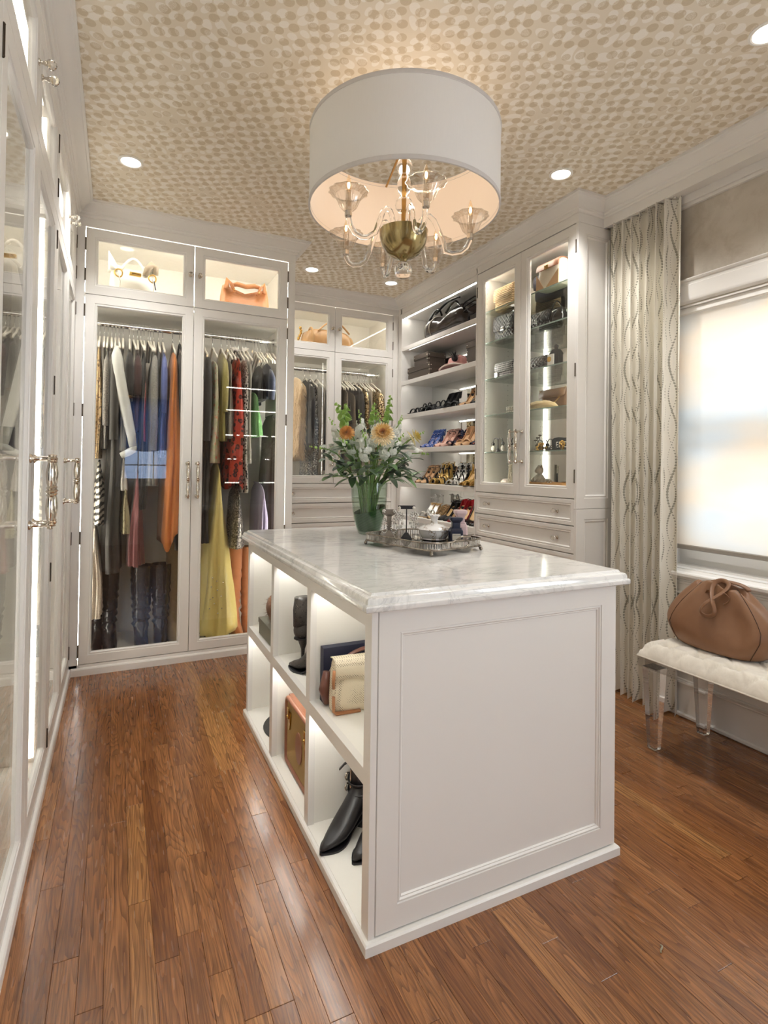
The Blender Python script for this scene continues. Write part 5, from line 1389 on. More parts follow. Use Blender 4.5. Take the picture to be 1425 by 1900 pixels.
b = B(); b.tube([(-.02, .045-.09*k/10, .10+.05*sin(pi*k/10)) for k in range(11)], .004, 6); obj('handle', b, PATENT, o, smooth=180, local=True)
TWEEDP = NT('black_white_tweed', .8); v = TWEEDP.coord(); a_ = TWEEDP.wave(v, 22, .6, 1, 3, 'Y'); c_ = TWEEDP.wave(v, 22, .6, 1, 3, 'Z'); TWEEDP.base(TWEEDP.mix(TWEEDP.step(TWEEDP.math('MAXIMUM', a_, c_), .93, .97), '#23222a', '#c9c6c4')); TWEEDP = TWEEDP.m
o = flap_bag('wallet', 'black and white tweed wallet bag with square silver charm on the third glass shelf', XF-.01, 1.80, zg[2], .20, .115, .06, TWEEDP, clasp=None)
b = B(); b.box(-.040, -.034, .055, .088, .012, .045, bev=.002); b.box(-.042, -.0395, .064, .079, .021, .036, bev=.001); obj('charm', b, CHROME, o, local=True)
o = flap_bag('clutch_bag', 'dark brown quilted clutch with silver interlocked letters on the third glass shelf', XF-.02, 1.475, zg[2], .19, .085, .06, QBR, clasp=None)
emblem(o, [[(-.038, -.004+.011*cos(a), .030+.011*sin(a)) for a in [radians(50+28.9*k) for k in range(10)]], [(-.038, .006-.011*cos(a), .030+.011*sin(a)) for a in [radians(50+28.9*k) for k in range(10)]]], CHROME)
b = B(); b.tube([(-.036, .09-.18*k/12, .012+.008*sin(k)) for k in range(13)], .0025, 5); obj('chain', b, CHROME, o, local=True)
o = thing('lantern_bottle', 'black lantern-shaped perfume bottle with gold disc on the third glass shelf', 'bottle', (XF-.02, 1.315, zg[2]))
b = B(); b.loft([[Vector((r_*cos(2*pi*k/6), r_*sin(2*pi*k/6), z_)) for k in range(6)] for r_, z_ in ((.040, 0), (.042, .005), (.042, .075), (.046, .080), (.030, .105), (.012, .112), (.012, .120), (.016, .124), (.016, .130), (.006, .140), (.001, .142))]); obj('body', b, PATENT, o, local=True)
b = B(); b.lathe([(.0, -.048), (.017, -.048), (.017, -.036), (0, -.036)], 16, (0, .010, .045), 'X'); obj('disc', b, GOLD, o, smooth=40, local=True)
b = B(); b.box(-.046, -.040, -.026, .026, .002, .074); obj('front_panel', b, SILV, o, local=True)
o = flap_bag('handbag', 'brown woven flap handbag with a gold chain on the fourth glass shelf', XF+.02, 1.345, zg[3]+.0, .24, .125, .085, leather('bronze_bag', '#5e4636', '#74583f'), flap=.45, clasp=None, chain='front')
o = thing('evening_bag', 'gold ruffled evening pouch lying on the fourth glass shelf', 'bag', (1.83, 1.40, zg[3]), group='handbags in the display cabinet')
b = B(); rings = []
for k in range(13):
    t = k/12; y_ = .15-.30*t; e = sin(pi*min(1, .12+t*.95))**.4; rings.append([Vector((.035*e*cos(2*pi*q/24)*(1+.15*cos(9*2*pi*q/24+k)), y_, max(0, .028*e*(1+sin(2*pi*q/24)*(1+.12*cos(7*q+k*2)))))) for q in range(24)])
b.loft(rings); obj('body', b, cloth('champagne_satin', '#c9a878', '#e8d3a4', rough=.4), o, smooth=180, local=True)
b = B(); rr = random.Random(9)
for k in range(16): b.ball((rr.uniform(-.025, .02), rr.uniform(.09, .16), rr.uniform(.018, .05)), rr.uniform(.012, .02), 8, 5, sz=.7)
obj('ruffle', b, leather('bronze_ruffle', '#6a4e38', '#8a6a4a'), o, smooth=180, local=True)
o = thing('bracelet', 'openwork silver cuff bracelet on the fourth glass shelf', 'jewellery', (XF-.02, 1.735, zg[3]))
b = B()
for k in range(22):
    a = 2*pi*k/22
    for z_ in (.009, .025, .041): b.ball((.027*cos(a+z_*20), .030*sin(a+z_*20), z_), .0085, 8, 5)
obj('band', b, spots('silver_beads', '#d8d4cc', '#55504a', None, 120, .3), o, smooth=180, local=True)
o = thing('necklace', 'string of tiny silver beads along the fourth glass shelf', 'jewellery', (XF-.05, 1.85, zg[3]))
b = B()
for k in range(16): b.ball((.012*sin(k*.8), .075-.0098*k, .0045), .0045, 8, 5)
obj('beads', b, SILV, o, smooth=180, local=True)
def earring_tree(label, y, x=XF-.02):
    o = thing('earring_stand', label, 'jewellery stand', (x, y, zg[4]))
    b = B(); b.loft([sring(0, 0, 0, .020, .022, 2, 14), sring(0, 0, .006, .018, .02, 2, 14), sring(0, 0, .03, .004, .004, 2, 14), sring(0, 0, .075, .003, .003, 2, 14)])
    for sg in (-1, 1): b.tube([(0, 0, .07)]+[(0, sg*(.026-.026*cos(pi*k/8)), .078+.022*sin(pi*k/8)) for k in range(1, 9)]+[(0, sg*.056, .068)], .003, 6)
    obj('stand', b, BLACK, o, smooth=50, local=True)
    for sg in (-1, 1):
        b = B(); b.ball((0, sg*.056, .060), .013, 10, 6); obj('earring_stud', b, PATENT, o, smooth=180, local=True)
        b = B(); b.ball((0, sg*.056, .027), .022, 12, 8, sx=.5); obj('earring_drop', b, spots('pave_silver', '#c9c4ba', '#6a645a', None, 220, .3), o, smooth=180, local=True)
    return o
earring_tree('black earring tree with round silver drops on the fifth glass shelf', 1.878)
earring_tree('second black earring tree with gold drops behind the cabinet handles', 1.725, XF+.02)
o = thing('trinket_card', 'black brush-lettered card reading EPIC on the fifth glass shelf', 'card', (1.90, 1.31, zg[4]), radians(-3))
b = B(); b.prism([(-.085, 0), (.105, 0), (.108, .07), (.09, .083), (.03, .079), (-.03, .085), (-.07, .080), (-.09, .07)], lambda a, c, d: Vector((d, -a, c)), 0, .004); obj('card', b, mat('#2c2c30', .8, 0, 'chalk_black', var=.3), o, local=True)
text_mesh('lettering', 'EPIC', .052, mat('#e6e2da', .8, 0, 'chalk_white', var=0), o, (-.0012, 0, .020), (radians(90), 0, radians(-90)))
o = thing('brooch', 'pile of gold brooches on the fifth glass shelf', 'jewellery', (1.84, 1.425, zg[4])); rr = random.Random(4); b = B()
for k in range(26): b.ball((rr.uniform(-.02, .02), rr.uniform(-.035, .035), .006+rr.random()**2*.04), rr.uniform(.006, .011), 8, 5)
obj('gold_beads', b, GOLD, o, smooth=180, local=True)
o = thing('flower_ornament', 'dark metal flower ornament on the fifth glass shelf', 'ornament', (1.86, 1.478, zg[4])); b = B()
for k, (dy, h_) in enumerate(((.0, .085), (-.022, .10), (.02, .07))):
    b.tube([(0, 0, 0), (0, dy*.4, h_*.5), (0, dy, h_)], .0022, 6)
    for q in range(5): b.ball((.006*cos(q*1.257), dy+.007*sin(q*1.257), h_), .0055, 6, 4)
b.box(-.012, .012, -.012, .012, 0, .004); obj('stems', b, DARKMETAL, o, smooth=50, local=True)
o = thing('brooch', 'gold flower brooch leaning by the card on the fifth glass shelf', 'jewellery', (1.83, 1.232, zg[4])); b = B()
for q in range(8): b.ball((0, .016*sin(q*pi/4), .036+.016*cos(q*pi/4)), .009, 8, 5, sx=.5)
b.ball((-.004, 0, .036), .007, 8, 5); b.box(-.005, .005, -.01, .01, 0, .022); obj('petals', b, GOLD, o, smooth=60, local=True)
for i, (y_, x_, lb) in enumerate(((1.36, 1.81, 'folded sunglasses in front of the EPIC card'), (1.27, 1.815, 'second folded sunglasses in front of the black card'))):
    o = thing('sunglasses', lb, 'sunglasses', (x_, y_, zg[4])); b = B()
    for sg in (-1, 1): b.tube([Vector((0, sg*.03+.022*cos(2*pi*k/14), .016+.0145*sin(2*pi*k/14))) for k in range(14)], .002, 6, closed=True)
    b.tube([(0, -.008, .02), (0, .008, .02)], .002, 6); b.tube([(0, .052, .02), (.025, .0, .006), (.03, -.04, .004)], .002, 6); obj('frame', b, BLACK, o, smooth=180, local=True)
ZB = 1.1008
o = thing('jewellery_box', 'shallow wooden jewellery tray box on the display cabinet floor', 'box', (1.90, 1.31, ZB)); b = B(); b.rect(PZ(ZB), 1.80, 2.0, 1.09, 1.53, [(0, 0), (0, .055), (.008, .055), (.008, .012), (.1, .012), (.1, 0)])
obj('box', b, spots('blond_wood', '#b98d56', '#a87c48', None, 8, .2), o)
o2 = thing('toy_bear', 'small grey fabric bear figure sitting on the wooden jewellery box', 'toy', (1.885, 1.485, ZB+.0125), radians(-20)); b = B()
b.ball((0, 0, .055), .036, 14, 10, sz=1.15); b.ball((0, 0, .118), .027, 14, 10); b.ball((-.022, 0, .112), .012, 10, 6); 
for sg in (-1, 1): b.ball((.004, sg*.021, .142), .010, 8, 6); b.tube([(0, sg*.03, .08), (-.03, sg*.034, .055), (-.042, sg*.02, .04)], .011, 8); b.tube([(-.005, sg*.022, .02), (-.04, sg*.034, .016), (-.065, sg*.038, .018)], .015, 8)
obj('body', b, cloth('bear_plush', '#8b7f70', '#9c9181'), o2, smooth=180, local=True)
o2 = thing('figurine', 'two tiny crystal figurines on the wooden jewellery box', 'ornament', (1.86, 1.37, ZB+.0125)); b = B()
for dy in (-.012, .012): b.ball((0, dy, .045), .007, 8, 6, sz=1.6); b.tube([(0, dy, .0), (0, dy, .04)], [.009, .004], 8)
obj('crystal', b, CRYSTAL, o2, smooth=180, local=True)
o2 = thing('necklace', 'beaded bracelets lying across the wooden jewellery box', 'jewellery', (1.83, 1.22, ZB+.0125)); b = B()
for k in range(26): b.ball((.012*sin(k*1.1), .11-.0085*k, .030+.012*sin(k*.5)**2-.02), .006, 8, 5)
obj('beads', b, spots('brown_beads', '#a58a6a', '#5c4a38', None, 90, .3), o2, smooth=180, local=True)
o = thing('pearl_box', 'pale pink padded trinket box on the display cabinet floor', 'box', (1.89, 1.80, ZB)); b = B(); b.loft([sring(0, 0, z_, hx, hy, 4) for z_, hx, hy in ((0, .045, .04), (.01, .05, .045), (.05, .048, .043), (.066, .03, .03), (.068, .01, .01))]); obj('box', b, cloth('blush_velvet', '#e0cfc4', '#eadbd0'), o, smooth=60, local=True)
o = thing('necklace', 'pearl and black bead necklaces hanging on a stand in the display cabinet', 'jewellery', (1.85, 1.735, ZB)); b = B()
for c_ in (-1, 1):
    for k in range(15): b.ball((-.003, c_*.009+.004*sin(k*.4), .012+.0105*k), .0062, 8, 5)
obj('pearls', b, mat('#e6dccb', .2, 0, 'pearl', var=0), o, smooth=180, local=True); b = B()
for k in range(9): b.ball((.012, -.02, .014+.011*k), .0075, 8, 5)
obj('black_beads', b, PATENT, o, smooth=180, local=True); b = B(); b.box(-.006, .02, -.03, .03, 0, .004); b.box(.002, .008, -.012, .012, .004, .17); obj('stand', b, mat('#efe8dc', .6, 0, 'linen_stand'), o, local=True)

# ================================================================ handbags behind the upper glass doors
def soft_bag(name, label, x, y, z, w, h, d, m, rz=0, corners=0.0, gath=.04, k=5, droop=.0, seed=1):
    """soft bag, w along x, front towards -y"""
    o = thing(name, label, 'bag', (x, y, z), rz, 'handbags behind the upper glass doors')
    b = B(); n = 48; rings = []
    for t in (0, .04, .15, .3, .45, .6, .75, .88, .96, 1.0):
        hx = w/2*(1.0-.10*(1-t)**3-.16*t**2); hy = d/2*(.92-.72*t**2.2)
        r = []
        for q in range(n):
            a = 2*pi*q/n; c, s_ = cos(a), sin(a)
            f = 1+gath*t*cos(k*a+seed)+gath*.6*t*cos((2*k+3)*a)
            top_ = corners*abs(c)**3*(t**1.5)-droop*(1-abs(c)**2)*t
            r.append(Vector((hx*math.copysign(abs(c)**.75, c)*(1+(f-1)*.4), hy*math.copysign(abs(s_)**.8, s_)*f, h*t+top_)))
        rings.append(r)
    b.loft(rings); obj('body', b, m, o, smooth=180, local=True, sub=1)
    return o, rings
zT = Z2+.0125
WL = leather('white_handbag_leather', '#e9e4da', '#f3efe7', .35)
o, R = soft_bag('handbag', 'white leather handbag with gold hardware behind the upper glass door', -.515, YB+.17, zT, .29, .215, .16, WL, rz=.12, corners=.03, droop=.015)
b = B(); b.loft([[Vector((-.145+.05*k/4, -.02+s_*.03*(1-t), .185+.125*t-.05*k/4*(t*1.6))) for k in range(5) for s_ in (-1, 1)][:10:2]+[Vector((-.145+.05*(4-k)/4, .02-.02*t, .185+.125*t-.05*(4-k)/4*(t*1.6))) for k in range(5)] for t in (0, .35, .7, 1)]); obj('corner_wing', b, WL, o, smooth=180, local=True)
b = B(); b.tube([(-.075+.0*k, -.02, .20) if k == 0 else (-.075+.15*k/14, -.015, .20+.085*sin(pi*k/14)) for k in range(15)], .0085, 10); obj('handle', b, WL, o, smooth=180, local=True)
b = B(); b.tube([(.065, -.03, .19), (.082, -.035, .235), (.105, -.03, .262), (.128, -.03, .252), (.130, -.03, .205)], [.012, .015, .018, .016, .012], 10, flat=1.4); obj('wing_fold', b, leather('taupe_lining', '#8e7f6c', '#9c8d79'), o, smooth=180, local=True)
b = B(); b.box(-.035, .035, -.088, -.070, .158, .182, bev=.004); b.box(-.025, .025, -.092, -.086, .164, .176, bev=.002); obj('clasp', b, GOLD, o, local=True)
for x_ in (-.095, .10):
    b = B(); b.tube([(x_+.022*cos(2*pi*k/16), -.083-.006*sin(2*pi*k/8), .160+.024*sin(2*pi*k/16)) for k in range(16)], .0045, 8, closed=True); obj('ring', b, GOLD, o, smooth=180, local=True)
    b = B(); b.tube([(x_, -.085, .155), (x_+.01, -.09, .11), (x_+.005, -.088, .05)], .008, 8, flat=.35); obj('strap', b, WL, o, smooth=180, local=True)
b = B(); b.tube([(.11, -.088, .145), (.115, -.092, .11), (.12, -.09, .09)], .0035, 6); obj('tassel', b, BLACK, o, local=True)
TN = leather('tan_slouch_leather', '#a4683d', '#bb7d4e', .42)
o, R = soft_bag('handbag', 'tan leather hobo bag with a wide short handle behind the upper glass door', .190, YB+.17, zT, .35, .165, .14, TN, corners=.06, droop=.035, gath=.07, k=6)
b = B()
b.tube([(-.105, -.03, .205), (-.06, -.035, .222), (0, -.03, .214), (.06, -.035, .226), (.105, -.03, .218)], [.010, .017, .016, .017, .010], 10, flat=.4, up=(0, 1, 0)); obj('handle', b, TN, o, smooth=180, local=True)
for sg in (-1, 1):
    b = B(); b.tube([(sg*.075, -.035, .165), (sg*.10, -.04, .215), (sg*.125, -.035, .252), (sg*.130, -.03, .185)], [.014, .020, .012, .022], 10, flat=.5); obj('handle_knot', b, TN, o, smooth=180, local=True)
    b = B(); b.ball((sg*.085, -.066, .172), .006, 8, 5); obj('stud', b, GOLD, o, smooth=180, local=True)
GB = leather('gold_tan_leather', '#b08657', '#cda676', .28)
o, R = soft_bag('handbag', 'pleated gold-tan handbag with ball chain behind the corner cabinet glass', 1.115, YC+.20, zT, .54, .225, .17, GB, corners=-.05, gath=.09, k=9)
b = B(); b.tube([(-.10+.30*k/14, -.03, .20+.10*sin(pi*k/14)) for k in range(15)], .014, 10, flat=.5); obj('handle', b, GB, o, smooth=180, local=True)
b = B(); 
for yy in (-.0,): b.tube([(-.165, .085*cos(2*pi*k/20)*1.05, .112+.112*sin(2*pi*k/20)) for k in range(20)], .012, 8, closed=True, flat=.6); b.tube([(.10, .085*cos(2*pi*k/20)*1.05, .112+.112*sin(2*pi*k/20)) for k in range(20)], .012, 8, closed=True, flat=.6)
obj('band', b, GB, o, smooth=180, local=True)
b = B()
for k in range(9): b.ball((-.268+.010*sin(k), -.035+.006*k, .205-.022*k), .013, 10, 6)
obj('ball_chain', b, GOLD, o, smooth=180, local=True)

# ================================================================ things in the island cubbies
zc1, zc0 = .4480, .0328
NAVY = mat('#1d2138', .6, 0, 'navy_card')
o = thing('gift_box', 'flat navy gift box standing against the cubby side, behind the cream bag', 'box', (.19, .478, zc1))
b = B(); b.box(.048, .33, .466, .498, zc1, zc1+.182, bev=.001); obj('box', b, NAVY, o)
b = B(); b.tube([(.092, .4655, zc1+.140), (.097, .465, zc1+.148), (.100, .465, zc1+.137), (.105, .465, zc1+.146), (.103, .465, zc1+.133)], .0012, 5); obj('emblem', b, mat('#8c8a92', .4, .5), o)
PY_ = spots('python_print', '#b9ae9b', '#3b3532', '#857a6b', 70, .33); BRL = leather('chestnut_leather', '#59332a', '#6d4234', .4)
o = thing('handbag', 'python and chestnut leather handbag behind the cream dotted bag', 'bag', (.20, .435, zc1), -.1)
b = B(); b.loft([sring(0, 0, z_, hx, hy, 4) for z_, hx, hy in ((0, .135, .022), (.02, .145, .026), (.10, .142, .024), (.135, .125, .018), (.140, .11, .01))]); obj('body', b, PY_, o, smooth=60, local=True)
b = B(); b.tube([(-.10+.2*k/12, -.01, .135+.045*sin(pi*k/12)**.7) for k in range(13)], .010, 8, flat=.6); b.tube([(-.145, 0, .01), (-.158, -.012, .06), (-.150, -.01, .115)], [.014, .018, .012], 8); obj('handle', b, BRL, o, smooth=180, local=True)
CRM = NT('cream_woven_dots', .65); v = CRM.coord(rot=(0, .0, 0)); d_ = CRM.vor(CRM.coord(rot=(0, .78, 0)), 185, .12); CRM.base(CRM.mix(CRM.step(d_, .24, .34), '#6f5d47', '#e8dcc4')); CRM.bump(d_, .4, .002); CRM = CRM.m
EDG = leather('caramel_trim', '#a06a45', '#b07a52', .4)
o = thing('handbag', 'cream dotted flap bag with caramel corner trim in the upper near cubby', 'bag', (.185, .395, zc1), -.08)
w_, h_, d_ = .27, .168, .07
b = B(); b.loft([sring(0, 0, z_*h_, w_/2*kx, d_/2*ky, 5, 36) for z_, kx, ky in ((0, .96, .8), (.03, .99, .98), (.2, 1, 1.06), (.6, .985, 1.02), (.9, .95, .8), (.98, .93, .6), (1, .91, .4))]); obj('body', b, CRM, o, smooth=60, local=True)
b = B(); 
def flapfn(i, j):
    x_ = -w_/2*.97+w_*.97*i; t = j
    dep = .055+.045*math.exp(-((i-.62)/.20)**2)
    z_ = h_*(1.0-.01) - (dep)*max(0, (t-.35)/.65); y_ = .02-.055*min(1, t/.35) - .006*sin(pi*max(0, (t-.35)/.65))-.003
    return Vector((x_, y_-.004*math.exp(-((i-.62)/.05)**2), z_+(.006*(1-abs(2*t/.35-1)) if t < .35 else 0)))
b.grid(flapfn, 24, 12); obj('flap', b, CRM, o, smooth=180, local=True, thick=.004)
b = B(); b.tube([(-w_/2*.99, -.036, .14), (-w_/2*1.01, -.038, .105), (-w_/2*1.0, -.036, .085)], .0085, 8, flat=.6); b.tube([(-w_/2*1.0, -.036, .058), (-w_/2*.995, -.037, .012), (-w_/2*.93, -.037, .004), (-.045, -.036, .004)], .0085, 8, flat=.6); obj('corner_trim', b, EDG, o, smooth=180, local=True)
b = B(); b.ball((.03, -.047, .082), .012, 10, 6, sy=.5); obj('knot', b, CRM, o, smooth=180, local=True)
SNK = spots('dark_snake_print', '#3a3532', '#151314', '#6b625a', 85, .34, rough=.4)
def ankle_boot(name, label, x, y, z, rz, h, heel, m, shaft=.043, parts='sock', seed=0):
    o = thing(name, label, 'boot', (x, y, z), rz, None)
    b = B(); hh = heel
    pts = [(0, 0, h), (0, 0, h*.97), (.002, 0, h*.82), (.002, 0, h*.64), (-.002, 0, hh+.105), (-.012, 0, hh+.080), (-.036, 0, hh*.95+.058), (-.070, 0, hh*.68+.047), (-.105, 0, hh*.34+.039), (-.140, 0, hh*.10+.030), (-.175, 0, .0235), (-.205, 0, .018), (-.228, 0, .013)]
    rad = [shaft*.93, shaft*.93, shaft, shaft*1.02, shaft*.95, .0430, .0430, .0410, .0400, .0370, .0290, .0190, .0070]
    P0 = [Vector(p) for p in pts]; n = 20; rings = []
    for i, (p, r_) in enumerate(zip(P0, rad)):
        d = (P0[min(i+1, len(P0)-1)]-P0[max(i-1, 0)]).normalized(); w = Vector((0, 1, 0)); u = w.cross(d).normalized()
        if u.x > 0 and i < 5: pass
        vert = (1.05 if i < 5 else (1.0, .98, .86, .80, .72, .66, .68, .8)[i-5]); side = (.86 if i < 5 else (.84, .86, .94, 1.0, 1.04, 1.05, 1.0, .9)[i-5])
        rings.append([p+u*cos(2*pi*q/n)*r_*vert+w*sin(2*pi*q/n)*r_*side for q in range(n)])
    b.loft(rings); b.ball((.006, 0, hh+.036), .034, 16, 10, sx=1.0, sy=.95, sz=1.15); obj('upper', b, m, o, smooth=180, local=True)
    def solez(x_): return hh*max(0, min(1, (x_+.135)/.105))**1.0
    b = B(); so = []; XS = [.036-.270*k/15 for k in range(16)]
    for x_ in XS:
        t = (.036-x_)/.270; w = .030*min(1, (t/.08+.15))**.6 if t < .25 else (.030-.004*sin(pi*(t-.25)/.25) if t < .5 else (.030+.010*sin(pi*(t-.5)/.5) if t < .75 else max(.004, .0371*(1-((t-.75)/.25)**1.8)+.003)))
        zz = solez(x_); so.append([Vector((x_, -w, zz)), Vector((x_, w, zz)), Vector((x_, w*1.02, zz+.007)), Vector((x_, -w*1.02, zz+.007))])
    b.loft(so); obj('sole', b, BLACK, o, smooth=40, local=True)
    b = B(); hw = .006 if heel > .08 else .030
    b.loft([[Vector((.0+w_*cos(2*pi*q/12)*(1.0), w_*.95*sin(2*pi*q/12), zz)) for q in range(12)] for zz, w_ in ((0, hw), (heel*.6, hw+.002), (heel+.002, max(hw+.004, .024)))]); obj('heel', b, BLACK if heel < .08 else m, o, smooth=50, local=True)
    return o
ankle_boot('ankle_boot', 'dark snakeskin stiletto boot turned heel-outwards in the upper middle cubby', .095, .835, zc1, pi+.25, .268, .105, SNK, shaft=.040)
ankle_boot('ankle_boot', 'dark snakeskin stiletto boot with its pointed toe outwards, beside the turned one', .168, .640, zc1, -.98, .268, .105, SNK, shaft=.040)
def buckle_boot(label, x, y, rz):
    o = ankle_boot('ankle_boot', label, x, y, zc0, rz, .29, .040, BLKLEATHER, shaft=.052)
    for zz, r_, bx in ((.130, .050, -.004), (.165, .053, 0), (.238, .055, 0)):
        b = B(); b.tube([(bx-.004+r_*1.05*cos(2*pi*q/24), r_*.90*sin(2*pi*q/24), zz+.012*cos(2*pi*q/24)) for q in range(24)], .0095, 8, closed=True, flat=.25, up=(1, 0, 0)); obj('buckle_strap', b, BLKLEATHER, o, smooth=180, local=True)
        b = B()
        for qq in range(1): b.tube([(bx-.030+.011*cos(2*pi*q/10), r_*.88+.004, zz-.006+.013*sin(2*pi*q/10)) for q in range(10)], .0028, 6, closed=True)
        b.tube([(bx-.030, r_*.88+.006, zz-.018), (bx-.030, r_*.88+.006, zz+.007)], .0018, 6); obj('buckle', b, NICKEL, o, smooth=180, local=True)
    b = B(); b.tube([(-.055, .010, .240), (-.072, .030, .226), (-.080, .046, .205)], .009, 8, flat=.3); obj('strap_end', b, BLKLEATHER, o, smooth=180, local=True)
    b = B(); b.tube([(-.050, .018, .20), (-.054, .016, .14)], .003, 6); obj('zipper', b, NICKEL, o, local=True)
    return o
for lb, x, y in (('black leather buckle boot with pointed toe, deeper in the lower near cubby', .186, .440), ('black leather buckle boot beside the near post of the lower cubby', .262, .362)):
    q = buckle_boot(lb, x, y, .46); q.scale = (.87, .95, .95)
# vintage suitcase
o = thing('suitcase', 'vintage tan woven suitcase with brown leather edges and brass latches', 'suitcase', (.18, .745, zc0))
sx0, sx1, sy0, sy1, sz0, sz1 = .055, .235, .548, .930, zc0, zc0+.272
TW = NT('tan_woven_cloth', .7); v = TW.coord(); a_ = TW.wave(TW.coord(), 62, 0, 0, 1, 'Y'); c_ = TW.wave(TW.coord(), 62, 0, 0, 1, 'Z'); TW.base(TW.mix(TW.math('MULTIPLY', a_, .55), '#86693a', '#c9ab6c')); TW.bump(TW.math('ADD', a_, c_), .4, .001); TW = TW.m
SLE = leather('suitcase_leather', '#7a4d38', '#8f5d45', .38)
b = B(); b.box(sx0+.004, sx1-.004, sy0+.004, sy1-.004, sz0+.002, sz1-.004, bev=.012); obj('body', b, TW, o)
b = B()
def rrect(P, a0, a1, z0, z1, r, d):
    pts = []
    for cx, cz, s0 in ((a1-r, z1-r, 0), (a0+r, z1-r, 90), (a0+r, z0+r, 180), (a1-r, z0+r, 270)):
        for k in range(5): t = radians(s0+22.5*k); pts.append(P(cx+r*cos(t), cz+r*sin(t), d))
    return pts
for d in (sx0+.006, sx1-.006): b.tube(rrect(lambda a, c, q: Vector((q, a, c)), sy0+.008, sy1-.008, sz0+.009, sz1-.009, .022, d), .0105, 8, closed=True)
obj('leather_edge', b, SLE, o, smooth=180)
b = B(); b.box(sx0+.012, sx0+.045, sy0+.006, sy1-.006, sz1-.0038, sz1-.001); b.box(sx1-.045, sx1-.012, sy0+.006, sy1-.006, sz1-.0038, sz1-.001); obj('top_trim', b, SLE, o)
b = B(); b.lathe([(.0, .0), (.040, 0), (.040, .003), (0, .003)], 28, (0, 0, 0), 'X')
for q in b.bm.verts: q.co = Vector((sx0+.0035-q.co.x, .752+q.co.y*1.0, sz0+.130+q.co.z*1.45))
obj('oval_patch', b, SLE, o, smooth=40)
for y_ in (.872, .655):
    b = B(); b.box(sx0-.004, sx0+.004, y_-.016, y_+.016, sz0+.182, sz0+.222, bev=.002); b.box(sx0-.009, sx0-.003, y_-.010, y_+.010, sz0+.195, sz0+.240, bev=.002); b.ball((sx0-.008, y_, sz0+.205), .006, 8, 5); b.loft([[Vector((d, y_+a, z_)) for a, z_ in ((-.013, sz0+.18), (.013, sz0+.18), (.004, sz0+.150), (-.004, sz0+.150))] for d in (sx0-.002, sx0+.003)]); obj('latch', b, GOLD, o)
b = B(); b.tube([(sx0-.006, .628+.016*cos(2*pi*k/14), sz0+.165+.026*sin(2*pi*k/14)) for k in range(14)], .005, 8, closed=True); obj('carry_ring', b, GOLD, o, smooth=180)
# black hat, grey box and fur piece in the far cubbies
o = thing('black_hat', 'flat black felt hat lying in the lower far cubby', 'hat', (.215, 1.195, zc0))
b = B(); b.lathe([(0, .060), (.05, .058), (.085, .045), (.095, .012), (.11, .006), (.178, .008), (.18, .004), (.178, 0), (.1, 0), (0, 0)], 40, (.215, 1.195, zc0)); obj('hat_felt', b, cloth('black_felt', '#1a191a', '#242223'), o, smooth=50)
o = thing('shoe_box', 'low grey-green box in the upper far cubby', 'box', (.17, 1.22, zc1))
b = B(); b.box(.033, .30, 1.06, 1.315, zc1, zc1+.055, bev=.001); obj('box', b, mat('#6d6a5c', .6, 0, 'grey_green_card'), o); b = B(); b.box(.030, .303, 1.057, 1.318, zc1+.052, zc1+.075, bev=.001); obj('lid', b, mat('#6d6a5c', .6, 0, 'grey_green_card'), o)
o = thing('fur_hat', 'brown fur piece resting on the grey-green box', 'hat', (.105, 1.17, zc1+.0755))
b = B(); b.ball((.105, 1.17, zc1+.0755+.075), .075, 22, 14, sx=1.0, sy=.9); FURB = cloth('brown_fur', '#6a4228', '#9a6a44', kind='fur'); ob_ = obj('fur_body', b, FURB, o, smooth=180)
b = B(); rr = random.Random(8)
for k in range(900):
    a = rr.uniform(0, 2*pi); e = rr.uniform(-1.2, 1.5); d = Vector((1.0*cos(a)*cos(e), .9*sin(a)*cos(e), sin(e))); p = Vector((.105, 1.17, zc1+.1505))+d*.073; q = p+d*rr.uniform(.012, .024)+Vector((rr.uniform(-.006, .006), rr.uniform(-.006, .006), -.004)); s_ = d.cross(Vector((rr.random(), rr.random(), 1))).normalized()*.0011
    b.face([b.v(p-s_), b.v(p+s_), b.v(q)])
tag(obj('fur_hair', b, FURB, o), kind='stuff')

# ================================================================ tray and the things on it
zt = ZC+.0005
TU, TWv, TC = Vector((-.24, .97, 0)).normalized(), Vector((.97, .24, 0)).normalized(), Vector((.535, .665, 0))
def tp(a, c, z): return Vector((TC.x+TU.x*a+TWv.x*c, TC.y+TU.y*a+TWv.y*c, z))
def outline(z, g=0.0, n=10):
    """long tray outline with hollow clipped corners"""
    A, C_, r = .205+g, .150+g, .055
    pts = []
    for sa, sc, s0 in ((1, 1, 0), (-1, 1, 1), (-1, -1, 2), (1, -1, 3)):
        for k in range(n):
            t = pi/2*k/(n-1)
            if s0 % 2 == 1: t = pi/2-t
            pts.append(tp(sa*(A-r+r*cos(t)), sc*(C_-r+r*sin(t)), z))
    return [pts[i] for i in range(len(pts))]
TARN = NT('tarnished_silver', .3, 1.0); v = TARN.coord(); TARN.base(TARN.mix(TARN.step(TARN.noise(v, 30, 4, .7), .35, .7), '#5f574d', '#b0a597')); TARN = TARN.m
tr = thing('serving_tray', 'tarnished silver gallery tray on claw feet on the marble countertop', 'tray', (TC.x, TC.y, zt))
b = B(); b.loft([outline(zt+.022), outline(zt+.025)]); obj('tray_floor', b, MIRROR, tr)
b = B(); b.tube(outline(zt+.021, .001), .0035, 8, closed=True); b.tube(outline(zt+.047, .002), .0032, 8, closed=True); obj('rim', b, TARN, tr, smooth=180)
b = B(); o1 = outline(0); m = len(o1); acc = 0; bars = []
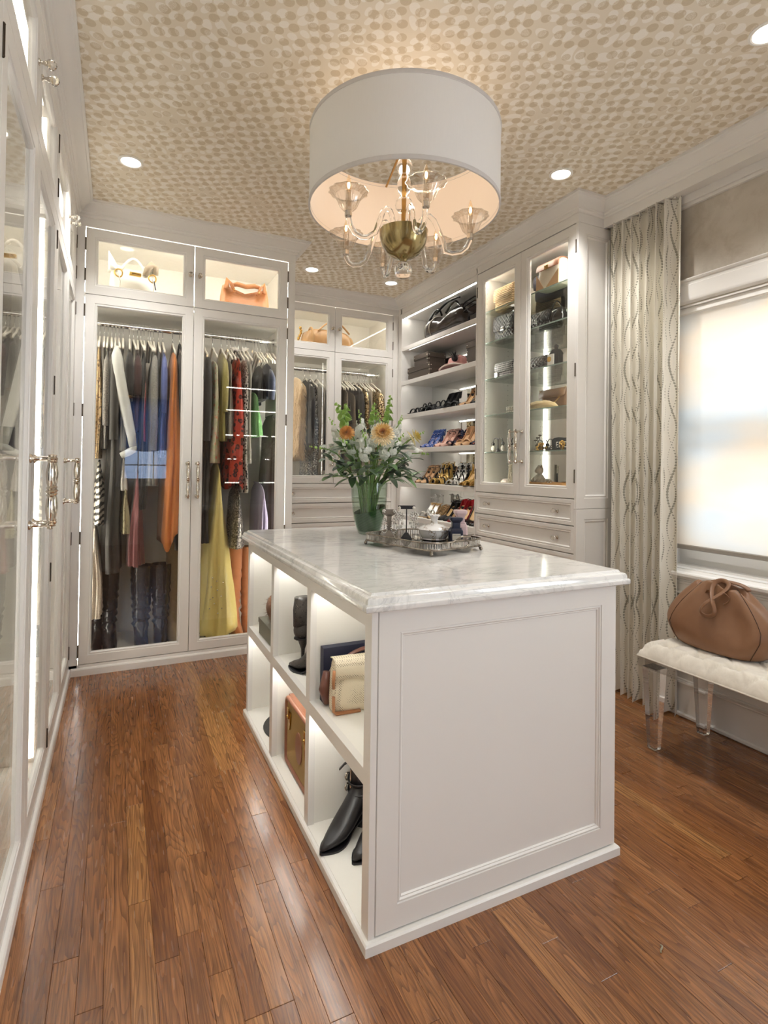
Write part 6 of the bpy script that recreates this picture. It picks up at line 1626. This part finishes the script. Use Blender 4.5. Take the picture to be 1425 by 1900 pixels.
for i in range(m):
    p, q = o1[i], o1[(i+1) % m]; L_ = (q-p).length; nb = max(1, int(L_/.0062))
    for k in range(nb):
        c0 = p+(q-p)*(k/nb); bars.append(c0)
for c0 in bars: b.box(c0.x-.0011, c0.x+.0011, c0.y-.0011, c0.y+.0011, zt+.022, zt+.047)
tag(obj('gallery_bars', b, TARN, tr), kind='stuff')
for sa, sc in ((1, -1), (-1, -1), (-1, 1), (1, 1)):
    b = B(); b.tube([tp(sa*.182, sc*.128, zt+.021), tp(sa*.192, sc*.136, zt+.014), tp(sa*.189, sc*.134, zt+.009)], [.007, .0055, .0045], 8); b.ball(tp(sa*.193, sc*.137, zt+.0075), .0075, 10, 6); obj('claw_foot', b, TARN, tr, smooth=180)
for sc, a_ in ((-1, -.205), (1, .205)):
    b = B(); b.tube([tp(a_*1.012, .052*cos(2*pi*k/20), zt+.036+.016*sin(2*pi*k/20)) for k in range(20)], .0032, 8, closed=True); obj('hand_hole', b, TARN, tr, smooth=180)
b = B(); b.tube([tp(.03, .150, zt+.05), tp(.015, .156, zt+.058), tp(-.05, .156, zt+.060), tp(-.065, .150, zt+.05)], .004, 8); b.tube([tp(-.205, .06, zt+.05), tp(-.212, .05, zt+.062), tp(-.212, -.0, zt+.064), tp(-.205, -.02, zt+.05)], .004, 8); obj('gallery_handles', b, TARN, tr, smooth=180)
zi = zt+.0256
def tstand(label, x, y, h, m, w, style):
    o = thing('earring_stand', label, 'jewellery stand', (x, y, zi), radians(-25))
    b = B(); b.loft([[Vector((hx*sx_, hy*sy_, z_)) for sx_, sy_ in ((-1, -1), (1, -1), (1, 1), (-1, 1))] for z_, hx, hy in ((0, .022, .018), (.008, .02, .016), (.028, .005, .005))])
    if style == 'T': b.tube([(0, 0, .02), (0, 0, h)], .0024, 8); b.box(-w, w, -.004, .004, h-.004, h+.011, bev=.002)
    else: b.box(-.010, .010, -.002, .002, .02, h-.02); b.prism([(-w, h), (w, h), (w, h-.018), (.010, h-.03), (-.010, h-.03), (-w, h-.018)], lambda a, c, d: Vector((a, d, c)), -.002, .002)
    obj('stand', b, m, o, local=True)
    for sg in (-1, 1):
        b = B(); rr = random.Random(3); x0 = sg*(w-.006)
        if style == 'T':
            b.ball((x0, -.006, h+.002), .0065, 8, 6); cz = h-.032
            for q in range(10): b.ball((x0+.015*cos(q*pi/5), -.006, cz+.016*sin(q*pi/5)), .0046, 8, 5, sy=.6)
            for q in range(5): b.ball((x0+.007*cos(q*1.257), -.006, cz+.007*sin(q*1.257)), .004, 6, 5, sy=.6)
            for q in range(5):
                a = radians(210+30*q); p0 = Vector((x0+.017*cos(a), -.006, cz+.017*sin(a))); ln = .018+.010*sin(pi*q/4)
                b.tube([p0, p0-Vector((0, 0, ln))], .0012, 5); b.ball(p0-Vector((0, 0, ln+.003)), .0045, 8, 5, sz=1.5)
        else:
            b.ball((x0-.002*sg, -.005, h-.008), .008, 8, 6, sy=.6); cz = h-.065
            for q in range(20):
                a = 2*pi*q/20; b.ball((x0-.004*sg+.011*cos(a)*(1-.35*sin(a)), -.005, cz+.032*sin(a)-.004), .0034, 6, 5, sy=.7)
            for q in range(7): b.ball((x0-.004*sg, -.005, cz-.018+.005*q), .0028, 6, 5)
        obj('earring', b, spots('crystal_pewter', '#d6d2ca', '#4c463f', None, 160, .32, rough=.2), o, smooth=180, local=True)
    return o
tstand('grey card earring stand with teardrop earrings on the tray', .462, .815, .118, mat('#857b70', .6, 0, 'grey_card'), .030, 'card')
tstand('black T-bar stand with chandelier earrings on the tray', .502, .735, .128, BLACK, .036, 'T')
# porcelain dish
def gilt():
    s = NT('gilt_porcelain', .18); v = s.coord(); d = s.vor(v, 62, .7); n_ = s.noise(v, 48, 3, .6)
    m_ = s.math('MULTIPLY', s.step(s.math('ABSOLUTE', s.math('SUBTRACT', n_, .5)), .055, .03), s.step(s.noise(v, 15, 1), .44, .5))
    s.base(s.mix(s.math('MULTIPLY', m_, .75), '#eceae8', '#8a7145')); return s.m
GP = gilt(); dx, dy = .606, .685
o = thing('trinket_dish', 'white lidded porcelain dish painted with gold scrolls on the tray', 'dish', (dx, dy, zi))
b = B(); b.lathe([(0, zi), (.045, zi), (.052, zi+.003), (.050, zi+.008), (.056, zi+.014), (.062, zi+.030), (.063, zi+.040), (.060, zi+.040), (.05, zi+.012), (0, zi+.01)], 36, (dx, dy, 0)); obj('bowl', b, GP, o, smooth=40)
b = B(); b.lathe([(.066, zi+.0405), (.067, zi+.043), (.060, zi+.050), (.042, zi+.059), (.022, zi+.064), (.015, zi+.067), (.013, zi+.078), (.017, zi+.092), (.021, zi+.098), (.019, zi+.102), (0, zi+.101)], 36, (dx, dy, 0)); obj('lid', b, GP, o, smooth=40)
b = B()
for k in range(8): a = 2*pi*k/8; b.ball((dx+.019*cos(a), dy+.019*sin(a), zi+.1), .006, 8, 5, sz=.7)
obj('finial', b, GP, o, smooth=180)
def perfume(label, x, y, m, h, lab):
    o = thing('perfume_bottle', label, 'bottle', (x, y, zi), radians(-22))
    b = B(); s_ = .026
    def sq(w, z): c = w*.42; return [Vector((a, e, z)) for a, e in ((-w+c*.5, -w), (w-c*.5, -w), (w, -w+c*.5), (w, w-c*.5), (w-c*.5, w), (-w+c*.5, w), (-w, w-c*.5), (-w, -w+c*.5))]
    b.loft([sq(s_, 0), sq(s_, .044*h), sq(s_*.92, .050*h), sq(s_*.80, .054*h), sq(s_*.80, .058*h)]); obj('bottle', b, m, o, local=True)
    b = B(); b.loft([sq(s_*.62, .058*h), sq(s_*.62, .078*h), sq(s_*.80, .084*h), sq(s_*.98, .090*h), sq(s_*.98, .098*h), sq(s_*.9, .1*h)]); obj('cap', b, m, o, local=True)
    if lab:
        b = B(); b.box(-s_*.70, s_*.55, -s_-.0008, -s_-.0001, .008, .034); lb = obj('label', b, mat('#d9d2c2', .6, 0, 'bottle_label'), o, local=True)
        text_mesh('lettering', 'TOM FORD', .0058, BLACK, lb, (-s_*.07, -s_-.0011, .026), (radians(90), 0, 0))
    return o
perfume('navy-black perfume bottle with cream label at the tray front', .655, .600, mat('#1c2034', .3, 0, 'navy_lacquer', var=.02), .98, True)
perfume('pale pink perfume bottle behind the navy one on the tray', .712, .652, mat('#cdb4b4', .35, 0, 'pink_lacquer', var=.02), 1.22, False)
b = B()
for k in range(5): b.ball((.525+.010*cos(k*1.3), .690+.012*sin(k*1.9), zi+.007+.004*(k % 2)), .0075, 8, 6)
top('pearl_earrings', b, bpy.data.materials['pearl'], 'few loose pearl beads beside the black T-bar stand', 'jewellery', smooth=180)

# ================================================================ vase of flowers
VX, VY = .516, 1.140
va = thing('vase', 'clear tapered glass vase lined with a dark green leaf', 'vase', (VX, VY, zt))
VP = [(.046, 0), (.052, .005), (.062, .03), (.072, .065), (.080, .11), (.085, .16), (.0875, .21), (.088, .247)]
b = B(); b.lathe([(0, zt)]+[(r, zt+z) for r, z in VP]+[(r-.003, zt+z) for r, z in VP[::-1][:-1]]+[(0, zt+.012)], 40, (VX, VY, 0)); obj('glass', b, glassy('vase_glass', '#eef5f0', .05), va, smooth=50)
LEAFD = NT('dark_leaf', .35); v = LEAFD.coord(); LEAFD.base(LEAFD.mix(LEAFD.wave(LEAFD.coord(rot=(.4, .3, 0)), 30, 1, 1, 1, 'Z'), '#24421f', '#38592f')); LEAFD = LEAFD.m
def vrad(h):
    for (r0, h0), (r1, h1) in zip(VP, VP[1:]):
        if h <= h1: return r0+(r1-r0)*(h-h0)/(h1-h0)
    return VP[-1][0]
def lining(i, j):
    h = .014+(.105+.022*sin(2*pi*i+1.6))*j; r = vrad(h)-.0045
    return Vector((VX+r*cos(2*pi*i), VY+r*sin(2*pi*i), zt+h))
b = B(); b.grid(lining, 40, 10, wrapu=True); obj('leaf_lining', b, LEAFD, va, smooth=180)
b = B(); b.lathe([(0, zt+.172), (.0825, zt+.172), (.0825, zt+.1715)], 32, (VX, VY, 0)); obj('water', b, glassy('water_surface', '#e9f2ea', .05), va)
GRN = [cloth('stem_green', '#64853f', '#7f9c55', rough=.5), cloth('leaf_green', '#44682f', '#5f8542', rough=.4), cloth('leaf_deep', '#2c4a24', '#416236', rough=.4), cloth('bell_green', '#85a84a', '#a3c566', rough=.5)]
WHT = cloth('white_petal', '#e3e5dc', '#f2f3ec', rough=.6)
def PETAL(n, a, c): return cloth(n, a, c, rough=.6)
Rf = random.Random(21)
def leaf(b, p, d, L, w, bend=.3, up=Vector((0, 0, 1)), cup=.25):
    d = d.normalized(); s = d.cross(up)
    s = s.normalized() if s.length > 1e-4 else Vector((1, 0, 0)); nn = s.cross(d)
    rows = []
    for k in range(9):
        t = k/8; ww = w*sin(pi*min(1, t*.93+.04))**.8; c = p+d*L*t-up*bend*L*t*t
        rows.append([c-s*ww+nn*ww*cup, c, c+s*ww+nn*ww*cup])
    b.loft(rows, closed=False)
def stem_curve(head, wob=.01):
    base = Vector((VX+Rf.uniform(-.028, .028), VY+Rf.uniform(-.028, .028), zt+.02))
    mouth = Vector((VX+(head.x-VX)*.24, VY+(head.y-VY)*.24, zt+.235))
    # keep the stem inside the glass
    r = sqrt((mouth.x-VX)**2+(mouth.y-VY)**2)
    if r > .075: mouth.x = VX+(mouth.x-VX)*.075/r; mouth.y = VY+(mouth.y-VY)*.075/r
    pts = []
    for k in range(9):
        t = k/8; 
        if t < .4: q = t/.4; pts.append(base.lerp(mouth, q))
        else: q = (t-.4)/.6; pts.append(mouth.lerp(head, q)+Vector((0, 0, .05*sin(pi*q)))*(1 if head.z > 1.3 else .4))
    return pts
def flower(name, label, cat, head, group):
    o = thing(name, label, cat, (VX, VY, zt+.02), 0, group); pts = stem_curve(head)
    b = B(); b.tube(pts, [.0042]*5+[.0036]*2+[.003]*2, 7); obj('stem', b, GRN[0], o, smooth=180)
    return o, pts
def mum(label, head, n, cols, r):
    o, pts = flower('chrysanthemum', label, 'flower', head, 'chrysanthemums in the vase')
    face = (Vector((-.584, -1.26, 1.5))-head).normalized() if n else Vector((.75, -.55, .35))
    face = (face*.8+Vector((head.x-VX, 0, .25))*.9).normalized()
    u = face.cross(Vector((0, 0, 1))).normalized(); w = u.cross(face)
    for ring, (cnt, rad, lift, ln, wd) in enumerate(((26, .25, -.10, .80, .10), (24, .22, .05, .68, .095), (22, .18, .18, .54, .085), (18, .12, .28, .40, .07), (14, .06, .34, .26, .055), (8, .02, .38, .14, .05))):
        b = B()
        for k in range(cnt):
            a = 2*pi*(k+.5*(ring % 2))/cnt+Rf.uniform(-.06, .06); d = u*cos(a)+w*sin(a)
            dd = (d*1.0+face*(-.25+.34*ring)).normalized(); p = head+face*lift*r*.8+d*r*rad*.6
            rows = []; s = dd.cross(face).normalized() if dd.cross(face).length > .01 else u
            for q in range(5):
                t = q/4; ww = r*wd*(sin(pi*(t*.8+.12))**.7); c = p+dd*r*ln*t+face*r*.16*t*t*(1 if ring else -.3); rows.append([c-s*ww+face*ww*.5, c, c+s*ww+face*ww*.5])
            b.loft(rows, closed=False)
        obj('petals', b, cols[min(ring//2, 2)], o, smooth=180)
    return o
Y1, Y2, Y3 = PETAL('mum_pale', '#ead3a2', '#f2e2bd'), PETAL('mum_gold', '#e0b566', '#ebc987'), PETAL('mum_heart', '#cf8f52', '#dca56c')
O1, O2 = PETAL('mum_orange', '#d59a4e', '#e2b06a'), PETAL('mum_amber', '#c98a42', '#d99c58')
L1, L2 = PETAL('mum_lemon', '#dfcf8e', '#ebdfaa'), PETAL('mum_lemon_heart', '#c9b057', '#dac673')
def at(u, v, dy=0.0):
    """bouquet positions: metres across and up from the vase mouth"""
    return Vector((VX+u, VY+dy, 1.16+v))
mum('large peach chrysanthemum at the front of the bouquet', at(-.010, .232, -.16), 1, (Y1, Y2, Y3), .060)
mum('orange chrysanthemum on the wardrobe side of the bouquet', at(-.150, .235, -.07), 1, (O1, O2, O2), .040)
mum('yellow chrysanthemum in profile on the shelf side of the bouquet', at(.215, .225, -.05), 0, (L1, L2, L2), .050)
def stock(label, head, axis, n, L, r=.0215):
    o, pts = flower('stock_flower', label, 'flower', head, 'white stock flowers in the vase')
    axis = axis.normalized(); b = B()
    for k in range(n):
        t = (k+.5)/n; a = k*2.4; q = axis.cross(Vector((cos(a), sin(a), .3))).normalized()
        c = head-axis*L*(1-t)*1.0+q*(.032*(1-.65*t)); rad = r*(1.15-.6*t)
        for m_ in range(5):
            e = 2*pi*m_/5+k; f1 = q.cross(axis).normalized(); d = (f1*cos(e)+axis*sin(e)); pc = c+d*rad*.55+q*rad*.3
            # ruffled petal
            rows = []
            for z_ in range(4):
                s_ = z_/3; ww = rad*.62*sin(pi*(.15+s_*.62)); cc = c+d*rad*1.1*s_+q*rad*(.35-.25*s_*s_); sd = d.cross(q).normalized()
                rows.append([cc-sd*ww+q*rad*.12, cc-q*rad*.05*(s_), cc+sd*ww+q*rad*.12])
            b.loft(rows, closed=False)
    obj('blossoms', b, WHT, o, smooth=180)
    b = B()
    for k in range(6): b.ball(head+axis*(.006+.008*k)+Vector((.006*cos(k*2), .006*sin(k*2), 0)), .0055-.0005*k, 6, 5, sz=1.3)
    obj('buds', b, GRN[3], o, smooth=180)
    return o
stock('white stock on the front of the bouquet beside the peach chrysanthemum', at(-.095, .205, -.15), Vector((-.35, -.45, .8)), 9, .10)
stock('white stock drooping towards the tray side', at(.075, .200, -.15), Vector((.4, -.5, .7)), 9, .10)
stock('tall white stock above the big dark leaf', at(.125, .285, -.06), Vector((.35, -.2, 1)), 13, .15)
stock('white stock behind the yellow chrysanthemum', at(.180, .29, .05), Vector((.5, .1, 1)), 13, .14)
stock('white stock below the yellow chrysanthemum, reaching for the shoe shelves', at(.265, .150, -.03), Vector((.8, -.2, -.1)), 12, .13)
stock('white stock at the outer shelf side of the bouquet', at(.275, .240, .02), Vector((.9, 0, .5)), 9, .09, .016)
stock('creamy stock at the back of the bouquet', at(-.04, .305, .03), Vector((-.1, 0, 1)), 13, .13)
stock('creamy stock behind the orange chrysanthemum', at(-.185, .265, .0), Vector((-.5, 0, .9)), 10, .10)
stock('white stock low on the wardrobe side of the bouquet', at(-.165, .185, -.10), Vector((-.6, -.3, .3)), 9, .09)
stock('sparse white sprig reaching farthest towards the wardrobe', at(-.270, .160, -.05), Vector((-1, 0, .15)), 6, .09, .014)
stock('white stock filling the middle of the bouquet', at(.02, .290, -.05), Vector((0, -.2, 1)), 11, .11)
stock('white stock tip beside the bells of ireland', at(.055, .315, .04), Vector((.1, 0, 1)), 8, .07, .013)
def bells(label, head, axis, n, L, r):
    o, pts = flower('bells_of_ireland', label, 'flower', head-axis.normalized()*L, 'bells of ireland in the vase')
    ax = axis.normalized(); p0 = head-ax*L; b = B(); b.tube([p0, head], [.004, .002], 6); obj('spike_stem', b, GRN[3], o, smooth=180)
    b = B()
    for k in range(n):
        t = k/n; a = k*2.1; q = ax.cross(Vector((cos(a), sin(a), .2))).normalized(); c = p0+ax*L*t; R_ = r*(1.1-.75*t); d = (q*.8+ax*.6).normalized(); s = d.cross(ax).normalized(); w = s.cross(d)
        b.loft([[c+d*R_*h_+(s*cos(2*pi*m_/8)+w*sin(2*pi*m_/8))*R_*q_ for m_ in range(8)] for h_, q_ in ((.1, .15), (.6, .5), (1.1, .85), (1.3, 1.0))], cap=(True, False))
    obj('bells', b, GRN[3], o, smooth=180)
bells('bells of ireland spike leaning towards the wardrobe', at(-.185, .375, -.02), Vector((-.55, 0, 1)), 10, .13, .022)
bells('second bells of ireland spike beside the leaning one', at(-.115, .378, .02), Vector((.05, 0, 1)), 8, .09, .020)
bells('slim bells of ireland spike at the centre of the bouquet', at(.035, .395, .03), Vector((.05, 0, 1)), 9, .11, .017)
bells('tallest bells of ireland spike, pointing at the shoe shelves', at(.135, .440, .05), Vector((.12, 0, 1)), 13, .15, .018)
def branch(label, head, m, spec, L=.085, w=.019):
    o, pts = flower('leaf_branch', label, 'foliage', head, 'leafy branches in the vase')
    for k, (t, az, el) in enumerate(spec):
        i = min(int(4+t*4), 7); p = pts[i].lerp(pts[i+1], (4+t*4)-i); b = B()
        leaf(b, p, Vector((cos(az)*cos(el), sin(az)*cos(el), sin(el))), L*Rf.uniform(.8, 1.2), w*Rf.uniform(.8, 1.15), Rf.uniform(.1, .5)); obj('leaf', b, m, o, smooth=180)
    return o
bd = [(-.23, .11, -.06), (-.20, .03, -.02), (-.14, .10, -.12), (-.08, .07, -.15), (.03, .10, -.16), (.06, .30, .05), (.12, .07, -.10), (.20, .06, .02), (.26, .03, .03), (.10, .16, -.13), (-.03, .13, -.13), (-.17, .17, -.05), (.16, .13, .10), (-.1, .16, .12), (.02, .18, .14), (.22, .12, .0)]
nm = ['lowest on the wardrobe side', 'drooping over the wardrobe-side rim', 'in front on the wardrobe side', 'front of the vase mouth', 'beside the big dark leaf', 'dark, standing behind the white stock', 'under the white stock', 'low on the shelf side', 'farthest towards the shoe shelves', 'under the yellow chrysanthemum', 'under the peach chrysanthemum', 'under the orange chrysanthemum', 'at the back on the shelf side', 'at the back on the wardrobe side', 'at the very back', 'in the shelf-side middle']
for i, ((u, v, dy), t_) in enumerate(zip(bd, nm)):
    az0 = math.atan2(dy, u)
    sp = [(t, az0+Rf.uniform(-1.5, 1.5)*(1 if t < .9 else .3), Rf.uniform(-.3, .9)) for t in (.1, .25, .4, .5, .6, .7, .8, .9, .98)]
    branch('green leafy branch '+t_+' of the bouquet', at(u, v, dy), GRN[2] if i in (5, 12, 14) else GRN[1 if i % 3 else 2], sp)
o, pts = flower('aspidistra_leaf', 'big dark green aspidistra leaf leaning over the vase rim to the shelf side', 'foliage', at(.03, .0, -.055), 'leafy branches in the vase')
b = B(); leaf(b, at(.02, -.02, -.06), Vector((.62, -.18, .72)), .235, .052, .12, cup=.12); obj('leaf', b, LEAFD, o, smooth=180)
